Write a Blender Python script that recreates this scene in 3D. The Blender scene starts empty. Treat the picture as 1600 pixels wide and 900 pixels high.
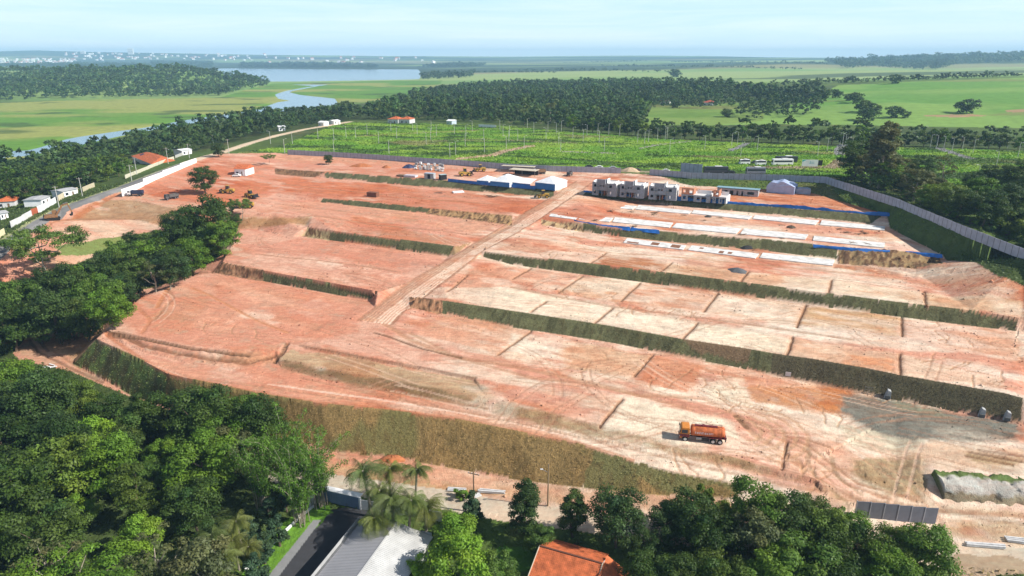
import bpy, bmesh, math, random
import numpy as np
from mathutils import Vector, Matrix
from mathutils.bvhtree import BVHTree
from mathutils.geometry import delaunay_2d_cdt

scene = bpy.context.scene
COL = scene.collection
rng = np.random.default_rng(7)
random.seed(7)

# ------------------------------------------------------------------ camera
FPX, PITCH, CAMH = 1060.0, math.atan(362 / 1060.0), 70.0
cam_d = bpy.data.cameras.new('camera')
cam = bpy.data.objects.new('camera', cam_d)
COL.objects.link(cam)
cam_d.sensor_width = 36.0
cam_d.lens = 36.0 * FPX / 1600.0
cam_d.clip_start, cam_d.clip_end = 1.0, 60000.0
cam.location = (0, 0, CAMH)
cam.rotation_euler = (math.pi / 2 - PITCH, 0, 0)
scene.camera = cam

# ------------------------------------------------------------------ world, sun, exposure
SUN_EL = math.radians(38.0)
SUN_DIR = Vector((0.966 * math.cos(SUN_EL), -0.259 * math.cos(SUN_EL), math.sin(SUN_EL))).normalized()   # towards the sun
SKY_BAND = 18.5
world = bpy.data.worlds.new("World")
scene.world = world
world.use_nodes = True
nt = world.node_tree
nt.nodes.clear()
w_out = nt.nodes.new('ShaderNodeOutputWorld')
w_bg = nt.nodes.new('ShaderNodeBackground')
sky = nt.nodes.new('ShaderNodeTexSky')
sky.sky_type = 'NISHITA'
sky.sun_disc = False
sky.sun_elevation = SUN_EL
sky.sun_rotation = math.atan2(SUN_DIR.x, SUN_DIR.y)
sky.altitude = 600
sky.air_density, sky.dust_density, sky.ozone_density = 1.0, 0.3, 2.5
tc = nt.nodes.new('ShaderNodeTexCoord')
mp = nt.nodes.new('ShaderNodeMapping')
mp.inputs['Scale'].default_value = (1.5, 1.5, 26.0)
nz = nt.nodes.new('ShaderNodeTexNoise')
nz.inputs['Scale'].default_value = 2.2
nz.inputs['Detail'].default_value = 7
nz.inputs['Roughness'].default_value = 0.6
nz.inputs['Distortion'].default_value = 0.6
cr = nt.nodes.new('ShaderNodeValToRGB')
cr.color_ramp.elements[0].position, cr.color_ramp.elements[1].position = 0.40, 0.85
cr.color_ramp.elements[0].color = (0, 0, 0, 1)
cr.color_ramp.elements[1].color = (0.55, 0.55, 0.55, 1)
mixc = nt.nodes.new('ShaderNodeMixRGB')
mixc.inputs[2].default_value = (15.0, 15.4, 15.6, 1)          # thin high cloud
nt.links.new(tc.outputs['Generated'], mp.inputs['Vector'])
nt.links.new(mp.outputs['Vector'], nz.inputs['Vector'])
nt.links.new(nz.outputs['Fac'], cr.inputs['Fac'])
nt.links.new(cr.outputs['Color'], mixc.inputs[0])
sep = nt.nodes.new('ShaderNodeSeparateXYZ')
nt.links.new(tc.outputs['Generated'], sep.inputs[0])
bnd = nt.nodes.new('ShaderNodeValToRGB')                      # pale band of moist air low over the horizon
be = bnd.color_ramp.elements
be[0].position, be[0].color = 0.0, (1, 1, 1, 1)
be[1].position, be[1].color = 0.30, (0, 0, 0, 1)
e2 = be.new(0.12)
e2.color = (.75, .75, .75, 1)
nt.links.new(sep.outputs['Z'], bnd.inputs['Fac'])
mixb = nt.nodes.new('ShaderNodeMixRGB')
tint = nt.nodes.new('ShaderNodeValToRGB')
te = tint.color_ramp.elements
te[0].position, te[0].color = 0.0, (.62, .74, .80, 1)
te[1].position, te[1].color = 0.11, (.40, .66, .86, 1)
nt.links.new(sep.outputs['Z'], tint.inputs['Fac'])
tsc = nt.nodes.new('ShaderNodeVectorMath')
tsc.operation = 'SCALE'
tsc.inputs['Scale'].default_value = SKY_BAND
nt.links.new(tint.outputs['Color'], tsc.inputs[0])
nt.links.new(bnd.outputs['Color'], mixb.inputs[0])
nt.links.new(sky.outputs['Color'], mixb.inputs[1])
nt.links.new(tsc.outputs['Vector'], mixb.inputs[2])
nt.links.new(mixb.outputs['Color'], mixc.inputs[1])
nt.links.new(mixc.outputs['Color'], w_bg.inputs['Color'])
w_bg.inputs['Strength'].default_value = 0.06
nt.links.new(w_bg.outputs['Background'], w_out.inputs['Surface'])

sun_d = bpy.data.lights.new('sun', 'SUN')
sun_d.energy = 5.0
sun_d.angle = math.radians(0.5)
sun_d.color = (1.0, 0.955, 0.88)
sun = bpy.data.objects.new('sun', sun_d)
COL.objects.link(sun)
sun.location = (200, 0, 300)
sun.rotation_euler = SUN_DIR.to_track_quat('Z', 'Y').to_euler()

scene.view_settings.view_transform = 'Standard'
scene.view_settings.look = 'None'
scene.view_settings.exposure = 0.45
scene.view_settings.gamma = 1.0
scene.view_settings.use_curve_mapping = False
scene.render.engine = 'CYCLES'
scene.cycles.use_denoising = True
try:
    scene.cycles.denoiser = 'OPENIMAGEDENOISE'
    scene.cycles.denoising_prefilter = 'ACCURATE'
except Exception:
    pass
scene.cycles.max_bounces = 6
scene.cycles.diffuse_bounces = 3
scene.cycles.glossy_bounces = 2
scene.cycles.transmission_bounces = 2
scene.cycles.volume_bounces = 1
scene.cycles.transparent_max_bounces = 6
scene.cycles.caustics_reflective = False
scene.cycles.caustics_refractive = False

# ------------------------------------------------------------------ survey: photo bearing + level -> place
CP, SP = math.cos(PITCH), math.sin(PITCH)
def P(u, v, z):
    a = (u - 800) / FPX
    b = (450 - v) / FPX
    t = (z - CAMH) / (-SP + b * CP)
    return (t * a, t * (CP + b * SP), z)

def tag(o, label=None, cat=None, group=None, kind=None):
    if label: o['label'] = label
    if cat: o['category'] = cat
    if group: o['group'] = group
    if kind: o['kind'] = kind
    return o

def empty(name, loc=(0, 0, 0), rz=0.0, label=None, cat=None, group=None, scale=None):
    o = bpy.data.objects.new(name, None)
    o.empty_display_size = 0.5
    COL.objects.link(o)
    o.location = loc
    o.rotation_euler = (0, 0, rz)
    if scale is not None:
        o.scale = scale if hasattr(scale, '__len__') else (scale,) * 3
    return tag(o, label, cat, group)

def link_mesh(name, me, parent=None):
    o = bpy.data.objects.new(name, me)
    COL.objects.link(o)
    if parent is not None:
        o.parent = parent
    return o

def kids(o):
    return [c for c in o.children]

def copy_tree(o, parent=None):
    c = o.copy()
    COL.objects.link(c)
    if parent is not None:
        c.parent = parent
    for ch in kids(o):
        copy_tree(ch, c)
    return c

def mesh_np(name, verts, faces, mats=(), attrs=None, smooth=False):
    """verts (n,3), faces (m,k) numpy -> mesh datablock; attrs: {name: (n,3) colour}"""
    me = bpy.data.meshes.new(name)
    verts = np.asarray(verts, np.float32)
    faces = np.asarray(faces, np.int32)
    m, k = faces.shape
    me.vertices.add(len(verts))
    me.vertices.foreach_set('co', verts.ravel())
    me.loops.add(m * k)
    me.loops.foreach_set('vertex_index', faces.ravel())
    me.polygons.add(m)
    me.polygons.foreach_set('loop_start', np.arange(0, m * k, k, dtype=np.int32))
    if smooth:
        me.polygons.foreach_set('use_smooth', np.ones(m, bool))
    for an, c in (attrs or {}).items():
        at = me.attributes.new(an, 'FLOAT_COLOR', 'POINT')
        cc = np.ones((len(verts), 4), np.float32)
        cc[:, :3] = c
        at.data.foreach_set('color', cc.ravel())
    for mt in mats:
        me.materials.append(mt)
    me.update(calc_edges=True)
    me.validate()
    return me

# ------------------------------------------------------------------ numpy noise
def _hash(ix, iy, seed):
    h = (ix.astype(np.int64) * 374761393 + iy.astype(np.int64) * 668265263 + seed * 1442695041) & 0xFFFFFFFF
    h = ((h ^ (h >> 13)) * 1274126177) & 0xFFFFFFFF
    h = h ^ (h >> 16)
    return (h & 0xFFFF).astype(np.float32) / 65535.0

def vnoise(x, y, seed=0):
    ix, iy = np.floor(x), np.floor(y)
    fx, fy = (x - ix).astype(np.float32), (y - iy).astype(np.float32)
    fx = fx * fx * (3 - 2 * fx)
    fy = fy * fy * (3 - 2 * fy)
    a, b = _hash(ix, iy, seed), _hash(ix + 1, iy, seed)
    c, d = _hash(ix, iy + 1, seed), _hash(ix + 1, iy + 1, seed)
    return (a + (b - a) * fx) * (1 - fy) + (c + (d - c) * fx) * fy

def fbm(x, y, scale, octaves=4, seed=0, gain=0.5):
    """0..1, mean 0.5"""
    s, amp, tot = 0.0, 1.0, 0.0
    f = 1.0 / scale
    for i in range(octaves):
        s = s + amp * vnoise(x * f + 17.3 * i, y * f - 9.1 * i, seed + i * 31)
        tot += amp
        amp *= gain
        f *= 2.07
    return s / tot

def sstep(a, b, x):
    t = np.clip((x - a) / (b - a), 0, 1)
    return t * t * (3 - 2 * t)

# ------------------------------------------------------------------ materials
def new_mat(name):
    m = bpy.data.materials.new(name)
    m.use_nodes = True
    n = m.node_tree.nodes
    b = n['Principled BSDF']
    return m, n, m.node_tree.links, b

def mat(name, col, rough=0.7, metal=0.0, var=0.12, scale=1.5, bump=0.0, bscale=8.0, spec=0.3):
    """plain procedural surface: base colour with mottled wear, optional bump"""
    m, n, l, b = new_mat(name)
    b.inputs['Roughness'].default_value = rough
    b.inputs['Metallic'].default_value = metal
    b.inputs['Specular IOR Level'].default_value = spec
    t = n.new('ShaderNodeTexCoord')
    z = n.new('ShaderNodeTexNoise')
    z.inputs['Scale'].default_value = scale
    z.inputs['Detail'].default_value = 5
    l.new(t.outputs['Object'], z.inputs['Vector'])
    r = n.new('ShaderNodeMapRange')
    r.inputs['From Min'].default_value, r.inputs['From Max'].default_value = 0.3, 0.7
    r.inputs['To Min'].default_value, r.inputs['To Max'].default_value = 1 - var, 1 + var
    l.new(z.outputs['Fac'], r.inputs['Value'])
    mx = n.new('ShaderNodeVectorMath')
    mx.operation = 'SCALE'
    mx.inputs[0].default_value = col
    l.new(r.outputs['Result'], mx.inputs['Scale'])
    l.new(mx.outputs['Vector'], b.inputs['Base Color'])
    if bump:
        z2 = n.new('ShaderNodeTexNoise')
        z2.inputs['Scale'].default_value = bscale
        z2.inputs['Detail'].default_value = 4
        l.new(t.outputs['Object'], z2.inputs['Vector'])
        bp = n.new('ShaderNodeBump')
        bp.inputs['Strength'].default_value = bump
        bp.inputs['Distance'].default_value = 0.1
        l.new(z2.outputs['Fac'], bp.inputs['Height'])
        l.new(bp.outputs['Normal'], b.inputs['Normal'])
    return m

def ground_mat(name, bump=0.6, dist=0.25, s1=0.9, s2=6.0, var=0.22, rough=0.95, streaks=0.0):
    m, n, l, b = new_mat(name)
    b.inputs['Roughness'].default_value = rough
    b.inputs['Specular IOR Level'].default_value = 0.1
    at = n.new('ShaderNodeAttribute')
    at.attribute_name = 'Col'
    g = n.new('ShaderNodeNewGeometry')
    z1 = n.new('ShaderNodeTexNoise')
    z1.inputs['Scale'].default_value = s1
    z1.inputs['Detail'].default_value = 8
    z1.inputs['Roughness'].default_value = 0.65
    l.new(g.outputs['Position'], z1.inputs['Vector'])
    z2 = n.new('ShaderNodeTexNoise')
    z2.inputs['Scale'].default_value = s2
    z2.inputs['Detail'].default_value = 4
    l.new(g.outputs['Position'], z2.inputs['Vector'])
    r = n.new('ShaderNodeMapRange')
    r.inputs['From Min'].default_value, r.inputs['From Max'].default_value = 0.3, 0.7
    r.inputs['To Min'].default_value, r.inputs['To Max'].default_value = 1 - var, 1 + var
    l.new(z1.outputs['Fac'], r.inputs['Value'])
    mx = n.new('ShaderNodeVectorMath')
    mx.operation = 'SCALE'
    l.new(at.outputs['Color'], mx.inputs[0])
    l.new(r.outputs['Result'], mx.inputs['Scale'])
    if streaks:                                    # scraped, dragged texture along the graded direction
        mp_ = n.new('ShaderNodeMapping')
        mp_.inputs['Rotation'].default_value = (0, 0, math.radians(25))
        mp_.inputs['Scale'].default_value = (.30, .85, .4)
        l.new(g.outputs['Position'], mp_.inputs['Vector'])
        z3 = n.new('ShaderNodeTexNoise')
        z3.inputs['Scale'].default_value = 1.0
        z3.inputs['Detail'].default_value = 9
        z3.inputs['Roughness'].default_value = .7
        z3.inputs['Distortion'].default_value = .8
        l.new(mp_.outputs['Vector'], z3.inputs['Vector'])
        r3 = n.new('ShaderNodeMapRange')
        r3.inputs['From Min'].default_value, r3.inputs['From Max'].default_value = .32, .68
        r3.inputs['To Min'].default_value, r3.inputs['To Max'].default_value = 1 - streaks, 1 + streaks
        l.new(z3.outputs['Fac'], r3.inputs['Value'])
        pw = n.new('ShaderNodeCombineXYZ')
        for k_, g_ in ((0, .45), (1, 1.0), (2, 1.15)):
            mm_ = n.new('ShaderNodeMath')
            mm_.operation = 'POWER'
            l.new(r3.outputs['Result'], mm_.inputs[0])
            mm_.inputs[1].default_value = g_
            l.new(mm_.outputs['Value'], pw.inputs[k_])
        mx2 = n.new('ShaderNodeVectorMath')
        mx2.operation = 'MULTIPLY'
        l.new(mx.outputs['Vector'], mx2.inputs[0])
        l.new(pw.outputs['Vector'], mx2.inputs[1])
        l.new(mx2.outputs['Vector'], b.inputs['Base Color'])
    else:
        l.new(mx.outputs['Vector'], b.inputs['Base Color'])
    ad = n.new('ShaderNodeMath')
    ad.operation = 'ADD'
    l.new(z1.outputs['Fac'], ad.inputs[0])
    l.new(z2.outputs['Fac'], ad.inputs[1])
    bp = n.new('ShaderNodeBump')
    bp.inputs['Strength'].default_value = bump
    bp.inputs['Distance'].default_value = dist
    l.new(ad.outputs['Value'], bp.inputs['Height'])
    l.new(bp.outputs['Normal'], b.inputs['Normal'])
    return m
# ------------------------------------------------------------------ terrain: surveyed break lines -> TIN -> fine sheet
BL = []
def bl(z, *pts):
    BL.append([P(q[0], q[1], q[2] if len(q) > 2 else z) for q in pts])
def blz(zp, z, *pts):
    BL.append([P(q[0], q[1], zp)[:2] + (z,) for q in pts])
def bx(*pts):
    BL.append([tuple(q) for q in pts])

# risers between the terraces (top edge, foot)
R1_TOP = [(650,464,2.9),(700,471),(800,486),(925,505),(950,509),(1065,530),(1167,545),(1205,552),(1275,562),(1350,575),(1400,585),(1570,615),(1600,623,2.6)]
R1_FOOT = [(640,480,.6),(700,491,.2),(800,511,.2),(882,523,.2),(962,536,.1),(1060,556,-.1),(1150,573,-.5),(1200,585,-.8),(1275,599,-1.1),(1350,615,-1.4),(1385,622,-1.6),(1450,633,-1.6),(1500,645,-1.7),(1600,662,-1.7)]
R2_TOP = [(755,392,6.0),(800,398),(900,409),(1050,427),(1200,446),(1300,459),(1400,472),(1517,485),(1597,497,6.0)]
R2_FOOT = [(752,400,4.6),(800,413,3.6),(900,427,3.1),(1000,440),(1125,457),(1200,467),(1300,481),(1410,495),(1520,509),(1590,517)]
R3_TOP = [(850,340,8.9),(940,353),(1025,361),(1200,374),(1340,389),(1400,392),(1470,399,8.0)]
R3_FOOT = [(846,350,7.6),(912,362,6.4),(975,370,6.2),(1050,378,6.2),(1200,392),(1307,405),(1350,412),(1420,416,6.2),(1472,405,6.6)]
R4_TOP = [(912,300,11.4),(1007,307),(1200,321),(1340,333),(1387,335,10.8)]
R4_FOOT = [(906,308,9.8),(1000,316,9),(1200,334,9),(1360,350,9)]
bl(3, *R1_TOP); bl(0, *R1_FOOT); bl(6.2, *R2_TOP); bl(3, *R2_FOOT); bl(9, *R3_TOP); bl(6.2, *R3_FOOT); bl(11.3, *R4_TOP); bl(9, *R4_FOOT)
L1_TOP = [(347,411),(400,420),(415,423),(590,455),(640,440,2.6)]
L1_FOOT = [(332,425,.2),(400,437),(412,439),(578,470),(594,464,.8)]
L2_TOP = [(482,354),(525,361),(710,385),(736,379,6.0)]
L2_FOOT = [(475,368,3.2),(516,375),(700,401,3.2),(712,397,4.2)]
L3_TOP = [(430,302,9),(505,309),(675,325),(800,336,9)]
L3_FOOT = [(430,306,8.5),(502,316,7.6),(665,333,7.4),(798,351,7.0)]
L4_TOP = [(432,264,11.6),(507,269),(600,275),(695,282),(760,289),(867,297)]
L4_FOOT = [(432,271,10.2),(480,275,9.6),(600,286,9),(680,293,9),(760,300,9),(866,309,9.6)]
bl(3, *L1_TOP); bl(0, *L1_FOOT); bl(6.2, *L2_TOP); bl(3, *L2_FOOT); bl(9, *L3_TOP); bl(6.2, *L3_FOOT); bl(11.6, *L4_TOP); bl(9, *L4_FOOT)
# ramp road edges
RAMP_L = [(560,500,0),(586,480,.5),(618,456,1.7),(650,434,2.9),(690,411,4.1),(742,379,5.8),(810,338,8.5),(872,301,11.2),(900,283,11.7)]
RAMP_R = [(612,506,0),(630,487,.5),(652,468,1.7),(690,443,2.9),(725,416,4.1),(751,394,5.6),(800,368,7.2),(843,342,8.7),(902,304,11.2),(925,285,11.7)]
bl(0, *RAMP_L[1:-1]); bl(0, *RAMP_R[1:-1])
# front: perimeter track, turf slope, bottom strip
F_TOP = [(150,529,-.8),(225,564,-.8),(262,584,-.8),(400,614,-.9),(500,630),(600,640),(700,652),(800,672),(900,692,-1.2),(987,720,-1.4),(1050,736,-1.6),(1142,753,-1.8),(1225,768,-2.1),(1300,780,-2.7),(1335,786,-3.3),(1460,797,-4.5)]
F_FOOT = [(113,567,-8),(175,600,-8.3),(205,617,-8.4),(300,650,-8.4),(400,675,-8.4),(525,707,-8.3),(625,716,-8.2),(712,732,-8),(800,748,-7.6),(842,753,-6.8),(912,761,-5.7),(1000,770,-4.6),(1075,776,-4.2),(1135,780,-3.9),(1335,803,-4.7),(1460,815,-5.7)]
bl(-1, *F_TOP); bl(-8, *F_FOOT)
bl(0, (165,517,.1),(220,526),(300,543),(350,549),(387,554),(430,545),(447,536,.1))
bl(-.8, (168,526),(225,549,-.9),(300,568,-1),(385,578,-1),(430,566,-.9))
# bench left of the truck terrace
bl(.1, (450,541),(477,541),(575,559),(662,574),(740,590))
bl(-.25, (455,546),(477,545),(575,563),(662,578),(740,593))
bl(-.15, (437,560),(470,566),(525,579),(600,593),(675,608),(762,621))
bl(-1.0, (440,574),(520,596),(592,609),(675,624),(762,639))
bl(0, (800,634),(950,666),(1025,684,-.1),(1125,709,-.3),(1200,731,-.6),(1275,748,-1))
bl(-.85, (790,646),(950,687),(1050,709,-1),(1125,723,-1.2),(1200,741,-1.4),(1272,754,-1.7))
# right side: wall foot, its slope, shadowed corner
WALL_R = [(1290,280,15),(1305,285,15),(1400,322,15),(1500,365,14.5),(1600,405,14),(1750,468,13)]
bl(15, *WALL_R)
bl(9, (1200,296,11.6),(1267,301,11.6),(1387,336,10.6),(1392,357,9),(1474,399,7),(1480,407,6.3),(1560,432,5.4),(1600,447,5),(1760,530,4))
bl(3, (1592,516,3),(1585,540,2.9),(1597,575,2.7),(1640,640,1),(1700,720,-1))
bl(-1.8, (1590,690),(1640,700))
# right bottom: uncut earth block, tracks, road
bl(-2, (1474,738,-2.3),(1600,750,-2.4),(1720,765,-2.5))
bl(-4, (1474,780,-4.0),(1600,788,-4.2),(1720,792,-4.3))
bl(-2, (1300,700,-1.2),(1250,735,-1.6),(1400,650,-1.6),(1500,700,-2),(1600,720,-2.2))
bl(-4, (1320,765,-2.4),(1400,770,-3.4),(1450,788,-4.3),(1600,803,-5.0))
bl(-7, (1475,816,-5.5),(1600,828,-5.9),(1720,842,-6))
bl(-8, (500,756,-8.4),(700,772,-8.2),(850,792,-7.4),(1000,810,-6.3),(1200,832,-6),(1500,860,-6.4),(1700,880,-6.6))
bl(-9, (440,765,-9),(560,782,-8.8),(700,795,-8.6),(850,815,-7.8),(1000,835,-6.8),(1200,860,-6.6))
for q in ((0,900,-11),(200,900,-10.5),(400,900,-10),(600,900,-9.6),(800,900,-9.4),(1000,900,-8),(1200,900,-7.4),(1600,930,-6.8),
          (-300,1300,-12),(400,1400,-11),(1200,1400,-10),(2000,1300,-9),(0,700,-11),(200,720,-10.2),(380,720,-9.4),(-300,800,-12),(-300,600,-11)):
    bl(0, q)
# left gully and its edges
bl(0, (487,339,8.6),(478,350,6.4),(470,360,5.2))
bl(9, (100,331,8.8),(155,313,9.3),(212,313,9.3),(275,326,9),(330,332,8.9),(375,333,8.9),(430,334,8.8),(487,339,8.6))
bl(4, (365,356,4),(400,358,3.8),(457,371,3.4))
bl(6, (95,344,6.6),(160,340,6.2),(210,343,6),(262,353,5.8),(300,356,5),(365,356,4))
bl(5, (90,388,5),(170,374,5),(250,360,5.2))
bl(2, (375,362,3.6),(360,388,3),(347,411,3))
bl(1, (332,425,.4),(300,432,.6),(260,451,.4),(220,466,.2),(190,491,0),(165,517,0))
bl(-3, (350,380,-.5),(300,408,-2),(240,452,-4.5),(160,510,-6.5),(95,525,-7.5),(40,531,-8),(30,552,-8.4))
bl(-6, (290,395,-1),(200,440,-4),(100,490,-7),(0,540,-9),(-150,600,-11))
bl(0, (250,372,3),(170,400,2),(90,420,1.5),(0,425,3),(-150,470,2))
# road on the left
ROAD = [(-160,480,5.5),(-60,425,6.6),(3,385,7.5),(31,366,8),(64,345,8.6),(95,328,9.3),(127,315,10),(160,303,11),(190,293,12),(225,279,12.6),(285,256,13.5),(318,245,14),(345,238,14),(390,223,13.6),(430,212,13),(475,202,12.4),(520,194.5,12),(545,190,11.6)]
bl(0, *ROAD)
for q in ((0,335,7),(0,300,4),(60,310,7),(100,290,6.5),(200,258,8),(330,228,9),(420,203,9),(-150,330,2),(-100,280,-4),(200,235,0),(100,250,-4),(330,205,-3),(430,188,-4),(520,178,0)):
    bl(0, q)
bl(-8.2, (-400,268),(-100,253),(40,244),(110,230),(200,210),(290,194),(400,179),(470,173),(540,164),(530,152),(478,147),(457,142),(500,134),(530,130.5))
blz(-8.2, -12, (-400,261),(-100,246),(50,238),(110,224),(190,208),(280,191),(395,174.5),(440,166),(505,157),(470,152),(440,147.5),(452,141.5),(480,136.3),(515,131.6))
bl(-8.2, (-400,252),(-100,236),(40,231),(100,213),(180,202),(235,195),(290,185),(390,170),(432,156),(425,147),(445,141),(480,135),(520,131.3))
# marsh, wooded hill, lake
for q in ((200,180,-8),(0,190,-8),(330,165,-8),(-300,190,-8),(600,150,-8),(580,138,-8),(650,135,-8)):
    bl(0, q)
bl(-8, (-500,185),(-200,168),(0,158),(150,154),(250,152),(340,150),(385,140),(425,131))
bl(28, (-500,121,26),(-200,116,28),(0,111.5,29),(100,111,30),(200,109,33),(270,106.5,37),(300,108,34),(340,115,22),(385,126,5))
bl(-8, (-500,112),(-200,108),(0,107),(200,107),(320,108.5),(330,112),(334,120),(400,127.5),(425,129.5),(475,127.5),(560,126),(660,124.2),(664,115),(657,108),(657,104.5),(575,107.5),(400,106.3),(332,104.5))
blz(-8, -14, (350,116),(420,124),(560,122),(640,119),(640,109),(560,110.5),(400,109.5),(350,107.5))
# far land
for q in ((20,102,0),(110,102,2),(20,94,26),(60,92,30),(110,94,24),(300,98,6),(400,97,8),(500,98,8),(600,98,6),(700,101,4),(760,106,0),(760,98,8),(700,110,-4),(700,123,-3),(800,116,0),(900,118,0),(850,108,2),(950,104,8),(1050,110,12),(1150,106,18),(1250,99,34),(1200,115,12),(1290,97,34),(1000,97,20),(900,98,10),
          (1250,110,14),(1320,109,10),(1450,109.5,10),(1600,106,22),(1800,104,26),(1130,121,6),(1000,122,4)):
    bl(0, q)
def at_t(u, v, t):
    d = -SP + (450 - v) / FPX * CP
    return (t * (u - 800) / FPX, t * (CP + (450 - v) / FPX * SP), CAMH + d * t)
bx(*[at_t(u, v, 4600) for u, v in ((1295,97),(1320,95),(1400,92),(1500,89),(1600,85.5),(1850,80))])
bx(*[at_t(u, v, 5600) for u, v in ((1300,98),(1400,95),(1600,92),(1850,90))])
bx(*[at_t(u, v, 10500) for u, v in ((-400,79),(-100,79),(0,80),(60,78.5),(120,80.5),(200,82),(300,83.5),(400,85.5),(500,86.5),(600,87.5),(700,88),(800,88.5),(900,87.5),(1000,86.8),(1100,87.5),(1200,89.5),(1300,91),(1500,92),(1900,92))])
bx(*[at_t(u, 94, 13000) for u in (-400, 0, 400, 800, 1200, 1600, 2000)])
# hill on the right, forest valley, planted field
bx(*[at_t(u, v, t) for u, v, t in ((1130,130,1350),(1215,133,1150),(1300,130,1170),(1400,126,1200),(1500,122.5,1230),(1600,119,1260),(1850,110,1300))])
bx(*[at_t(u, v, t) for u, v, t in ((1130,124.5,1900),(1300,124,1800),(1600,116,1800),(1850,110,1800))])
for q in ((1250,185,8),(1400,160,18),(1500,165,16),(1600,160,20),(1400,192,8),(1600,197,8),(1850,190,12),(1300,150,16),(1200,155,14),(1080,175,8),(1130,165,9),(1010,180,6),(1150,190,7),
          (700,150,2),(800,160,3),(900,150,5),(700,135,-4),(850,130,2),(1000,130,8),(1100,135,12),(620,160,-2),(560,170,0),(560,182,6)):
    bl(0, q)
FIELD_FAR = [(520,196,11.8),(548,191.5,11.5),(600,191.5,11.4),(700,193.5,11.6),(800,197.5,12),(900,206,12.5),(1050,218,13),(1200,224,13.2),(1300,228,13.2),(1450,231,13.2),(1600,236,13),(1850,246,12.8)]
bl(12, *FIELD_FAR)
bl(8, (548,188,10),(700,189.5,9.5),(800,193,10),(900,200,10),(1050,211,10.5),(1200,217,10.5),(1300,221,10.5),(1600,228,10.5),(1850,236,10))
WALL_B = [(450,241.5,13.3),(520,245,13.3),(600,250,13.2),(650,254,13.1),(720,258.5,13),(800,265,13),(870,268,13),(970,271,13.2),(1015,273,13.3),(1080,279,13.8),(1197,282,14.4),(1290,286,14.8)]
bl(13, *WALL_B)
bl(12, (450,246,12.6),(600,255,12.2),(800,270,12),(970,276,12.2),(1100,290,12),(1200,295,11.7))
bl(13.5, (340,243,13.8),(390,236,13.6),(440,239,13.3))
for q in ((330,262,12.6),(250,280,12),(205,300,10.5),(300,290,10.5),(380,270,11),(420,258,12),(700,225,12.6),(1000,240,13.5),(1200,250,14),(1400,250,14),(1600,270,14),(1600,330,14),(1500,320,14.5),(1450,290,14.5),(1850,350,13),(1340,275,14.8)):
    bl(0, q)
bx((-1500,300,-8),(-1500,2000,-8),(-9000,2500,-8)); bx((1500,300,10),(1800,900,16),(9000,3000,20)); bx((-400,40,-12),(-100,30,-11),(100,30,-10),(400,40,-8)); bx((-900,200,-8)); bx((900,200,8)); bx((500,120,0))
bx((-13500,13500,40),(-13500,1000,-8),(-4000,20,-8),(-400,10,-12),(400,10,-8),(4000,20,20),(13500,1000,20),(13500,13500,40))

pts, edg, zs = [], [], []
for line in BL:
    i0 = len(pts)
    for q in line:
        pts.append(Vector((q[0], q[1])))
        zs.append(q[2])
    edg += [(i0 + k, i0 + k + 1) for k in range(len(line) - 1)]
cv, ce, cf, ov, oe, of = delaunay_2d_cdt(pts, edg, [], 0, 0.02)
cvx = np.array([(v.x, v.y) for v in cv])
pin = np.array([(v.x, v.y) for v in pts])
zin = np.array(zs)
cz = np.zeros(len(cv))
for i, o in enumerate(ov):
    if len(o):
        cz[i] = zin[o[0]]
    else:
        d2 = ((pin - cvx[i]) ** 2).sum(1)
        k = np.argsort(d2)[:3]
        w = 1 / (d2[k] + 1)
        cz[i] = (zin[k] * w).sum() / w.sum()
        print('CROSS', cvx[i], cz[i])
tin_v = [Vector((cvx[i][0], cvx[i][1], cz[i])) for i in range(len(cv))]
BVH = BVHTree.FromPolygons(tin_v, [list(q) for q in cf])
def gz(x, y):
    h = BVH.ray_cast(Vector((x, y, 4000)), Vector((0, 0, -1)))
    return h[0].z if h[0] is not None else 0.0
def G(u, v):
    """place on the ground seen along a bearing"""
    a = (u - 800) / FPX
    b = (450 - v) / FPX
    h = BVH.ray_cast(Vector((0, 0, CAMH)), Vector((a, CP + b * SP, -SP + b * CP)))
    if h[0] is None:
        t = 12000
        return Vector((t * a, t, 0))
    return h[0]
def Gxy(pl):
    return np.array([tuple(G(q[0], q[1]))[:2] for q in pl])

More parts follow.
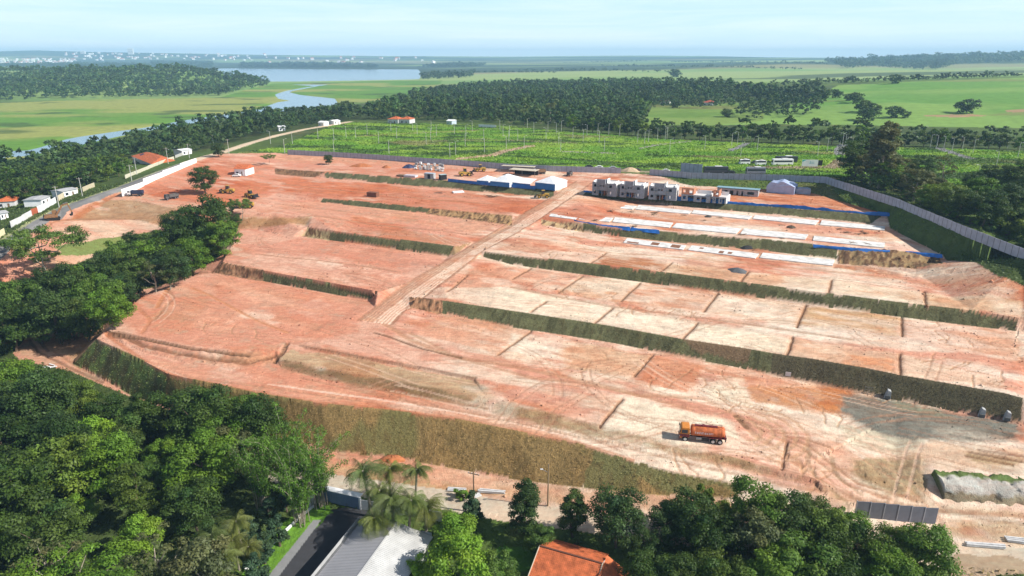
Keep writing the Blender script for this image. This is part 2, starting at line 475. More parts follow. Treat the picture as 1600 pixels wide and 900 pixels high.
# fine sheet: rows closer together near the camera, as the detail of the site needs
def rows():
    y, out = 52.0, []
    while y < 13200:
        out.append(y)
        y *= 1.0034 if y < 190 else 1.0026 if y < 340 else 1.0034 if y < 430 else (1.0065 if y < 2600 else 1.02)
    return np.array(out)
YR = rows()
SC = np.concatenate([np.linspace(-1.5, -.985, 40)[:-1], np.linspace(-.985, .985, 1300), np.linspace(.985, 1.5, 40)[1:]])
NR, NC = len(YR), len(SC)
GY = np.repeat(YR[:, None], NC, 1)
GX = YR[:, None] * SC[None, :]
GZ = np.full((NR, NC), np.nan)
def raster():
    lv = np.log(YR)
    for tri in cf:
        A, B, C = (np.array([cvx[i][0], cvx[i][1], cz[i]]) for i in tri)
        ys = np.array([A[1], B[1], C[1]])
        ymin, ymax = ys.min(), ys.max()
        if ymax < YR[0]:
            continue
        r0 = max(0, np.searchsorted(YR, ymin) - 1)
        r1 = min(NR, np.searchsorted(YR, ymax) + 1)
        ycl = np.maximum(ys, 40.0)
        ss = np.array([A[0], B[0], C[0]]) / ycl
        # conservative column range
        if ymin < 60:
            c0, c1 = 0, NC
        else:
            c0 = max(0, np.searchsorted(SC, ss.min()) - 1)
            c1 = min(NC, np.searchsorted(SC, ss.max()) + 1)
        if r1 <= r0 or c1 <= c0:
            continue
        X, Y = GX[r0:r1, c0:c1], GY[r0:r1, c0:c1]
        den = (B[1] - C[1]) * (A[0] - C[0]) + (C[0] - B[0]) * (A[1] - C[1])
        if abs(den) < 1e-9:
            continue
        wa = ((B[1] - C[1]) * (X - C[0]) + (C[0] - B[0]) * (Y - C[1])) / den
        wb = ((C[1] - A[1]) * (X - C[0]) + (A[0] - C[0]) * (Y - C[1])) / den
        wc = 1 - wa - wb
        e = -1e-6
        ins = (wa >= e) & (wb >= e) & (wc >= e)
        sub = GZ[r0:r1, c0:c1]
        sub[ins] = (wa * A[2] + wb * B[2] + wc * C[2])[ins]
raster()
print('nan', np.isnan(GZ).sum(), GZ.shape)
GZ = np.nan_to_num(GZ, nan=-8.0)

# pull the sheet's nearest points onto the surveyed lines so that edges stay crisp
SNAP = np.full((NR, NC), 9.0)
def snap():
    CS = SC[NC // 2 + 1] - SC[NC // 2]
    for line in BL:
        for p_, q_ in zip(line[:-1], line[1:]):
            ym = .5 * (p_[1] + q_[1])
            if not (60 < p_[1] < 440 and 60 < q_[1] < 440):
                continue
            cs = CS * ym
            r_ = min(max(np.searchsorted(YR, ym), 1), NR - 1)
            rs = YR[r_] - YR[r_ - 1]
            r0 = max(0, np.searchsorted(YR, min(p_[1], q_[1])) - 2)
            r1 = min(NR, np.searchsorted(YR, max(p_[1], q_[1])) + 2)
            ss = (p_[0] / p_[1], q_[0] / q_[1])
            c0 = max(0, np.searchsorted(SC, min(ss)) - 2)
            c1 = min(NC, np.searchsorted(SC, max(ss)) + 2)
            if c1 <= c0 or abs(p_[0] / p_[1]) > .98:
                continue
            Xs, Ys = (YR[r0:r1, None] * SC[None, c0:c1]), np.repeat(YR[r0:r1, None], c1 - c0, 1)
            dx, dy = (q_[0] - p_[0]) / cs, (q_[1] - p_[1]) / rs
            ux, uy = (Xs - p_[0]) / cs, (Ys - p_[1]) / rs
            t = np.clip((ux * dx + uy * dy) / (dx * dx + dy * dy + 1e-9), 0, 1)
            d = np.hypot(ux - t * dx, uy - t * dy)
            S = SNAP[r0:r1, c0:c1]
            k = (d < .62) & (d < S)
            S[k] = d[k]
            GX[r0:r1, c0:c1][k] = (p_[0] + t * (q_[0] - p_[0]))[k]
            GY[r0:r1, c0:c1][k] = (p_[1] + t * (q_[1] - p_[1]))[k]
            GZ[r0:r1, c0:c1][k] = (p_[2] + t * (q_[2] - p_[2]))[k]
snap()
# ------------------------------------------------------------------ what the ground is made of
NS = int(np.searchsorted(YR, 520))          # rows of the near sheet (site, road, field front)
X, Y = GX, GY
def inpoly(px, py, poly):
    poly = np.asarray(poly, float)
    x0, y0, x1, y1 = poly[:, 0].min(), poly[:, 1].min(), poly[:, 0].max(), poly[:, 1].max()
    res = np.zeros(px.shape, bool)
    bb = (px >= x0) & (px <= x1) & (py >= y0) & (py <= y1)
    ii = np.nonzero(bb)
    if not len(ii[0]):
        return res
    x, y = px[ii], py[ii]
    c = np.zeros(x.shape, bool)
    n = len(poly)
    for i in range(n):
        xa, ya = poly[i]
        xb, yb = poly[(i + 1) % n]
        if ya == yb:
            continue
        k = ((ya > y) != (yb > y)) & (x < (xb - xa) * (y - ya) / (yb - ya) + xa)
        c ^= k
    res[ii] = c
    return res

def dist_pl(px, py, pl, reach):
    """distance to a polyline, inf beyond reach"""
    d = np.full(px.shape, np.inf)
    pl = np.asarray(pl, float)
    for (xa, ya), (xb, yb) in zip(pl[:-1], pl[1:]):
        bb = (px >= min(xa, xb) - reach) & (px <= max(xa, xb) + reach) & (py >= min(ya, yb) - reach) & (py <= max(ya, yb) + reach)
        ii = np.nonzero(bb)
        if not len(ii[0]):
            continue
        x, y = px[ii], py[ii]
        L2 = (xb - xa) ** 2 + (yb - ya) ** 2 + 1e-9
        t = np.clip(((x - xa) * (xb - xa) + (y - ya) * (yb - ya)) / L2, 0, 1)
        d[ii] = np.minimum(d[ii], np.hypot(x - xa - t * (xb - xa), y - ya - t * (yb - ya)))
    return d

def xyz_poly(top, zt, foot, zf):
    a = [P(q[0], q[1], q[2] if len(q) > 2 else zt)[:2] for q in top]
    b = [P(q[0], q[1], q[2] if len(q) > 2 else zf)[:2] for q in foot]
    return np.array(a + b[::-1])

def lerp(c, col, m):
    return c + (np.asarray(col, np.float32) - c) * m[..., None]

AX, BX = 0.905, -0.425                     # along the terraces
A_ = X * AX + Y * BX
B_ = -X * BX + Y * AX
W1 = (fbm(X, Y, 7, 3, 5) - .5) * 5          # ragged edges for patches
W2 = (fbm(X, Y, 7, 3, 9) - .5) * 5
XW, YW = X + W1, Y + W2

CREAM, SALMON, ORANGE, RED = (.82, .66, .50), (.68, .335, .225), (.55, .175, .08), (.43, .13, .05)
TAN, OCHRE, BROWN, GREY = (.52, .34, .19), (.50, .27, .10), (.24, .155, .08), (.215, .205, .165)
TURF, DRY, TURF2 = (.21, .20, .095), (.37, .255, .11), (.26, .25, .115)

cls = np.zeros((NR, NC), np.int8)
base = np.zeros((NR, NC, 3), np.float32)
# far and near vegetation colours
n1 = fbm(X, Y, 60, 4, 11)
n2 = fbm(X, Y, 14, 4, 12)
n3 = fbm(X, Y, 400, 3, 13)
base[:] = (.06, .085, .025)
base = lerp(base, (.085, .13, .03), sstep(.35, .7, n1))
base = lerp(base, (.17, .14, .06), sstep(.62, .8, n2) * .5)
# far farmland
far = sstep(1100, 1500, Y)
fa = fbm(X * .35, Y, 500, 4, 21)
fcol = lerp(np.broadcast_to(np.array((.19, .30, .08), np.float32), base.shape).copy(), (.28, .35, .12), sstep(.4, .6, fa))
fcol = lerp(fcol, (.26, .20, .11), sstep(.60, .72, fbm(X * .4, Y, 900, 3, 22)) * .7)
fcol = lerp(fcol, (.05, .075, .03), sstep(.6, .66, fbm(X * .25, Y, 350, 4, 23)) * .8)
base = lerp(base, (0, 0, 0), far) + fcol * far[..., None]
farb = sstep(2400, 3500, Y)                 # distant woods and farms
base = lerp(base, (.05, .075, .035), farb * sstep(.46, .54, fbm(X * .3, Y, 700, 4, 24)))

def region(pl, k=None, warp=True):
    xy = Gxy(pl)
    m = inpoly(XW if warp else X, YW if warp else Y, xy)
    if k is not None:
        cls[m] = k
    return m

# marsh
m = region([(-500,270),(-100,256),(40,247),(110,232),(200,212),(290,193),(400,178),(470,173),(545,163),(600,158),(690,130),(690,125.5),(560,127),(425,131),(385,140),(345,152),(250,154),(150,155.5),(0,161),(-200,170),(-500,190)], 5, False)
mc = lerp(np.broadcast_to(np.array((.115, .235, .03), np.float32), base.shape).copy(), (.27, .29, .075), sstep(.42, .6, fbm(X * .5, Y, 130, 4, 31)))
mc = lerp(mc, (.06, .10, .025), sstep(.6, .75, fbm(X * .6, Y, 50, 4, 32)) * .8)
base[m] = mc[m]
# right-hand pasture
m = region([(1100,196),(1250,160),(1310,133),(1400,129),(1600,121),(1850,112),(1850,200),(1600,200),(1400,197),(1250,193)], None, False)
pc = lerp(np.broadcast_to(np.array((.125, .255, .045), np.float32), base.shape).copy(), (.185, .30, .065), sstep(.4, .62, fbm(X * .4, Y, 90, 4, 33)))
pc = lerp(pc, (.21, .20, .075), sstep(.6, .72, fbm(X * .3, Y, 60, 4, 34)) * .6)
base[m] = pc[m]
cls[m] = 9
m2 = region([(1430,181),(1520,178.5),(1545,181),(1500,183.5)], None) | region([(1570,172),(1620,170),(1620,175),(1575,175.5)], None)
base[m2] = (.34, .22, .12)
m = region([(1000,195),(1020,165),(1150,160),(1200,168),(1190,190),(1100,196)], None, False)
base[m] = (pc * .85 + np.array((.02, .0, .0)))[m]
cls[m] = 9
m = region([(1290,150),(1330,160),(1250,182),(1180,190),(1240,195),(1380,195),(1340,160)], None, False)
base[m] = pc[m]
cls[m] = 9
cls[(cls == 0) & (Y > 1100)] = 9
# planted field with lamp posts
FIELD = [(340,243),(390,237),(440,228),(520,196.5),(548,192),(600,192),(700,194),(800,198),(900,206.5),(1050,218.5),(1200,224.5),(1300,228.5),(1450,231.5),(1600,236.5),(1850,247),(1850,350),(1600,320),(1480,300),(1340,276),(1290,277.5),(1197,272),(1080,268),(970,262),(870,259),(800,256.5),(720,250),(650,246),(600,242),(520,239),(450,237.5)]
m = region(FIELD, 4, False)
fc = lerp(np.broadcast_to(np.array((.13, .265, .026), np.float32), base.shape).copy(), (.215, .33, .04), sstep(.4, .6, fbm(X * .5, Y, 16, 4, 41)))
fc = lerp(fc, (.055, .105, .02), sstep(.54, .68, fbm(X * .4, Y, 9, 4, 42)))
fc = lerp(fc, (.05, .09, .02), sstep(.62, .72, fbm(A_ * .12, B_, 11, 3, 43)) * .8)
fc = lerp(fc, (.24, .21, .09), sstep(.66, .74, fbm(A_ * .25, B_, 22, 4, 44)) * .7)
base[m] = fc[m]

# ---- the bare site
SITE = [(20,552),(40,528),(100,515),(165,490),(215,455),(255,445),(300,425),(345,400),(357,385),(372,350),(300,345),(262,356),(250,372),(170,392),(120,412),(60,430),(-40,440),(5,398),(35,367),(70,345),(100,330),(160,305),(190,300),(225,284),(285,259),(318,248),(345,240),(430,239),(452,240.5),(520,245),(600,249.5),(650,253.5),(720,258),(800,264.5),(870,267.5),(970,270.5),(1015,272.5),(1080,290),(1200,296),(1267,301),(1387,336),(1392,357),(1474,399),(1480,407),(1560,432),(1600,447),(1760,530),(1760,900),(1600,876),(1500,866),(1200,840),(1000,818),(850,802),(700,780),(500,762),(480,700),(400,676),(300,652),(205,620),(110,580),(30,562)]
site = region(SITE, 1, False)
ii = np.nonzero(site)
x, y, a, b = X[ii], Y[ii], A_[ii], B_[ii]
xw, yw = XW[ii], YW[ii]
w1, w2 = W1[ii], W2[ii]
t1 = fbm(a * .30, b, 5.5, 5, 51)
t2 = fbm(x, y, 26, 4, 52)
t3 = fbm(x, y, 2.2, 4, 53)
t4 = fbm(a * .18, b, 2.0, 3, 54)
c = np.broadcast_to(np.array(SALMON, np.float32), (len(x), 3)).copy()
c = lerp(c, CREAM, sstep(.40, .60, .55 * t1 + .45 * t2))
c = lerp(c, ORANGE, sstep(.55, .68, .6 * fbm(a * .35, b, 8, 4, 55) + .4 * fbm(x, y, 34, 3, 56)) * .75)
def soil(pl, col, k=1.0, soft=None, hard=False):
    global c
    xy = Gxy(pl)
    if hard:
        m = inpoly(x, y, xy).astype(np.float32) * k
    else:
        m = sum(inpoly(x + q * w1 + e * 5 * (t3 - .5), y + q * w2 + e * 4 * (t4 - .5), xy).astype(np.float32) for q, e in ((1, .3), (.6, 1), (1.2, -.8), (-.4, .6), (.2, -.5))) * (k / 5)
    if soft is not None:
        m = m * sstep(soft[0], soft[1], .5 * t1 + .3 * t3 + .2 * t4)
    c = lerp(c, col, m)
ANY = (.30, .55)
c = lerp(c, (.60, .22, .10), sstep(.58, .70, fbm(a * .5, b, 12, 5, 58)) * .6)
c = lerp(c, (.84, .70, .53), sstep(.60, .72, fbm(a * .5, b, 9, 5, 59)) * .6)
# upper left: fresh orange cut
soil([(190,300),(330,247),(430,262),(485,276),(870,311),(800,338),(670,327),(505,309),(430,302),(330,330),(210,312)], ORANGE, .75)
soil([(200,310),(350,285),(480,277),(600,288),(660,300),(520,303),(430,300),(330,318)], (.60,.19,.075), .75, ANY)
soil([(330,247),(450,241),(600,252),(640,262),(440,262),(400,255)], SALMON, .8)
soil([(400,244),(450,241),(700,257),(690,264),(560,258),(470,256)], (.66,.36,.22), .7)
soil([(440,262),(600,262),(640,272),(560,274),(480,272)], ORANGE, .8, ANY)
soil([(80,345),(210,343),(262,353),(240,360),(90,385)], (.74,.54,.38), .9)
soil([(100,331),(212,313),(275,326),(330,332),(320,322),(215,300),(190,303)], (.70,.50,.34), .8)
soil([(155,313),(212,313),(275,326),(262,353),(210,343),(95,344)], (.40,.24,.12), .85)
soil([(160,306),(190,300),(100,345),(70,352)], (.50,.18,.075), .85)
soil([(300,335),(375,333),(487,339),(478,352),(400,358),(365,356)], (.40,.215,.095), .9)
soil([(90,388),(250,361),(250,374),(170,402),(60,432),(40,420)], (.66,.42,.27), .8)
soil([(500,310),(670,327),(800,340),(745,365),(640,350),(490,338),(430,320)], (.66,.36,.22), .6)
soil([(600,355),(740,378),(705,384),(590,368)], (.52,.19,.09), .8, ANY)
soil([(500,380),(650,405),(620,420),(500,400)], (.55,.23,.12), .8, ANY)
soil([(470,372),(515,376),(700,402),(640,418),(430,395),(360,395)], SALMON, .6)
soil([(350,412),(420,395),(600,420),(630,430),(590,452),(410,420)], CREAM, .6, ANY)
soil([(190,492),(260,452),(345,430),(580,470),(560,520),(440,540),(350,548),(220,525)], (.70,.36,.225), .75)
soil([(220,500),(300,450),(330,460),(300,520),(250,525)], (.60,.27,.14), .6, ANY)
soil([(168,520),(220,528),(300,545),(350,550),(430,548),(430,566),(380,576),(300,568),(225,549)], (.66,.40,.26), .7)
soil([(300,545),(440,538),(440,560),(390,573),(310,560)], (.58,.25,.12), .6)
soil([(230,560),(400,580),(700,630),(900,690),(1000,720),(900,690),(700,652),(400,612),(262,582)], (.70,.38,.24), .8)
soil([(455,546),(575,563),(740,593),(780,625),(675,608),(525,579),(437,560)], (.48,.335,.19), .85)
soil([(437,560),(525,579),(762,621),(765,640),(592,609),(440,575)], (.24,.17,.085), .9)
soil([(770,630),(950,666),(1125,709),(1275,748),(1272,757),(1050,709),(770,648)], (.36,.245,.12), .85)
soil([(165,495),(130,520),(40,530),(30,552),(115,568),(150,530)], (.52,.30,.16), .85)
soil([(50,530),(30,555),(205,620),(160,590),(90,548)], (.68,.42,.27), .9)
soil([(60,522),(165,500),(160,528),(118,560),(80,535)], (.40,.215,.10), .7, ANY)
# right block
soil([(660,451),(800,450),(960,478),(930,507),(800,485),(650,463)], (.84,.70,.52), .85)
soil([(960,479),(1090,504),(1065,529),(930,507)], (.84,.68,.50), .75)
soil([(1090,505),(1240,528),(1228,552),(1065,529)], (.80,.67,.49), .85)
soil([(1240,528),(1405,552),(1400,584),(1232,556)], (.74,.50,.33), .7)
soil([(1320,548),(1400,560),(1402,586),(1320,570)], (.60,.25,.11), .8, ANY)
soil([(1407,553),(1565,590),(1570,614),(1405,585)], (.76,.56,.40), .8)
soil([(700,430),(780,412),(900,430),(870,457),(800,450),(700,440)], (.68,.36,.23), .7, ANY)
soil([(905,432),(1000,443),(968,472),(870,458)], (.72,.52,.35), .7)
soil([(1000,443),(1122,458),(1100,488),(968,472)], (.66,.37,.23), .7)
soil([(1122,458),(1260,477),(1245,508),(1100,488)], (.76,.56,.39), .7)
soil([(1260,478),(1408,496),(1408,526),(1247,508)], (.58,.36,.18), .85)
soil([(1410,498),(1590,520),(1595,560),(1500,545),(1410,524)], (.68,.36,.22), .8)
soil([(1200,500),(1410,526),(1500,550),(1420,548),(1250,525),(1200,515)], (.82,.68,.52), .7)
soil([(760,378),(900,380),(950,395),(925,410),(800,395)], (.70,.42,.28), .7, ANY)
soil([(948,396),(1050,411),(1032,424),(922,410)], (.47,.20,.085), .8)
soil([(1050,411),(1170,424),(1157,442),(1032,426)], (.72,.53,.35), .8)
soil([(1170,425),(1298,438),(1294,460),(1157,443)], (.76,.60,.42), .8)
soil([(1300,438),(1444,456),(1446,478),(1296,461)], (.80,.64,.46), .85)
soil([(1446,457),(1600,470),(1600,496),(1448,478)], (.74,.55,.36), .85)
soil([(1310,404),(1400,404),(1470,408),(1480,425),(1380,428),(1300,420)], (.40,.23,.12), .75, ANY)
soil([(1310,408),(1390,412),(1380,425),(1300,418)], (.56,.23,.10), .7, ANY)
soil([(1470,400),(1600,450),(1600,470),(1500,455),(1420,425)], (.60,.45,.30), .6, ANY)
soil([(860,318),(1200,352),(1380,372),(1380,360),(1200,337),(905,310)], (.68,.36,.22), .6, ANY)
soil([(970,325),(1100,338),(1200,350),(1060,344)], (.58,.27,.14), .7, ANY)
soil([(925,302),(1100,290),(1267,301),(1385,334),(1340,332),(1200,320)], (.56,.20,.085), .85)
soil([(900,285),(960,270),(1000,275),(930,300)], ORANGE, .8)
rt_ = sstep(20, 70, x) * (B_[ii] > 0)
c = lerp(c, (.86, .73, .60), rt_ * sstep(.44, .62, .5 * t1 + .5 * fbm(a * .4, b, 10, 4, 79)) * .5)
# truck terrace
soil([(700,490),(830,515),(790,556),(650,520)], (.72,.42,.27), .7)
soil([(800,520),(890,540),(880,578),(785,560)], (.84,.72,.55), .85, ANY)
soil([(880,530),(1018,556),(990,590),(880,575)], (.66,.40,.24), .8)
soil([(1018,556),(1100,570),(1085,615),(990,598)], (.60,.24,.12), .85)
soil([(1095,590),(1160,585),(1180,640),(1110,625)], (.80,.68,.50), .8, ANY)
soil([(1150,590),(1290,600),(1330,650),(1240,640)], (.70,.40,.24), .6, ANY)
soil([(1165,600),(1330,605),(1340,645),(1180,630)], (.52,.20,.06), .75, ANY)
soil([(1290,600),(1340,612),(1345,655),(1270,640)], (.54,.20,.07), .9, (.25, .45))
soil([(980,626),(1140,656),(1160,690),(1060,700),(945,665)], (.84,.72,.54), .85)
soil([(850,600),(970,625),(937,662),(820,630)], (.66,.36,.23), .7, ANY)
soil([(1130,690),(1230,690),(1220,735),(1130,710)], (.82,.68,.52), .8, ANY)
soil([(1235,690),(1310,690),(1400,760),(1330,755),(1230,735)], (.66,.38,.25), .75)
soil([(1315,618),(1390,624),(1450,634),(1500,648),(1592,662),(1590,688),(1520,692),(1420,690),(1350,672),(1310,645)], GREY, 1.0)
soil([(1390,624),(1500,646),(1480,652),(1400,640)], (.30,.28,.17), .6, ANY)
soil([(1300,660),(1440,690),(1420,715),(1330,700)], (.50,.44,.30), .7, ANY)
soil([(1450,690),(1600,700),(1600,740),(1480,732),(1400,715)], (.66,.44,.28), .7)
soil([(1330,715),(1445,712),(1450,740),(1450,780),(1385,775),(1325,745)], (.34,.24,.125), .9)
soil([(1505,705),(1600,712),(1600,728),(1520,722)], (.36,.24,.11), .7)
soil([(1000,735),(1300,785),(1460,800),(1600,810),(1600,800),(1450,785),(1225,765),(1050,735)], (.60,.40,.24), .7)
soil([(1470,810),(1600,815),(1720,835),(1720,860),(1480,840)], (.40,.26,.13), .7, ANY)
# bottom strip and pale road
soil([(490,700),(640,714),(850,757),(1100,778),(1200,800),(1200,820),(900,790),(700,770),(500,757)], (.66,.37,.22), .8)
soil([(480,720),(600,735),(700,755),(900,782),(880,790),(700,770),(500,752)], (.50,.30,.14), .7, ANY)
red_ = sstep(.54, .66, fbm(a * .45, b, 7.5, 5, 74)) * sstep(.35, .6, fbm(x, y, 40, 3, 75))
c = lerp(c, c * np.array((.86, .62, .50), np.float32), red_ * .75)
pal_ = sstep(.56, .68, fbm(a * .4, b, 6.0, 5, 76)) * sstep(.4, .6, fbm(x, y, 33, 3, 77))
c = lerp(c, (.86, .74, .58), pal_ * .45)
c *= (.87 + .42 * (t3 - .5) + .28 * (t4 - .5))[..., None] * np.array((1.0, .97, .96), np.float32)
left_ = 1 - sstep(-35, 5, x)
c = lerp(c, (.55, .19, .11), left_ * sstep(.28, .60, .6 * t1 + .4 * t2) * .62 * sstep(.50, .58, c[:, 0]))
dz = (t3 - .5) * .12 + (fbm(x, y, .9, 2, 57) - .5) * .08

# ---- ruts, ditches and tracks pressed into the soil
def stroke(pl, w, col, k=.8, depth=0.0, jit=0.0, xy=None):
    global c, dz
    q = Gxy(pl) if xy is None else xy
    px, py = (x + jit * (t3 - .5) * 6, y + jit * (t4 - .5) * 6) if jit else (x, y)
    d = dist_pl(px, py, q, w * 2.5 + 1)
    m = 1 - sstep(w * .45, w, d)
    if col is not None:
        c = lerp(c, col, m * k)
    dz = dz - depth * m
DK, DK2 = (.16, .085, .045), (.34, .18, .10)
for pl in ([(830,517),(778,554)],[(1020,554),(992,587)],[(972,624),(937,666)],[(1230,690),(1220,733)],[(830,419),(800,436)],[(910,431),(872,457)],
           [(1000,442),(970,470)],[(1122,457),(1100,487)],[(1260,476),(1245,511)],[(1409,495),(1409,525)],[(854,470),(830,487)],[(957,481),(927,507)],
           [(1090,504),(1066,530)],[(1239,526),(1230,555)],[(1406,552),(1406,586)],[(1050,410),(1032,424)],[(1169,424),(1157,442)],[(1299,437),(1294,463)],
           [(1444,455),(1447,479)],[(947,395),(922,411)],[(730,430),(700,455)],[(600,365),(585,372)],[(1180,388),(1172,392)]):
    xy = Gxy(pl)
    n = 6
    ln = np.stack([np.interp(np.linspace(0, 1, n), (0, 1), xy[:, k]) for k in (0, 1)], 1) + rng.normal(0, .09, (n, 2))
    stroke(None, .42, DK, .85, .30, .012, ln)
    stroke(None, 1.1, DK2, .35, .08, .06, ln)
for pl, w, cc_, k in (([(800,449),(880,465),(950,478),(1100,497),(1200,511),(1330,530)],1.0,DK2,.55),([(880,384),(960,395),(1050,401),(1200,415),(1330,427),(1480,440)],.8,(.46,.24,.12),.5),
                   ([(400,397),(500,407),(575,417),(625,425)],.7,DK2,.6),([(487,337),(560,347),(650,357),(750,368)],1.0,DK2,.6),([(440,287),(600,304),(700,314),(780,319)],1.1,DK2,.6),
                   ([(430,318),(500,326),(600,340)],.9,DK2,.4),([(330,425),(400,436)],.7,DK,.6),
                   ([(600,505),(640,530),(700,555),(800,572),(900,592),(1000,617),(1100,622),(1150,648),(1180,680),(1300,760)],1.1,(.42,.22,.12),.6),
                   ([(640,520),(720,560),(830,590),(900,597),(1010,620),(1080,640)],.8,(.40,.21,.11),.5),
                   ([(585,520),(610,527),(660,545),(720,558)],.6,DK,.8),([(1190,660),(1240,680),(1300,700)],.6,DK2,.7),([(1150,650),(1166,667)],.9,DK,.8),
                   ([(1170,655),(1260,695),(1340,755),(1430,782)],.6,DK2,.7),([(1165,660),(1250,698),(1330,760),(1420,790)],.5,DK2,.6),([(1515,706),(1600,722)],.6,DK,.7),([(1510,712),(1580,726)],.6,DK,.6),([(1530,703),(1600,713)],.6,DK,.6),
                   ([(300,450),(325,460),(400,500),(450,520)],.7,(.52,.22,.10),.7),([(245,480),(262,450)],1.0,(.50,.20,.09),.8),([(262,452),(270,465),(240,500)],.8,DK2,.5),
                   ([(900,684),(1000,705),(1100,730),(1220,757),(1330,775)],.55,DK2,.5),([(760,650),(900,681),(1000,700)],.4,DK2,.5),([(470,590),(600,620),(760,650)],.5,DK2,.45),([(1300,775),(1400,788),(1600,806)],.7,DK2,.6),([(1340,780),(1450,795),(1600,818)],.7,DK,.4),
                   ([(230,575),(300,590),(400,603),(560,625)],.5,DK2,.35),([(45,530),(60,550),(110,575),(160,598)],.6,DK,.6),([(58,528),(75,548)],.6,DK,.7),([(90,520),(120,528),(145,524)],.9,DK,.7),
                   ([(165,517),(190,520),(225,529),(300,545),(350,551),(387,556)],.8,DK,.6),([(470,540),(575,559),(662,575),(740,592)],.8,DK,.6),([(560,755),(700,771),(850,790)],.5,DK2,.3)):
    stroke(pl, w, cc_, k, .12, .05)
for pl, w, cc_, k, dp in (([(168,522),(200,528),(225,540),(262,549),(300,556),(350,563),(387,566),(430,556)], 1.0, (.20,.09,.045), .75, .35), ([(165,517),(225,530),(300,545),(387,556)], .5, DK, .8, .25), ([(430,566),(440,552),(448,537)], .9, DK, .85, .4),
                   ([(150,529),(225,564),(262,584),(400,613),(500,629),(600,639),(700,651),(800,671),(900,691),(987,719)], .8, (.46,.17,.08), .7, 0), ([(440,573),(520,594),(592,608),(675,623),(762,638)], .5, DK2, .7, .1),
                   ([(420,600),(600,625),(760,652),(900,684),(1000,708)], .5, (.80,.60,.46), .6, .05), ([(300,590),(420,606),(600,631),(760,659),(900,690)], .45, (.45,.22,.13), .5, .05),
                   ([(348,412),(365,414),(410,424)], .8, DK, .6, .2), ([(215,480),(235,500),(222,520)], .8, (.46,.18,.085), .6, .1), ([(80,545),(110,566),(150,590)], .5, DK2, .6, .1), ([(130,520),(150,528)], .7, DK, .8, .3), ([(160,500),(185,488),(215,462)], .9, (.22,.10,.05), .7, .3)):
    stroke(pl, w, cc_, k, dp, .05)
def arc(cu, cv_, r0, r1, n, a0, a1, col, k):
    p = G(cu, cv_)
    for r in np.linspace(r0, r1, n):
        th = np.linspace(a0, a1, 22)
        q = np.stack([p.x + r * np.cos(th) * 1.25 + rng.normal(0, .15, 22), p.y + r * np.sin(th) + rng.normal(0, .15, 22)], 1)
        stroke(None, .55, col, k, .05, .03, q)
arc(700, 525, 5, 13, 4, .4, 2.2, (.54, .27, .14), .4)
arc(1140, 668, 5, 12, 5, -1.2, 1.1, (.46, .27, .15), .6)
arc(1040, 590, 7, 13, 3, .4, 1.8, (.44, .19, .09), .35)
arc(400, 480, 10, 24, 3, .6, 2.0, (.55, .24, .12), .35)
arc(1395, 745, 5, 12, 3, 2.6, 3.8, (.22, .15, .075), .5)
for k_ in range(150):
    u0, v0 = rng.uniform(200, 1600), rng.uniform(285, 720)
    p = G(u0, v0)
    if not (70 < p.y < 400): continue
    th = math.atan2(-.425, .905) + rng.normal(0, .16) + (math.pi if rng.random() < .5 else 0) + (rng.choice((0, 1.2)) if rng.random() < .25 else 0)
    q = [np.array((p.x, p.y))]
    bend = rng.normal(0, .05)
    for _ in range(int(rng.uniform(6, 16))):
        th += bend + rng.normal(0, .03)
        q.append(q[-1] + 2.6 * np.array((math.cos(th), math.sin(th))))
    q = np.array(q)
    nrm = np.array((-math.sin(th), math.cos(th)))
    col_ = [(.40, .21, .125), (.50, .27, .16), (.70, .46, .33), (.33, .17, .10)][int(rng.integers(4))]
    for off in (-1.0, 1.0):
        stroke(None, .36, col_, .45, .05, .01, q + nrm * off)
# erosion gullies fanning over the pads
for (u0, v0, u1, v1, n) in ((980,476,1100,488,9),(870,450,960,470,7),(1130,580,1010,590,6),(1100,600,1180,640,6),(960,540,900,575,5),(230,480,420,520,9),(1260,560,1400,580,6),(1420,505,1590,545,10),(760,380,900,400,8),(1010,700,1130,712,5),(480,395,600,415,6),(560,325,700,350,6),(1420,560,1560,600,8),(1220,700,1300,745,8),(1180,600,1300,640,8)):
    for k in range(n):
        p = G(u0 + (u1 - u0) * (k + rng.random()) / n, v0 + (v1 - v0) * (k + rng.random()) / n)
        th = rng.uniform(-2.6, -.9) if rng.random() < .6 else rng.uniform(-.7, .1)
        q = [np.array((p.x, p.y))]
        for _ in range(7):
            th += rng.normal(0, .35)
            q.append(q[-1] + rng.uniform(.7, 1.7) * np.array((math.cos(th), math.sin(th))))
        stroke(None, .30, (.40, .22, .12), .6, .10, .02, np.array(q))
# tyre lanes on the ramp and perimeter track
for f_ in np.linspace(.08, .92, 9):
    q = [(l[0] * (1 - f_) + r[0] * f_, l[1] * (1 - f_) + r[1] * f_) for l, r in zip(RAMP_L, RAMP_R)]
    stroke(q, .42, (.33, .17, .095) if int(f_ * 20) % 2 else (.78, .60, .46), .75, .14, .08)
RAMP_XY = np.concatenate([Gxy(RAMP_L), Gxy(RAMP_R)[::-1]])
m = inpoly(x, y, RAMP_XY).astype(np.float32)
c = lerp(c, (.64, .44, .30), m * .22)
c = lerp(c, (.50, .22, .12), m * sstep(.50, .66, t3 * .5 + t2 * .5) * .6)
for pl_ in (RAMP_L, RAMP_R):
    stroke(pl_, .7, (.30, .14, .075), .6, .1, .1)

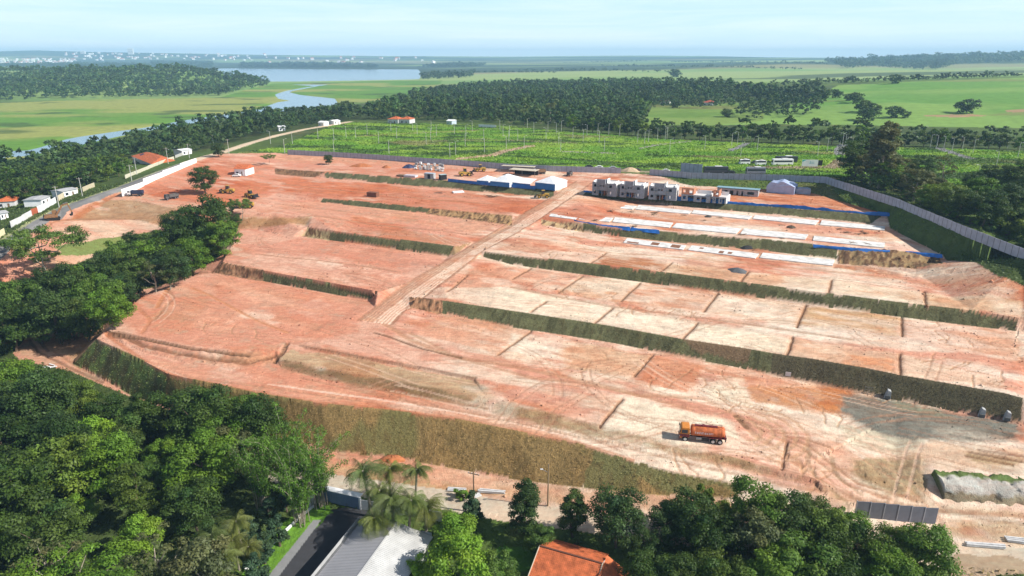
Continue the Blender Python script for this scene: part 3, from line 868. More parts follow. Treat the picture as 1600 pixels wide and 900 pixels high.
# ---- turf-covered banks
band = {}
def bank(key, top, zt, foot, zf, u0=-9999, u1=99999):
    t = [q for q in top if u0 <= q[0] <= u1]
    f = [q for q in foot if u0 - 14 <= q[0] <= u1 + 14]
    band[key] = inpoly(x + (t3 - .5) * .3, y + (t4 - .5) * .3, xyz_poly(t, zt, f, zf))
def cut(line, u, z):
    """point on a surveyed line at bearing u"""
    for a_, b_ in zip(line[:-1], line[1:]):
        if a_[0] <= u <= b_[0]:
            f_ = (u - a_[0]) / (b_[0] - a_[0])
            za, zb = (a_[2] if len(a_) > 2 else z), (b_[2] if len(b_) > 2 else z)
            return (u, a_[1] + (b_[1] - a_[1]) * f_, za + (zb - za) * f_)
    return None
def sub(line, u0, u1, z):
    r = [q for q in line if u0 < q[0] < u1]
    s, e = cut(line, u0, z), cut(line, u1, z)
    return ([s] if s else []) + r + ([e] if e else [])
def bank2(key, top, zt, foot, zf, u0, u1, du=0):
    band[key] = inpoly(x + (t3 - .5) * .3, y + (t4 - .5) * .3, xyz_poly(sub(top, u0, u1, zt), zt, sub(foot, u0 - du, u1 - du, zf), zf))
bank2('a', R1_TOP, 2.9, R1_FOOT, 0, 690, 1598, 4)
bank2('b', R2_TOP, 6.2, R2_FOOT, 3, 757, 1590, 2)
bank2('c', R3_TOP, 9, R3_FOOT, 6.2, 912, 1310, 3)
bank2('d', R4_TOP, 11.3, R4_FOOT, 9, 914, 1380, 5)
bank2('e', L1_TOP, 3, L1_FOOT, 0, 412, 589, 4)
bank2('f', L2_TOP, 6.2, L2_FOOT, 3, 516, 709, 6)
bank2('g', L3_TOP, 9, L3_FOOT, 6.2, 505, 672, 4)
bank2('h', L4_TOP, 11.6, L4_FOOT, 9, 508, 866, 1)
band['i'] = inpoly(x + (t3 - .5) * .3, y + (t4 - .5) * .3, xyz_poly(sub(F_TOP, 150, 1160, -1), -1, sub(F_FOOT, 113, 1150, -8), -8))
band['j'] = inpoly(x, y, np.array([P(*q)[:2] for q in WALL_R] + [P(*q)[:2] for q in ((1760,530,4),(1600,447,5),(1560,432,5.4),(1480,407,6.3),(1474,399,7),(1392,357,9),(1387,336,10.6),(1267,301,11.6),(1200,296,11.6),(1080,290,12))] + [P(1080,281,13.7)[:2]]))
ends = np.zeros(len(x), bool)
for q in ([(590,455,3),(640,440,2.6),(594,464,.8),(580,470,0)], [(710,385,6.2),(736,379,6),(712,397,4.2),(700,401,3.2)]):
    ends |= inpoly(x, y, np.array([P(*p_)[:2] for p_ in q]))
k0 = cls[ii]
turf = np.zeros(len(x), bool)
for kk in band.values():
    turf |= kk
streak = fbm(a, GZ[ii] * 1.6, .9, 3, 61)
clump = fbm(a, b, 3.5, 4, 62)
tcol = np.broadcast_to(np.array(TURF, np.float32), c.shape).copy()
tcol = lerp(tcol, TURF2, sstep(.45, .65, clump))
tcol = lerp(tcol, (.17, .135, .06), sstep(.55, .75, streak) * .7)
tcol = lerp(tcol, (.12, .115, .055), sstep(.55, .7, fbm(a, GZ[ii] * .35, 1.4, 2, 63)) * .6)
fi = band['i']
dry = np.broadcast_to(np.array(DRY, np.float32), c.shape).copy()
dry = lerp(dry, (.43, .285, .12), sstep(.4, .65, clump))
dry = lerp(dry, (.27, .235, .095), sstep(.5, .62, fbm(x, y, 11, 4, 64)))
ua = x / np.maximum(y, 1)
g_l = inpoly(x, y, np.array([P(*q)[:2] for q in ((140,527,-.5),(150,529,-.8),(225,564,-.8),(262,584,-.8),(240,640,-8.4),(205,617,-8.4),(113,567,-8))]))
g_r = inpoly(xw, yw, np.array([P(*q)[:2] for q in ((925,690,-1),(1180,760,-1.8),(1160,785,-5.2),(900,764,-6.5))]))
dry = np.where(g_l[:, None], lerp(tcol, (.27, .36, .11), sstep(.3, .6, clump)), dry)
dry = lerp(dry, (.25, .24, .10), g_r * .8)
red = inpoly(xw, yw, np.array([P(*q)[:2] for q in ((262,584,-.8),(400,612,-.9),(520,633,-1),(600,720,-8),(480,700,-8),(330,640,-8))]))
dry = lerp(dry, (.30, .14, .06), red * sstep(.45, .6, t2) * .8)
dry = lerp(dry, (.20, .145, .06), sstep(.56, .7, fbm(a, b, .7, 2, 65)) * .55)
tcol = np.where(fi[:, None], dry, tcol)
# bare patches in the turf on some banks
bare = band['a'] & inpoly(xw, yw, np.array([P(*q)[:2] for q in ((1060,520,3),(1170,540,3),(1165,560,1.4),(1060,540,1.4))]))
tcol = lerp(tcol, (.34, .21, .12), bare * .85)
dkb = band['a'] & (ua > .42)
tcol = lerp(tcol, (.13, .095, .06), dkb * .7)  # shaded right end of the lowest bank: its shade darkens the turf colour
tcol = np.where(band['j'][:, None], tcol * np.array((.48, .56, .5), np.float32), tcol)  # bank turned from the sun: its shade is put into the turf colour
tcol = np.where((turf & ~band['i'])[:, None], tcol * np.array((.62, .64, .66), np.float32), tcol * np.array((.76, .74, .70), np.float32))
mm = turf | ends
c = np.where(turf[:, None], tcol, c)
c = lerp(c, (.27, .18, .08), ends * .8)
dz = np.where(turf, (clump - .5) * .16 + (fbm(a, b, .9, 2, 66) - .5) * .12, dz)
# bare rough banks
for q, col in (([(640,464),(692,470),(690,492),(640,480)], (.46, .24, .13)), ([(846,342),(912,349),(912,363),(846,351)], (.50, .34, .18)), ([(347,410),(412,422),(410,440),(330,426)], (.38, .20, .11)),
               ([(482,354),(517,360),(514,376),(470,369)], (.40, .30, .16)), ([(672,325),(800,336),(800,352),(665,334)], (.38, .23, .11)), ([(430,263),(508,269),(484,277),(430,272)], (.25, .14, .075)),
               ([(1310,386),(1470,400),(1474,412),(1310,412)], (.30, .20, .10))):
    m = inpoly(x, y, Gxy(q))
    c = np.where(m[:, None], lerp(np.broadcast_to(np.array(col, np.float32), c.shape).copy(), (.14, .08, .045), sstep(.48, .62, streak)), c)
    dz = np.where(m, (streak - .5) * 1.0 + (t3 - .5) * .5, dz)
rough = inpoly(xw, yw, Gxy([(1300,405),(1400,404),(1480,410),(1490,428),(1380,430),(1300,420)])) | inpoly(xw, yw, Gxy([(168,524),(300,548),(430,548),(430,566),(380,576),(300,568),(180,530)])) | inpoly(xw, yw, Gxy([(240,340),(300,340),(300,356),(250,352)])) | inpoly(xw, yw, Gxy([(1325,720),(1448,715),(1450,780),(1380,776)]))
dz = np.where(rough & ~turf, dz + (fbm(x, y, 2.0, 3, 67) - .5) * .7, dz)
grv = inpoly(xw, yw, Gxy([(1315,618),(1450,634),(1592,662),(1590,688),(1420,690),(1310,645)]))
dz = np.where(grv & ~turf, dz + (fbm(a * .6, b, 2.2, 4, 68) - .5) * .45, dz)
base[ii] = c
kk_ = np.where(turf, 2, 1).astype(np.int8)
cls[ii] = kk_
GZ[ii] += dz * np.clip(1.2 - y / 900, .3, 1) * np.where(SNAP[ii] < 1, .25, 1)

# ---- roads: left street and the pale lane at the bottom
def strip(pl, w0, w1=None):
    q = Gxy(pl) if not isinstance(pl, np.ndarray) else pl
    return dist_pl(X, Y, q, 14)
d = dist_pl(X, Y, np.array([P(*q)[:2] for q in ROAD]), 14)
wv = np.where(Y > 360, 3.6, 3.0)
m = (d < wv) & (Y < 700)
asp = lerp(np.broadcast_to(np.array((.17, .165, .16), np.float32), base.shape).copy(), (.26, .25, .24), sstep(.4, .65, n2))
asp = np.where((Y > 385)[..., None], np.array((.62, .47, .33), np.float32) * (.85 + .3 * n2[..., None]), asp)
base[m] = asp[m]
cls[m] = 3
m = (d >= wv) & (d < 4.6 + W1 * .3) & (Y < 700) & (cls != 1)
base[m] = (np.array((.30, .30, .17), np.float32) * (.8 + .5 * n2[..., None]))[m]
LANE = [(440,742),(520,755),(600,765),(700,782),(780,796),(850,806),(900,812),(1000,826),(1200,848),(1350,860),(1500,868),(1620,876),(1720,885)]
d = dist_pl(X, Y, Gxy(LANE), 8)
m = d < 2.6 + W1 * .12
pale = lerp(np.broadcast_to(np.array((.50, .42, .32), np.float32), base.shape).copy(), (.62, .47, .34), sstep(.4, .6, n2))
base[m] = pale[m]
cls[m] = 6
# drive, lawn and yards below
m = region([(428,900),(500,800),(540,792),(600,800),(480,905)], None, False)
base[m] = (.055, .055, .06)  # shadow over the drive is put into its dark base colour
cls[m] = 7
m = region([(370,905),(455,805),(492,790),(515,800),(425,905)], None)
base[m] = (np.array((.13, .27, .03), np.float32) * (.8 + .4 * n2[..., None]))[m]
cls[m] = 8
m = region([(415,905),(490,812),(503,812),(432,905)], None, False)
base[m] = (.24, .24, .24)
cls[m] = 7
m = region([(1480,905),(1500,868),(1620,876),(1720,905)], None)
base[m] = (.36, .26, .17)
m = region([(780,850),(845,840),(850,880),(780,890)], None)
base[m] = (.09, .19, .03)
m = region([(90,385),(170,372),(250,358),(258,368),(170,395),(90,400)], None)
base[m] = (np.array((.20, .24, .07), np.float32) * (.7 + .6 * n2[..., None]))[m]
# field tracks
for pl, w, col in (([(720,248),(770,243),(790,236),(815,231),(830,228)], 3.2, (.45, .33, .22)), ([(1318,226),(1312,233),(1310,242)], 3.0, (.24, .24, .24)), ([(1465,231),(1490,240),(1515,248)], 3.0, (.24, .24, .24)),
                   ([(1168,224),(1155,230),(1140,236)], 2.2, (.24, .24, .24)), ([(560,213),(700,206),(760,203)], 1.6, (.27, .21, .11)), ([(660,220),(760,218),(900,224)], 1.6, (.22, .20, .10)), ([(876,237),(960,240)], 1.5, (.3, .28, .25)), ([(1000,232),(1030,226),(1080,221)], 1.4, (.3, .28, .25)),
                   ([(1180,262),(1230,262),(1300,262),(1318,250)], 4.0, (.30, .24, .16)), ([(880,262),(970,266),(1060,271),(1200,275),(1300,279)], 2.6, (.33, .27, .18))):
    d = dist_pl(X, Y, Gxy(pl), 14)
    m = (d < w + W1 * .3)
    base[m] = (np.array(col, np.float32) * (.85 + .3 * n2[..., None]))[m]
fm = (cls == 4) & (base[..., 1] > base[..., 0] * 1.3)
GZ[fm] += ((fbm(X, Y, 2.5, 3, 71) - .4) * .8 * (Y < 700))[fm]
gm = (cls == 0) & (Y < 500)
GZ[gm] += ((fbm(X, Y, 2.0, 2, 72) - .5) * .3)[gm]

# ---- lay the sheet: one piece per kind of ground, sharing edges
idx = np.arange(NR * NC).reshape(NR, NC)
QF = np.stack([idx[:-1, :-1], idx[:-1, 1:], idx[1:, 1:], idx[1:, :-1]], -1).reshape(-1, 4)
QC = cls[:-1, :-1].reshape(-1)
AV = np.stack([GX, GY, GZ], -1).reshape(-1, 3)
AC = np.clip(base.reshape(-1, 3), 0.01, .9)
M_SOIL = ground_mat('bare_soil', .9, .20, 1.1, 5.0, .15, .95, .22)
M_TURF = ground_mat('turf', .8, .25, 1.8, 6.0, .30)
M_ROAD = ground_mat('worn_asphalt', .25, .05, .8, 8.0, .12)
M_LANE = ground_mat('packed_dirt', .5, .12, .8, 6.0, .14, .95, .15)
M_FIELD = ground_mat('field_grass', .7, .35, .5, 2.0, .30)
M_MARSH = ground_mat('marsh_grass', .5, .25, .12, .6, .22)
M_GROUND = ground_mat('ground_cover', .8, .5, .25, 1.2, .28)
M_PAST = ground_mat('pasture_grass', .5, .2, .10, .7, .16)
def sheet(name, sel, material):
    f = QF[sel]
    used = np.unique(f)
    remap = np.full(NR * NC, -1, np.int32)
    remap[used] = np.arange(len(used))
    o = link_mesh(name, mesh_np(name, AV[used], remap[f], [material], {'Col': AC[used]}))
    tag(o, kind='structure')
    return o
sheet('site_ground', QC == 1, M_SOIL)
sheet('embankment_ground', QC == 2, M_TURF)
sheet('road', QC == 3, M_ROAD)
sheet('dirt_road', QC == 6, M_LANE)
sheet('field_ground', QC == 4, M_FIELD)
sheet('marsh_ground', QC == 5, M_MARSH)
sheet('pasture_ground', QC == 9, M_PAST)
sheet('driveway', QC == 7, M_ROAD)
sheet('lawn', QC == 8, M_GROUND)
sheet('ground', QC == 0, M_GROUND)
def hz(xx, yy):
    """height of the finished sheet"""
    r = np.searchsorted(YR, yy)
    r = min(max(r, 1), NR - 1)
    s = np.clip(xx / yy, SC[0], SC[-1])
    k = min(max(np.searchsorted(SC, s), 1), NC - 1)
    fr = (yy - YR[r - 1]) / (YR[r] - YR[r - 1])
    fk = (s - SC[k - 1]) / (SC[k] - SC[k - 1])
    z = GZ[r - 1:r + 1, k - 1:k + 1]
    return float((z[0, 0] * (1 - fk) + z[0, 1] * fk) * (1 - fr) + (z[1, 0] * (1 - fk) + z[1, 1] * fk) * fr)
def GG(u, v):
    p = G(u, v)
    return Vector((p.x, p.y, hz(p.x, p.y)))

# water
def water_mat():
    m, n, l, b = new_mat('lake_water')
    b.inputs['Base Color'].default_value = (.10, .14, .17, 1)
    b.inputs['Roughness'].default_value = .12
    b.inputs['Specular IOR Level'].default_value = .5
    g = n.new('ShaderNodeNewGeometry')
    z = n.new('ShaderNodeTexNoise')
    z.inputs['Scale'].default_value = .35
    z.inputs['Detail'].default_value = 4
    l.new(g.outputs['Position'], z.inputs['Vector'])
    bp = n.new('ShaderNodeBump')
    bp.inputs['Strength'].default_value = .25
    bp.inputs['Distance'].default_value = .3
    l.new(z.outputs['Fac'], bp.inputs['Height'])
    l.new(bp.outputs['Normal'], b.inputs['Normal'])
    return m
wv_ = [(-9000, 560, -9.3), (300, 560, -9.3), (1500, 2500, -9.3), (1500, 7000, -9.3), (-9000, 7000, -9.3)]
wo = link_mesh('water', bpy.data.meshes.new('water'))
wo.data.from_pydata(wv_, [], [list(range(5))])
wo.data.materials.append(water_mat())
tag(wo, kind='structure')
# ------------------------------------------------------------------ foliage
def leaf_mat(name, ramp=None, trans=.28):
    """leaves: colour from the leaf attribute, times a tone that varies from tree to tree"""
    m, n, l, b = new_mat(name)
    out = n['Material Output']
    b.inputs['Roughness'].default_value = .55
    b.inputs['Specular IOR Level'].default_value = .25
    at = n.new('ShaderNodeAttribute')
    at.attribute_name = 'Col'
    src = at.outputs['Color']
    if ramp:
        oi = n.new('ShaderNodeObjectInfo')
        rp = n.new('ShaderNodeValToRGB')
        e = rp.color_ramp.elements
        while len(e) < len(ramp):
            e.new(.5)
        for k, cc in enumerate(ramp):
            e[k].position = k / (len(ramp) - 1)
            e[k].color = (*cc, 1)
        l.new(oi.outputs['Random'], rp.inputs['Fac'])
        mu = n.new('ShaderNodeVectorMath')
        mu.operation = 'MULTIPLY'
        l.new(at.outputs['Color'], mu.inputs[0])
        l.new(rp.outputs['Color'], mu.inputs[1])
        src = mu.outputs['Vector']
    l.new(src, b.inputs['Base Color'])
    tr = n.new('ShaderNodeBsdfTranslucent')
    sc = n.new('ShaderNodeVectorMath')
    sc.operation = 'MULTIPLY'
    sc.inputs[1].default_value = (1.3, 1.25, .6)
    l.new(src, sc.inputs[0])
    l.new(sc.outputs['Vector'], tr.inputs['Color'])
    mx = n.new('ShaderNodeMixShader')
    mx.inputs[0].default_value = trans
    l.new(b.outputs['BSDF'], mx.inputs[1])
    l.new(tr.outputs['BSDF'], mx.inputs[2])
    l.new(mx.outputs['Shader'], out.inputs['Surface'])
    return m
ML_DARK = leaf_mat('dark_leaves', [(.034, .068, .010), (.058, .102, .014), (.046, .086, .022), (.080, .125, .018)])
ML_MID = leaf_mat('green_leaves', [(.078, .155, .013), (.118, .210, .018), (.092, .160, .030), (.145, .205, .024)])
ML_BRIGHT = leaf_mat('bright_leaves', [(.150, .280, .018), (.185, .300, .026), (.140, .260, .026)])
ML_OLIVE = leaf_mat('olive_leaves', [(.125, .135, .042), (.105, .125, .045), (.140, .145, .058)])
ML_BLUE = leaf_mat('bluish_leaves', [(.040, .080, .036), (.050, .092, .042)])
ML_PALM = leaf_mat('palm_leaves', [(.110, .165, .036), (.160, .175, .038), (.090, .150, .045)])
ML_FAR = leaf_mat('wood_leaves', None, .2)
M_BARK = mat('bark', (.13, .095, .065), .9, 0, .3, 3, .6, 12)
M_BARK2 = mat('pale_bark', (.30, .26, .20), .9, 0, .3, 3, .6, 12)

def leaves(r, centers, normals, size, flat=.62, col=None, droop=0.0):
    """one folded leaf spray per centre -> verts (4n,3), faces (n,4), colours (4n,3)"""
    n = len(centers)
    nn = normals + r.normal(0, .55, (n, 3))
    nn /= np.linalg.norm(nn, axis=1, keepdims=True) + 1e-9
    t = np.cross(nn, r.normal(0, 1, (n, 3)))
    t[:, 2] -= droop
    t /= np.linalg.norm(t, axis=1, keepdims=True) + 1e-9
    b = np.cross(nn, t)
    s = (size * r.uniform(.65, 1.35, n))[:, None]
    fold = nn * s * .12
    v = np.stack([centers + t * s * .6, centers + b * s * flat * .5 - fold, centers - t * s * .55, centers - b * s * flat * .5 - fold], 1)
    f = np.arange(4 * n).reshape(n, 4)
    if col is None:
        col = np.ones((n, 3))
    return v.reshape(-1, 3), f, np.repeat(col, 4, 0)

def crown_arrays(seed, W, Hc, lobes, n, leaf, z0, shape='round', sparse=0.0):
    """leaf sprays gathered in lobes on limbs; W width, Hc crown height, z0 height of crown base"""
    r = np.random.default_rng(seed)
    C, R = [], []
    tries = 0
    while len(C) < lobes and tries < lobes * 60:
        tries += 1
        u = r.uniform(-1, 1, 3)
        q = np.linalg.norm(u)
        if q > 1 or q < .35:
            continue
        zz = (u[2] + 1) / 2
        if shape == 'umbrella':
            if zz < .55 and r.random() < .75: continue
            k = .55 + .45 * zz
        elif shape == 'column':
            k = .62 * (1 - .35 * abs(u[2]))
            k = .5 * (1.15 - .55 * zz)
        elif shape == 'tall':
            k = .5 * (1 - .25 * u[2])
        else:
            if zz < .25 and r.random() < .4: continue
            k = .56
        rad = W * r.uniform(.10, .20) * (1 - sparse * .4)
        c_ = np.array((u[0] * W * k * .82, u[1] * W * k * .82, z0 + zz * Hc * .86))
        if any(np.linalg.norm(c_ - o) < .5 * (rad + s) * (1 + sparse) for o, s in zip(C, R)):
            if r.random() < .75: continue
        C.append(c_)
        R.append(rad)
    C, R = np.array(C), np.array(R)
    w = R ** 2
    k = r.choice(len(C), n, p=w / w.sum())
    d = r.normal(0, 1, (n, 3))
    d[:, 2] = np.where(r.random(n) < .72, np.abs(d[:, 2]), d[:, 2])
    d /= np.linalg.norm(d, axis=1, keepdims=True)
    rad = R[k] * (r.random(n) ** .35) * r.uniform(.75, 1.2, n)
    sq = np.array((1, 1, .72 if shape != 'umbrella' else .5))
    pos = C[k] + d * rad[:, None] * sq
    nor = d * np.array((1, 1, 1.2)) + np.array((0, 0, .35))
    lobef = r.uniform(.80, 1.22, len(C))
    hue = r.normal(0, .06, len(C))
    f = lobef[k] * r.uniform(.78, 1.25, n)
    col = np.stack([f * (1 + hue[k]), f, f * (1 - hue[k])], 1)
    v, fc_, cc = leaves(r, pos, nor, leaf, .62, col)
    return v, fc_, cc, C, R

def tube(path, rad, seg=6):
    """tapered tube along a path -> verts, faces (quads)"""
    path = np.asarray(path, float)
    V, F = [], []
    for i, p_ in enumerate(path):
        t = path[min(i + 1, len(path) - 1)] - path[max(i - 1, 0)]
        t = t / (np.linalg.norm(t) + 1e-9)
        a = np.cross(t, (0.3, 1, 0.1))
        a /= np.linalg.norm(a) + 1e-9
        b = np.cross(t, a)
        for k in range(seg):
            th = 2 * math.pi * k / seg
            V.append(p_ + rad[i] * (a * math.cos(th) + b * math.sin(th)))
        if i:
            o = (i - 1) * seg
            for k in range(seg):
                F.append((o + k, o + (k + 1) % seg, o + seg + (k + 1) % seg, o + seg + k))
    V.append(path[-1])
    n = len(V) - 1
    for k in range(seg):
        F.append((n - seg + k, n - seg + (k + 1) % seg, n, n))
    return np.array(V), np.array(F)

def merge(parts):
    V, F, C, o = [], [], [], 0
    for q in parts:
        V.append(q[0]); F.append(q[1] + o); o += len(q[0])
        if len(q) > 2: C.append(q[2])
    return np.concatenate(V), np.concatenate(F), (np.concatenate(C) if C else None)

def poly_mesh(name, V, F, mats, C=None):
    """like mesh_np but copes with the doubled corner of a tube's tip"""
    me = bpy.data.meshes.new(name)
    fl = [tuple(dict.fromkeys(q)) for q in F.tolist()]
    me.from_pydata([tuple(q) for q in V], [], fl)
    for m_ in mats: me.materials.append(m_)
    return me

def trunk_mesh(name, seed, Ht, C, R, r0, bark, limbs=7):
    r = np.random.default_rng(seed + 900)
    top = np.array((r.normal(0, .3), r.normal(0, .3), Ht))
    mid = top * .5 + np.array((r.normal(0, .25), r.normal(0, .25), 0))
    parts = [tube([(0, 0, -.8), (0, 0, .1), mid, top], [r0 * 1.5, r0 * 1.15, r0 * .8, r0 * .4])]
    for c_ in C[:limbs]:
        s = np.array((0, 0, 0)) * .5 + mid * r.uniform(.75, 1.0) if c_[2] < Ht else top * r.uniform(.6, .95)
        m_ = (s + c_) / 2 + np.array((0, 0, -.12 * np.linalg.norm(c_ - s)))
        parts.append(tube([s, m_, c_], [r0 * .5, r0 * .32, r0 * .1], 5))
    V, F, _ = merge(parts)
    return poly_mesh(name, V, F, [bark])

class Kind:
    pass
def make_kind(seed, W, H, crown, lobes, n, leaf, lm, shape='round', bark=None, r0=.22, sparse=0.0):
    k = Kind()
    z0 = H * (1 - crown)
    v, f, cc, C, R = crown_arrays(seed, W, H * crown, lobes, n, leaf, z0, shape, sparse)
    k.crown = mesh_np('crown', v, f, [lm], {'Col': cc})
    k.trunk = trunk_mesh('trunk', seed, z0 + H * crown * .45, C, R, r0, bark or M_BARK)
    k.W, k.H, k.zc = W, H, z0 + H * crown * .5
    return k
K = {}
for i in range(4):
    K['dark', i] = make_kind(100 + i, 9, 11, .90, 44, 10000, .33, ML_DARK)
    K['mid', i] = make_kind(120 + i, 8.5, 10, .90, 40, 9500, .33, ML_MID)
for i in range(2):
    K['bright', i] = make_kind(140 + i, 8, 9.5, .88, 36, 9000, .32, ML_BRIGHT)
    K['olive', i] = make_kind(150 + i, 7.5, 9, .85, 30, 6500, .31, ML_OLIVE, 'round', M_BARK2, .2, .35)
    K['column', i] = make_kind(160 + i, 6.5, 12, .88, 30, 9000, .31, ML_DARK, 'column')
    K['umbrella', i] = make_kind(170 + i, 11, 9.5, .48, 26, 7500, .32, ML_MID, 'umbrella', M_BARK2, .22, .3)
    K['tall', i] = make_kind(180 + i, 8.5, 19, .90, 64, 12000, .46, ML_OLIVE, 'tall', M_BARK2, .35, .35)
    K['blue', i] = make_kind(190 + i, 4.6, 8, .92, 22, 4200, .34, ML_BLUE, 'column')
    K['bush', i] = make_kind(200 + i, 3.6, 2.6, .95, 12, 1500, .30, ML_MID)
    K['bare', i] = make_kind(210 + i, 6.5, 8.5, .7, 18, 1100, .30, ML_OLIVE, 'round', M_BARK2, .2, .5)
def low(seed, W, H, n, leaf, lm, shape='round'):
    return make_kind(seed, W, H, .93, 20, n, leaf, lm, shape)
for i in range(4):
    K['fdark', i] = low(300 + i, 10.5, 12, 1100, .95, ML_DARK)
    K['fmid', i] = low(310 + i, 10, 11, 1000, .95, ML_MID)
K['fbush', 0] = make_kind(330, 11, 8, .98, 24, 1500, .8, ML_DARK)
K['feuc', 0] = low(320, 7, 15, 900, .9, ML_DARK, 'tall')
K['feuc', 1] = low(321, 6.5, 14, 900, .9, ML_MID, 'tall')

n_tree = 0
def plant(kind, x, y, s=1.0, label=None, group=None, name='tree', cat='tree', sz=1.0, sink=.15):
    global n_tree
    n_tree += 1
    var = [q for q in K if q[0] == kind]
    k = K[var[int(rng.integers(len(var)))]]
    e = empty(name, (x, y, hz(x, y) - sink), rng.uniform(0, 6.28), label, cat, group, (s, s, s * sz))
    link_mesh('trunk', k.trunk, e)
    link_mesh('crown', k.crown, e)
    return e
def by_crown(kind, u, v, wpx, sz=1.0):
    """ground point and scale of a tree whose crown is centred on a bearing and looks wpx wide"""
    k = K[(kind, 0)]
    z, s = gz(*G(u, min(v + 30, 890))[:2]), 1.0
    for _ in range(8):
        x_, y_, _z = P(u, v, z + k.zc * s * sz)
        t = math.hypot(y_, (CAMH - _z)) 
        dep = y_ * CP + (CAMH - _z) * SP
        s = wpx * dep / FPX / k.W
        z = .5 * z + .5 * gz(x_, y_)
    return x_, y_, s
def crown_at(kind, u, v, wpx, label=None, group=None, sz=1.0, name='tree', cat='tree'):
    x_, y_, s = by_crown(kind, u, v, wpx, sz)
    return plant(kind, x_, y_, s, label, group, name, cat, sz)
def scatter(poly_xy, dmin, n=99999, seed=1, tries=30000):
    r = np.random.default_rng(seed)
    poly = np.asarray(poly_xy)
    lo, hi = poly.min(0), poly.max(0)
    cand = r.uniform(lo, hi, (tries, 2))
    cand = cand[inpoly(cand[:, 0], cand[:, 1], poly)]
    cell, out = {}, []
    for q in cand:
        key = (int(q[0] // dmin), int(q[1] // dmin))
        ok = True
        for a_ in (-1, 0, 1):
            for b_ in (-1, 0, 1):
                for o in cell.get((key[0] + a_, key[1] + b_), ()):
                    if (o[0] - q[0]) ** 2 + (o[1] - q[1]) ** 2 < dmin * dmin: ok = False
        if ok:
            cell.setdefault(key, []).append(q)
            out.append(q)
            if len(out) >= n: break
    return np.array(out)

# ---- wood below the turf slope, lower left
TONE = {'dark': 'dark green', 'mid': 'mid green', 'bright': 'bright lime green', 'olive': 'olive yellowish', 'column': 'narrow dark green', 'bare': 'thin greyish half-bare', 'umbrella': 'flat-topped spreading', 'blue': 'bluish green upright', 'tall': 'tall airy', 'fdark': 'dark green', 'fmid': 'mid green', 'feuc': 'slender upright'}
FRONT = Gxy([(-170,600),(0,614),(60,632),(130,640),(190,668),(260,672),(330,668)])
def CAMH_FRONT(q):
    return np.min(np.hypot(FRONT[:, 0] - q[0], FRONT[:, 1] - q[1])) < 9
def wood(poly_px, dmin, mix, where, grp, smin, smax, seed, n=999, keep=None, minz=None):
    pts_ = scatter(Gxy(poly_px), dmin, 9999, seed)
    if keep is not None:
        pts_ = pts_[~inpoly(pts_[:, 0], pts_[:, 1], Gxy(keep))]
    pts_ = pts_[np.argsort(np.hypot(pts_[:, 0], pts_[:, 1]))]
    kinds = [m_[0] for m_ in mix]
    w = np.array([m_[1] for m_ in mix], float)
    for q in pts_[:n]:
        k = kinds[rng.choice(len(kinds), p=w / w.sum())]
        near_ = (.80 if CAMH_FRONT(q) else 1.0)
        plant(k, q[0], q[1], near_ * rng.uniform(smin, smax), f'{TONE[k]} leafy tree {where}', f'{TONE[k]} {grp}', sz=rng.uniform(.85, 1.15))
    return pts_[n:]
wood([(-170,600),(-60,606),(0,614),(60,632),(130,640),(190,668),(260,672),(330,665),(420,690),(470,730),(470,780),(425,800),(385,850),(350,900),(330,1000),(-170,1000)], 7.9,
     [('dark', 5), ('mid', 4.2), ('bright', 2.4), ('olive', 2.4), ('column', 1.2), ('bare', 1.2), ('umbrella', 1.4)], 'in the dense wood below the turf slope', 'trees of the wood below the turf slope', .72, 1.6, 3, 78)

for u, v, w, k in ((25,592,70,'mid'),(75,602,64,'dark'),(118,616,58,'mid'),(165,642,66,'dark'),(215,654,70,'mid'),(262,642,74,'dark'),(318,634,84,'dark'),(372,642,70,'mid'),(415,668,66,'dark'),(345,676,80,'mid'),(150,684,80,'bright'),(60,652,80,'dark')):
    crown_at(k, u, v, w, f'{TONE[k]} leafy tree in the dense wood below the turf slope', f'{TONE[k]} trees of the wood below the turf slope')
# ---- gully wood between street and site
gl = [(320,338,72),(290,362,60),(346,362,48),(278,342,46),(250,380,52),(224,392,56),(182,396,52),(266,408,50),(296,392,52),(200,418,60),(158,422,60),(130,432,62),(98,446,70),(150,455,68),(60,446,58),(28,466,70),(82,482,70),(130,486,60),(172,470,58),(14,500,62),(58,500,46),(-12,478,60),(-30,450,70),(-50,506,70),(98,494,40),(186,446,50),(318,372,44),(240,404,44)]
gk = ['dark','dark','mid','dark','dark','mid','mid','dark','mid','dark','dark','mid','dark','mid','dark','mid','dark','dark','mid','dark','mid','dark','mid','dark','dark','dark','mid','dark']
for (u, v, w), k in zip(gl, gk):
    crown_at(k, u, v + 4, w * 1.12, f'{TONE[k]} tree in the gully wood beside the bare cut', f'{TONE[k]} trees of the gully wood', sz=1.05)
crown_at('bare', 238, 424, 44, 'grey half-bare tree with a pale trunk at the gully edge')
crown_at('bare', 262, 425, 34, 'small thin grey tree at the gully edge next to the bare cut')
crown_at('umbrella', 62, 366, 84, 'spreading airy tree with layered crown beside the sandy lot and the street', sz=1.35)
crown_at('umbrella', 28, 376, 40, 'smaller flat-topped tree at the street bend beside the airy spreading tree')
crown_at('umbrella', 66, 400, 34, 'low airy crown below the spreading tree by the street')
crown_at('dark', 205, 372, 28, 'small round tree standing alone on the grass strip above the gully wood')
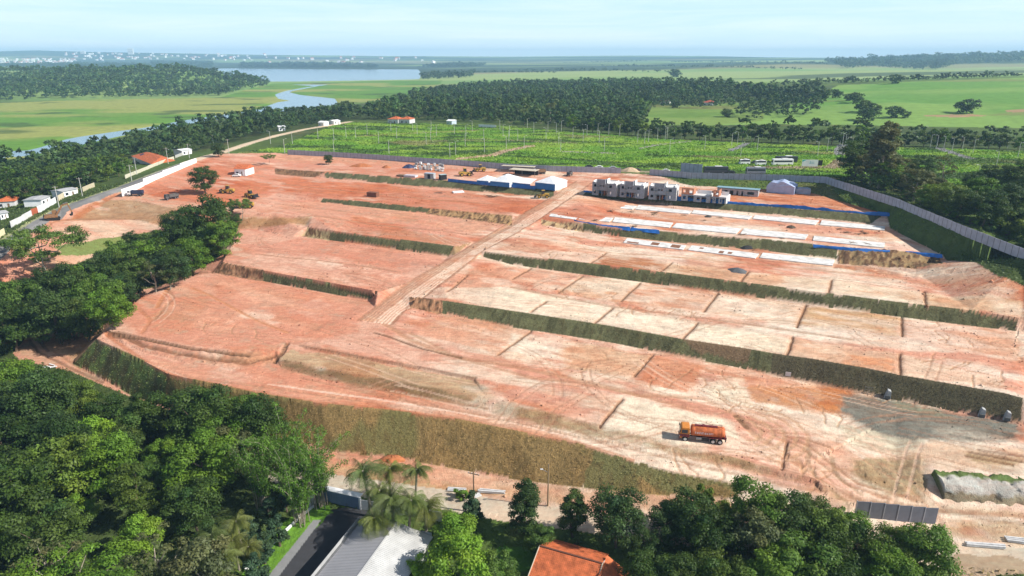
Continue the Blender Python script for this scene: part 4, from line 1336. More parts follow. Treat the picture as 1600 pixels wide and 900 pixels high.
# ---- single trees on the site
crown_at('dark', 318, 275, 42, 'round dark tree standing alone on orange soil below the white wall')
crown_at('umbrella', 375, 312, 27, 'small flat-topped tree on the bank edge next to the yellow machines', sz=1.5)
crown_at('column', 361, 322, 15, 'slim little tree left of the flat-topped tree on the bank edge')
crown_at('dark', 366, 343, 22, 'bushy tree at the top corner of the gully wood')
crown_at('umbrella', 419, 244, 17, 'small forked tree right of the orange-roofed house on the bare plot', sz=1.2)
crown_at('dark', 513, 247, 15, 'small round tree in front of the grey fence at the field edge')
crown_at('dark', 340, 231, 22, 'round dark tree where the street meets the green field')
# ---- planting round the houses at the bottom
crown_at('column', 820, 782, 62, 'tall dense dark tree in front of the lane, left of the street lamp', sz=1.0)
crown_at('column', 896, 792, 54, 'narrow dark tree standing right of the street lamp by the lane')
crown_at('dark', 966, 800, 88, 'large rounded dark tree above the orange-tiled roof by the lane', sz=1.15)
crown_at('mid', 842, 838, 52, 'low leafy tree behind the orange-tiled roof, left side')
crown_at('bush', 900, 848, 30, 'small bright bush against the ridge of the orange-tiled roof', name='bush', cat='bush')
crown_at('bright', 712, 826, 70, 'bright green tree beside the grey metal roof, upper of two')
crown_at('bright', 722, 880, 112, 'big bright green tree beside the grey metal roof, nearest the frame bottom')
crown_at('bright', 660, 888, 62, 'bright green tree overhanging the grey metal roof edge')
crown_at('mid', 775, 890, 70, 'leafy green tree between the grey metal roof and the orange-tiled roof')
crown_at('blue', 738, 790, 40, 'dark bluish conifer at the foot of the wooden utility pole', sz=1.2)
crown_at('bush', 720, 770, 28, 'shrub at the lane edge left of the wooden utility pole', name='bush', cat='bush')
for u, v, w, k in ((1080,792,84,'dark'),(1046,808,66,'dark'),(1180,786,104,'mid'),(1232,804,96,'dark'),(1292,824,92,'mid'),(1178,832,104,'olive'),(1112,836,90,'dark'),(1248,862,112,'mid'),(1334,846,90,'dark'),(1400,846,84,'mid'),(1384,884,94,'mid'),(1296,886,96,'dark'),(1204,892,100,'mid'),(1124,892,90,'dark'),(1060,886,80,'dark'),(1330,812,66,'mid'),(1130,800,60,'mid'),(1006,884,70,'dark'),(1270,790,60,'dark'),(1010,840,52,'dark')):
    crown_at(k, u, v + 6, w, f'{TONE[k]} tree in the grove between the lane and the picture bottom', f'{TONE[k]} trees of the grove by the lane')
crown_at('mid', 1452, 858, 100, 'broad green tree at the right end of the grove by the dirt yard')
crown_at('bush', 1100, 772, 40, 'feathery bright shrub at the foot of the turf slope behind the grove', name='bush', cat='bush', sz=1.6)
for u, v, w in ((418,792,34),(434,824,38),(410,850,40),(400,886,44),(446,776,30),(392,826,40)):
    crown_at('blue', u, v, w, 'bluish green upright tree along the lawn edge', 'upright trees along the lawn')
crown_at('dark', 470, 745, 46, 'dark leafy tree overhanging the blue gate')
# ---- right of the site
crown_at('tall', 1385, 226, 56, 'very tall airy tree rising above the corner of the grey fence')
crown_at('tall', 1368, 236, 36, 'second airy tall tree pressed against the very tall one')
for u, v, w, k in ((1338,262,62,'dark'),(1362,268,52,'olive'),(1402,272,50,'olive'),(1440,268,42,'dark'),(1382,292,48,'mid'),(1432,304,54,'olive'),(1482,318,56,'mid'),(1530,308,60,'mid'),(1562,330,66,'dark'),(1596,346,60,'dark'),(1540,346,56,'dark'),(1582,378,56,'mid'),(1500,336,50,'dark'),(1456,322,40,'mid'),(1620,330,60,'mid'),(1552,282,44,'dark'),(1590,286,56,'dark'),(1524,288,34,'dark'),(1412,302,40,'dark'),(1636,390,60,'dark'),(1470,296,34,'olive'),(1610,300,50,'dark'),(1574,312,44,'mid'),(1448,290,34,'olive')):
    vt = float(np.interp(u, (1290, 1400, 1500, 1600, 1700), (268, 306, 347, 386, 425)))
    p_ = G(u, min(v + w * .42, vt - 3))
    kk = K[(k, 0)]
    plant(k, p_.x, p_.y + 2, w * 1.05 * (p_.y * CP + (CAMH - p_.z) * SP) / FPX / kk.W, f'{TONE[k]} tree in the thicket behind the grey fence', f'{TONE[k]} trees of the thicket behind the fence', sz=.85)
for u, v, w in ((1350,290,20),(1385,300,22),(1420,312,24),(1455,326,22),(1490,338,26),(1520,350,24),(1550,360,26),(1580,372,28),(1608,384,30),(1440,316,18),(1335,281,18)):
    vt = float(np.interp(u, (1290, 1400, 1500, 1600, 1700), (268, 306, 347, 386, 425)))
    p_ = G(u, vt - 2)
    plant('bush', p_.x, p_.y + 1.5, w * (p_.y * CP + (CAMH - p_.z) * SP) / FPX / 3.6, 'low green shrub right behind the grey fence on the right', 'shrubs along the back of the grey fence', 'bush', 'bush')
crown_at('bare', 1478, 256, 36, 'thin branching tree standing clear above the thicket behind the grey fence', sz=1.3)
# ---- trees between street and river
rest_bank = wood([(-120,300),(-30,275),(50,262),(110,252),(200,232),(300,209),(400,192),(470,184),(548,178),(552,188),(470,200),(400,214),(332,232),(300,238),(262,250),(225,265),(195,277),(150,290),(100,300),(60,314),(10,322),(-120,360)], 8.6,
     [('fdark', 5), ('fmid', 3)], 'between the street and the river', 'trees between the street and the river', .70, 1.2, 8, 72, [(196,249),(252,246),(262,262),(236,276),(200,288)])
# ---- row beyond the planted field
ff = np.array([P(*q)[:2] for q in FIELD_FAR])
seg = np.concatenate([[0], np.cumsum(np.hypot(*np.diff(ff, axis=0).T))])
s_ = seg[-1] * .40
rr = 0
while s_ < seg[-1] * .97:
    q = np.array([np.interp(s_, seg, ff[:, k]) for k in (0, 1)])
    k = 'fdark' if rr % 3 else 'fmid'
    plant(k, q[0] + rng.uniform(-2, 2), q[1] + 7 + rng.uniform(0, 7), rng.uniform(.85, 1.35), f'{TONE[k]} tree in the row along the far edge of the planted field', f'{TONE[k]} trees along the far edge of the planted field')
    s_ += rng.uniform(6, 9.5)
    rr += 1
# ---- pasture trees
for u, v, w, lab in ((1512,163,28,'low wide tree standing alone on the sloping green pasture'),(1398,172,23,'round tree at the right end of the pasture thicket'),(1416,177,13,'small tree right of the round pasture tree'),(1338,150,20,'tall tree at the top of the pasture thicket'),(1349,163,24,'dark tree in the middle of the pasture thicket'),(1358,175,26,'bushy tree in the lower part of the pasture thicket'),(1366,166,18,'smaller tree behind the pasture thicket'),(1285,146,24,'first tree of the pair on the pasture edge'),(1307,144,17,'slim tree right of the pair on the pasture edge'),(1326,150,14,'slim tree left of the tall pasture thicket tree'),(1272,130,18,'round tree in the hedge across the pasture top'),(1400,121,18,'round tree standing out of the long hedge on the hill'),(1136,174,16,'round tree on the small clearing near the red roof'),(1055,112,16,'dark tree clump in the far green plain'),(1055,162,12,'slim tree at the back of the small clearing')):
    crown_at('fbush', u, v + 1, w * 1.25, lab)
print('trees', n_tree)

# ---- far woods, each one mass
def far_woods(name, label, plist, dmin, W, Hh, nl, leaf, col, seed, tries=60000, extra=None, cat='woods'):
    r = np.random.default_rng(seed)
    temps = [crown_arrays(seed + q, W, Hh * .85, 9, nl, leaf, Hh * .12)[:3] for q in range(6)]
    Vs, Fs, Cs, o = [], [], [], 0
    allp = [scatter(Gxy(pl) if not isinstance(pl, np.ndarray) else pl, dmin, 99999, seed + i, tries) for i, pl in enumerate(plist)]
    if extra is not None and len(extra): allp.append(extra)
    for pp in allp:
        for q in pp:
            v, f, c_ = temps[int(r.integers(6))]
            a = r.uniform(0, 6.28)
            s = r.uniform(.6, 1.0) if r.random() < .6 else r.uniform(1.0, 1.6)
            R_ = np.array(((math.cos(a), -math.sin(a), 0), (math.sin(a), math.cos(a), 0), (0, 0, r.uniform(.8, 1.2))))
            Vs.append((v @ R_.T) * s + np.array((q[0], q[1], hz(q[0], q[1]) - .3)))
            Fs.append(f + o)
            o += len(v)
            tone = np.array(col) * r.uniform(.7, 1.5) * (1 + .5 * (float(vnoise(np.array([q[0] / 60]), np.array([q[1] / 60]), 3)[0]) - .4)) * np.array((r.uniform(.88, 1.15), 1, r.uniform(.85, 1.15)))
            Cs.append(c_ * tone)
    print(name, len(Vs), o // 4)
    ob = link_mesh(name, mesh_np(name, np.concatenate(Vs), np.concatenate(Fs), [ML_FAR], {'Col': np.concatenate(Cs)}))
    return tag(ob, label, cat, kind='stuff')
far_woods('woodland', 'dark dense wood beyond the planted field', [[(556,185),(600,188.5),(700,190),(800,194),(900,201),(985,209),(1000,197),(1010,180),(985,172),(1020,164),(1060,159.5),(1180,158),(1285,165),(1290,150),(1200,142),(1140,137),(1000,131),(850,133),(730,137),(650,153),(590,170)]], 11, 13, 14, 210, 1.9, (.050, .090, .020), 400)
far_woods('riverside_trees', 'trees along the river bank and behind the field edge seen as one mass', [[(700,189.5),(800,193.5),(900,201),(1050,213),(1200,219.5),(1300,223),(1450,226),(1600,230.5),(1850,240),(1850,235),(1600,224.5),(1450,221),(1300,218),(1200,215),(1050,208),(900,197),(800,191)],[(1010,166),(1070,162),(1150,161),(1285,176),(1250,183),(1180,188),(1150,180),(1200,168),(1020,170)]], 12, 10, 13, 200, 1.5, (.050, .088, .022), 420, extra=rest_bank)
far_woods('hill_forest', 'forest covering the low hill across the river', [np.array([P(u, v, -8)[:2] for u, v in ((-350,168),(0,158),(60,155.5),(150,153.5),(340,150))] + [tuple(G(425, 131.5))[:2]] + [at_t(u, 110, t)[:2] for u, t in ((410,2100),(300,2050),(200,2050),(100,2050),(0,2050),(-200,2050),(-350,2050))])], 17, 19, 14, 150, 3.0, (.052, .095, .025), 440, 40000)
hedge = lambda pts_, w: np.array([(q[0], q[1] - w) for q in pts_] + [(q[0], q[1] + w) for q in pts_[::-1]])
far_woods('hedge_trees', 'long dark hedge along the crest of the green hill', [hedge([at_t(u, v, t)[:2] for u, v, t in ((1205,133.5,1150),(1300,130,1170),(1400,126,1200),(1500,122.5,1230),(1600,119,1260),(1750,114,1280))], 9)], 9, 11, 9, 120, 1.8, (.05, .08, .028), 460)
far_woods('ridge_forest', 'bluish forest along the ridge on the horizon', [np.array([at_t(u, v, t)[:2] for u, v, t in ((1290,97,4700),(1320,109,3250),(1370,106,3500),(1400,108,3300),(1460,109.5,3100),(1500,100,3700),(1600,98,3800),(1850,90,3900),(1850,85,5000),(1600,85,5000),(1400,92,5000))])], 42, 50, 22, 60, 7, (.045, .075, .035), 480)
far_woods('shore_woods', 'tree belts on the far shore of the lake', [np.array([at_t(u, v, t)[:2] for u, v, t in q]) for q in (((375,106,4900),(480,107,4850),(585,108,4700),(590,105,5400),(480,104,6200),(380,104,6200)), ((655,104,5000),(740,105,4700),(760,104,5200),(700,102,5600)), ((659,124,2350),(735,122,2450),(735,118,2750),(665,119,2700)), ((240,108,5200),(330,107,5200),(330,104,7000),(240,104,7000)),((0,107,4800),(230,107,4800),(230,104.5,5600),(0,104.5,5600)))], 30, 34, 20, 70, 5, (.045, .075, .032), 500)
hp = []
for q in (((720,112,3300),(800,113,3100),(870,115,2900)),((810,110,3600),(900,112,3200),(1060,114,2700)),((940,104,4500),(1100,108,3500),(1250,112,3000)),((1140,100,4600),(1200,102,4300),(1290,106,3600)),((1050,98,6000),(1200,96,5600)),((880,98,6500),(1010,97,6800)),((1010,133,1450),(1100,133,1500),(1150,134,1500))):
    hp.append(hedge([at_t(*p_)[:2] for p_ in q], 22))
far_woods('field_hedges', 'dark hedgerows crossing the far green plain', hp, 26, 20, 11, 60, 3.6, (.045, .075, .03), 520)
# ------------------------------------------------------------------ shape helper: one mesh per part
class MB:
    def __init__(s):
        s.bm = bmesh.new()
    def _fin(s, g, M):
        bmesh.ops.transform(s.bm, matrix=M, verts=g)
        return s
    def box(s, c, d, rz=0, ry=0, rx=0, mi=0):
        g = bmesh.ops.create_cube(s.bm, size=1)['verts']
        if mi:
            for f_ in {f for v in g for f in v.link_faces}: f_.material_index = mi
        M = Matrix.Translation(c) @ Matrix.Rotation(rz, 4, 'Z') @ Matrix.Rotation(ry, 4, 'Y') @ Matrix.Rotation(rx, 4, 'X') @ Matrix.Diagonal((*d, 1))
        return s._fin(g, M)
    def cyl(s, c, r, h, axis='Z', seg=16, r2=None):
        g = bmesh.ops.create_cone(s.bm, cap_ends=True, segments=seg, radius1=r, radius2=r if r2 is None else r2, depth=h)['verts']
        R = {'Z': Matrix.Identity(4), 'X': Matrix.Rotation(math.pi / 2, 4, 'Y'), 'Y': Matrix.Rotation(math.pi / 2, 4, 'X')}[axis]
        return s._fin(g, Matrix.Translation(c) @ R)
    def bar(s, a, b, w, h=None, seg=0):
        a, b = Vector(a), Vector(b)
        d = b - a
        h = h or w
        q = d.to_track_quat('Z', 'Y').to_matrix().to_4x4()
        if seg:
            g = bmesh.ops.create_cone(s.bm, cap_ends=True, segments=seg, radius1=w, radius2=h, depth=d.length)['verts']
            return s._fin(g, Matrix.Translation((a + b) / 2) @ q)
        g = bmesh.ops.create_cube(s.bm, size=1)['verts']
        return s._fin(g, Matrix.Translation((a + b) / 2) @ q @ Matrix.Diagonal((w, h, d.length, 1)))
    def prism(s, prof, y0, y1):
        """profile in x-z pushed along y"""
        n = len(prof)
        a = [s.bm.verts.new((p[0], y0, p[1])) for p in prof]
        b = [s.bm.verts.new((p[0], y1, p[1])) for p in prof]
        s.bm.faces.new(a)
        s.bm.faces.new(b[::-1])
        for i in range(n):
            s.bm.faces.new((a[i], b[i], b[(i + 1) % n], a[(i + 1) % n]))
        bmesh.ops.recalc_face_normals(s.bm, faces=s.bm.faces[:])
        return s
    def lathe(s, prof, c=(0, 0, 0), axis='X', seg=20, sy=1.0):
        rings = []
        for (t, r) in prof:
            ring = []
            for k in range(seg):
                th = 2 * math.pi * k / seg
                q = (t, r * sy * math.cos(th), r * math.sin(th)) if axis == 'X' else (r * math.cos(th), r * math.sin(th), t)
                ring.append(s.bm.verts.new((q[0] + c[0], q[1] + c[1], q[2] + c[2])))
            rings.append(ring)
        for A, B in zip(rings[:-1], rings[1:]):
            for k in range(seg):
                s.bm.faces.new((A[k], A[(k + 1) % seg], B[(k + 1) % seg], B[k]))
        s.bm.faces.new(rings[0][::-1])
        s.bm.faces.new(rings[-1])
        bmesh.ops.recalc_face_normals(s.bm, faces=s.bm.faces[:])
        return s
    def wall(s, w, h, t, holes, org=(0, 0, 0), ax='X'):
        """upright wall from org along ax with rectangular openings (x0,z0,x1,z1)"""
        xs = sorted({0, w, *[q[0] for q in holes], *[q[2] for q in holes]})
        for a, b in zip(xs[:-1], xs[1:]):
            m = (a + b) / 2
            zc = 0
            spans = sorted((q[1], q[3]) for q in holes if q[0] <= m <= q[2])
            for z0, z1 in spans + [(h, h)]:
                if z0 - zc > .02:
                    if ax == 'X': s.box((org[0] + m, org[1], org[2] + (zc + z0) / 2), (b - a, t, z0 - zc))
                    else: s.box((org[0], org[1] + m, org[2] + (zc + z0) / 2), (t, b - a, z0 - zc))
                zc = z1
        return s
    def build(s, name, m, parent=None, bevel=0.0, smooth=False):
        if bevel:
            bmesh.ops.bevel(s.bm, geom=s.bm.edges[:], offset=bevel, segments=2, affect='EDGES', clamp_overlap=True)
        me = bpy.data.meshes.new(name)
        s.bm.to_mesh(me)
        s.bm.free()
        for mm_ in (m if isinstance(m, (list, tuple)) else [m]):
            me.materials.append(mm_)
        if smooth:
            me.polygons.foreach_set('use_smooth', [True] * len(me.polygons))
        return link_mesh(name, me, parent)

M_CONC = mat('concrete', (.40, .40, .40), .85, 0, .15, .8, .3)
M_PANEL = mat('grey_panel', (.37, .385, .45), .8, 0, .14, .6, .2)
M_JOINT = mat('dark_joint', (.18, .18, .19), .9)
M_WHITE = mat('white_paint', (.80, .80, .80), .6, 0, .08, .5)
M_SLABW = mat('white_slab', (.66, .64, .61), .85, 0, .24, .45)
M_BLOCK = mat('grey_block', (.25, .265, .30), .9, 0, .18, 1.2, .4)
M_PLASTER = mat('pale_plaster', (.62, .61, .60), .85, 0, .14, .6)
M_BRICK = mat('orange_brick', (.45, .20, .12), .9, 0, .25, 2.5, .4)
M_BLUE = mat('blue_sheeting', (.025, .14, .45), .45, 0, .25, .5, .5, 1.2)
M_BLUEPAINT = mat('blue_paint', (.04, .17, .42), .55, 0, .12, .5)
M_DARK = mat('dark_opening', (.02, .02, .022), .8)
M_GLASS = mat('window_glass', (.03, .04, .05), .1, 0, .1, 1, 0, 8, .6)
M_TILE = mat('orange_roof_tile', (.50, .135, .05), .85, 0, .34, 1.1, .5, 6)
M_RUBBER = mat('tyre_rubber', (.02, .02, .02), .85)
M_STEEL = mat('worn_steel', (.30, .30, .30), .45, .7, .2, 2)
M_YELLOW = mat('machine_yellow', (.44, .27, .05), .5, 0, .2, 1.5)
M_TANK = mat('orange_tank_paint', (.55, .15, .05), .6, 0, .40, 1.6, .15, 3)
M_CABO = mat('orange_cab_paint', (.60, .22, .04), .45, 0, .15, 2)
M_MAROON = mat('maroon_paint', (.16, .025, .03), .5, 0, .2, 2)
M_BLACK = mat('black_frame', (.025, .025, .028), .6)
M_WOOD = mat('weathered_timber', (.20, .13, .08), .9, 0, .25, 3)
M_POLE = mat('concrete_pole', (.50, .49, .45), .85, 0, .1, 1)
M_TARP = mat('bluish_tarp', (.40, .47, .66), .5, 0, .15, .5, .6, 1)
M_GALV_SHADE = mat('metal_roof_shaded', (.36, .355, .37), .5, .1, .07, .3)  # roof slope turned from the sun, its shade painted as a greyer tone
M_GALV_SUN = mat('metal_roof_sunlit', (.56, .555, .54), .55, .1, .14, .5)  # same roof on the sun side, its brightness painted as a paler tone

def frame_at(u0, v0, u1, v1, z=None):
    """ground point under two bearings -> origin, heading, length along them"""
    a = Vector(P(u0, v0, z)) if z is not None else GG(u0, v0)
    b = Vector(P(u1, v1, z)) if z is not None else GG(u1, v1)
    d = b - a
    return a, math.atan2(d.y, d.x), math.hypot(d.x, d.y)
def pxm(p):
    return FPX / (p.y * CP + (CAMH - p.z) * SP)

# ------------------------------------------------------------------ fences and walls
def panel_fence(name, line, h, label, step=2.5, m1=None, m2=None, cat='fence', t=.12, dip=.3):
    pts_ = [Vector(q) for q in line]
    mb = MB()
    for a, b in zip(pts_[:-1], pts_[1:]):
        L = (b - a).length
        n = max(1, round(L / step))
        ang = math.atan2(b.y - a.y, b.x - a.x)
        for k in range(n):
            c_ = a.lerp(b, (k + .5) / n)
            mb.box((c_.x, c_.y, c_.z - dip + (h + dip) / 2 + rng.normal(0, .02)), (L / n - .12, t, h + dip), ang)
            e_ = a.lerp(b, k / n)
            mb.box((e_.x, e_.y, e_.z - dip + (h + dip + .06) / 2), (.15, t + .1, h + dip + .06), ang, mi=1)
    e = empty(name, pts_[0], 0, label, cat)
    bpy.data.objects.remove(e)
    o = mb.build(name, [m1 or M_PANEL, m2 or M_JOINT])
    return tag(o, label, cat)
def wl(lst): return [P(*q) for q in lst]
panel_fence('fence', wl([q for q in WALL_B if q[0] <= 970]), 2.9, 'long grey panel fence between the sheds and the planted field')
panel_fence('fence', wl([(1015,273,13.3),(1080,279,13.8),(1197,282,14.4),(1290,286,14.8)]), 2.9, 'grey panel fence behind the unfinished houses and covered stack')
panel_fence('fence', wl([(1290,286,14.8),(1400,322,15),(1500,365,14.5),(1600,405,14),(1750,468,13)]), 2.9, 'grey panel fence descending along the shaded right bank')
a_, r_, L_ = frame_at(1066, 273, 1100, 275)
panel_fence('hoarding', [tuple(a_ + Vector((0, 4, 0))), tuple(a_ + Vector((math.cos(r_) * L_, 4 + math.sin(r_) * L_, 0)))], 5.4, 'taller pale grey hoarding standing behind the fence beside the dark bus', 2.4)
p0, p1 = P(190, 300.5, 12), P(307, 252.5, 13.9)
wmid = [Vector(p0).lerp(Vector(p1), f_) for f_ in (0, .25, .5, .75, 1)]
mb = MB()
for a, b in zip(wmid[:-1], wmid[1:]):
    d = b - a
    ang = math.atan2(d.y, d.x)
    c_ = (a + b) / 2
    mb.box((c_.x, c_.y, gz(c_.x, c_.y) + 1.1), (d.length - .004, .2, 3.2), ang)
w_ = mb.build('wall', M_WHITE)
tag(w_, 'long bright white wall between the street and the orange soil', 'wall')
panel_fence('metal_fence', wl([(1335,808,-4.9),(1400,814.5,-5.4),(1461,820,-5.9)]), 3.3, 'dark grey seven-panel fence at the foot of the track, lower right', 2.05, mat('slate_panel', (.15, .155, .18), .7, 0, .1, 1), mat('light_edge', (.30, .30, .32), .7))
def low_wall(pl, h, m, label, t=.2, name='wall', cat='wall'):
    pts_ = [GG(*q) for q in pl]
    mb = MB()
    for a, b in zip(pts_[:-1], pts_[1:]):
        d = b - a
        c_ = (a + b) / 2
        mb.box((c_.x, c_.y, c_.z + h / 2 - .3), (math.hypot(d.x, d.y) + t * .5, t, h + .6), math.atan2(d.y, d.x))
    return tag(mb.build(name, m), label, cat)
low_wall([(18,356),(36,346),(50,337)], 2.4, M_PLASTER, 'pale boundary wall beside the street, left of the rust-red gate')
low_wall([(60,333),(74,326),(88,317)], 2.6, M_WHITE, 'white boundary wall beside the street, right of the rust-red gate')
low_wall([(50,337),(60,333)], 2.6, mat('rust_gate', (.36, .09, .04), .7), 'rust-red gate between the two street walls', .12, 'gate', 'gate')
low_wall([(92,314),(105,306),(122,300)], 2.4, mat('cream_wall', (.62, .54, .38), .85), 'cream street wall behind the utility pole')
low_wall([(130,300),(148,292)], 2.2, mat('ochre_wall', (.50, .44, .30), .85), 'ochre street wall at the wood edge')
low_wall([(196,279),(232,264),(262,252),(272,249)], 1.8, mat('yellowish_wall', (.55, .52, .40), .85), 'low yellowish wall along the street opposite the white wall')
low_wall([(274,247),(300,238)], 2.0, mat('greyish_wall', (.42, .41, .38), .85), 'greyish wall along the street beyond the low yellowish wall')
low_wall([(0,372),(8,366)], 2.4, mat('lemon_wall', (.66, .60, .38), .85), 'lemon yellow wall at the picture edge by the street bend')

# ------------------------------------------------------------------ blue sheeting
def tarp_strip(line, h, label, seed, fall=.6, m=None, cat='tarp'):
    """wavy plastic sheet standing along an edge and sagging down the bank"""
    r = np.random.default_rng(seed)
    pts_ = [Vector(q) for q in line]
    seg_ = [0]
    for a, b in zip(pts_[:-1], pts_[1:]): seg_.append(seg_[-1] + (b - a).length)
    n = int(seg_[-1] / .8) + 2
    V, F = [], []
    for i in range(n):
        s = seg_[-1] * i / (n - 1)
        k = max(0, min(len(pts_) - 2, int(np.searchsorted(seg_, s) - 1)))
        q = pts_[k].lerp(pts_[k + 1], (s - seg_[k]) / max(seg_[k + 1] - seg_[k], .01))
        hh = h * (.35 + .8 * float(vnoise(np.array([s * .28]), np.array([seed * 3.3]), 4)[0])) * r.uniform(.85, 1.1)
        for j, (oy, oz) in enumerate(((.15, hh), (0, hh * .55), (-.12, .1), (-fall * .5 * (hh / h), -fall * .45), (-fall * .8 * (hh / h) ** 2, -fall * .8))):
            V.append((q.x + r.normal(0, .06), q.y + oy + r.normal(0, .07), q.z + oz + r.normal(0, .05)))
        if i:
            for j in range(4):
                o = (i - 1) * 5 + j
                F.append((o, o + 5, o + 6, o + 1))
    ob = link_mesh('tarp', mesh_np('tarp', np.array(V), np.array(F), [m or M_BLUE]))
    return tag(ob, label, cat)
def zl(pl, z): return [P(u, v, z) for u, v in pl]
tarp_strip(zl([(912,300),(948,302.5)], 11.35), .9, 'short blue sheeting at the left end of the house terrace edge', 1)
tarp_strip(zl([(951,303),(1005,307.2)], 11.35), .9, 'blue sheeting along the terrace edge in front of the second house', 2)
tarp_strip(zl([(1036,309.5),(1200,321.3)], 11.35), 1.1, 'long blue sheeting along the terrace edge below the low unfinished houses', 3)
tarp_strip(zl([(1200,321.3),(1340,333),(1390,336)], 11.3), 1.1, 'long blue sheeting on the terrace edge in front of the bare orange pad', 4)
tarp_strip(zl([(897,345),(940,352.5),(985,357)], 9.05), .5, 'blue sheet sagging over the bank beside the upper white slabs, left end', 5, .9)
tarp_strip(zl([(985,357),(1030,361.5)], 9.05), .5, 'blue sheet on the bank edge below the third white slab', 6, .9)
tarp_strip(zl([(1270,383),(1340,389.5),(1390,392)], 9.05), .4, 'blue sheet on the bank edge under the last lower slab', 7, .8)
tarp_strip(zl([(1415,393.5),(1440,396),(1472,399.5)], 8.6), .5, 'bright blue sheet at the far right tip of the bank', 8, .9)

# ------------------------------------------------------------------ white foundation slabs
def slab(quad, z, label, th=.28, patches=()):
    q = [P(u, v, z + .1) for u, v in quad]
    bm = bmesh.new()
    top = [bm.verts.new((p[0], p[1], z + th)) for p in q]
    bot = [bm.verts.new((p[0], p[1], z - .3)) for p in q]
    bm.faces.new(top)
    for i in range(4):
        bm.faces.new((top[i], bot[i], bot[(i + 1) % 4], top[(i + 1) % 4]))
    bmesh.ops.recalc_face_normals(bm, faces=bm.faces[:])
    me = bpy.data.meshes.new('slab')
    bm.to_mesh(me)
    bm.free()
    me.materials.append(M_SLABW)
    o = link_mesh('foundation_slab', me)
    tag(o, label, 'slab', 'white foundation slabs')
    for i, (f0, f1, g0, g1) in enumerate(patches):
        A, B, C, D = (Vector(p) for p in q)
        def at(f, g): return A.lerp(B, f).lerp(D.lerp(C, f), g)
        vs = [at(f0, g0), at(f1, g0), at(f1, g1), at(f0, g1)]
        mp_ = bpy.data.meshes.new('open_pit')
        mp_.from_pydata([(v.x, v.y, z + th + .004) for v in vs], [], [(0, 1, 2, 3)])
        mp_.materials.append(M_SOILP)
        link_mesh('earth_opening', mp_, o)
M_SOILP = mat('brown_earth', (.22, .10, .055), .95, 0, .25, 1)
ordn = ['first', 'second', 'third', 'fourth', 'fifth', 'sixth']
for i, q in enumerate((((901,315),(945,317.5),(940,324),(896,320.5)),((948,318.5),(995,322.5),(988,327.5),(943,324)),((998,321),(1081,330),(1076,334.5),(992,327)),((1084,328.5),(1175,338),(1169,343),(1080,333.5)),((1180,336.5),(1280,345),(1273,351.5),(1176,342)),((1284,344.5),(1383,354.5),(1382,360.5),(1281,351.5)))):
    slab(q, 9, f'{ordn[i]} white slab from the left in the row under the house terrace bank')
for i, q in enumerate((((863,332),(909,336),(899,343.5),(858,338)),((913,336),(958,341),(952,347),(904,343)),((961,340),(1052,348.5),(1046,356),(957,347)),((1057,349),(1158,357.5),(1150,365.5),(1050,356)),((1163,357.5),(1263,367),(1258,374.5),(1156,366)),((1272,369),(1383,380),(1381,387.5),(1270,376)))):
    slab(q, 9, f'{ordn[i]} white slab from the left in the row along the blue-sheeted bank edge')
slab(((980,372.5),(1072,384),(1067,390.5),(974,379.5)), 6.2, 'white slab with brown openings, leftmost of the lowest row', .28, ((.05,.25,.65,.95),(.45,.58,.2,.8),(.78,.93,.15,.85)))
slab(((1081,384),(1186,397),(1180,404),(1075,391)), 6.2, 'white slab with small dark openings in the middle of the lowest row', .28, ((.14,.2,.2,.5),(.45,.52,.4,.9),(.58,.64,.4,.8)))
slab(((1192,395.5),(1304,406.5),(1301,415.5),(1187,403)), 6.2, 'white slab with grey stains, rightmost of the lowest row')

r1 = np.random.default_rng(12)
for u, v, z_ in [(r1.uniform(900, 1380), 0, 9) for _ in range(26)]:
    v = 312 + (u - 900) * .088 + r1.choice((9.5, 12, 14.5, 30, 33)) + r1.uniform(-1, 1)
    p = GG(u, v)
    mb = MB()
    for q_ in range(int(r1.integers(3, 7))):
        mb.box((r1.normal(0, .5), r1.normal(0, .4), .1 + .07 * q_), (r1.uniform(1.2, 2.8), .22, .06), r1.uniform(-1.2, 1.2))
    o = mb.build('formwork_boards', M_WOOD)
    o.location = p
    tag(o, 'small scatter of formwork boards lying by the white slabs', 'boards', 'formwork boards by the white slabs')
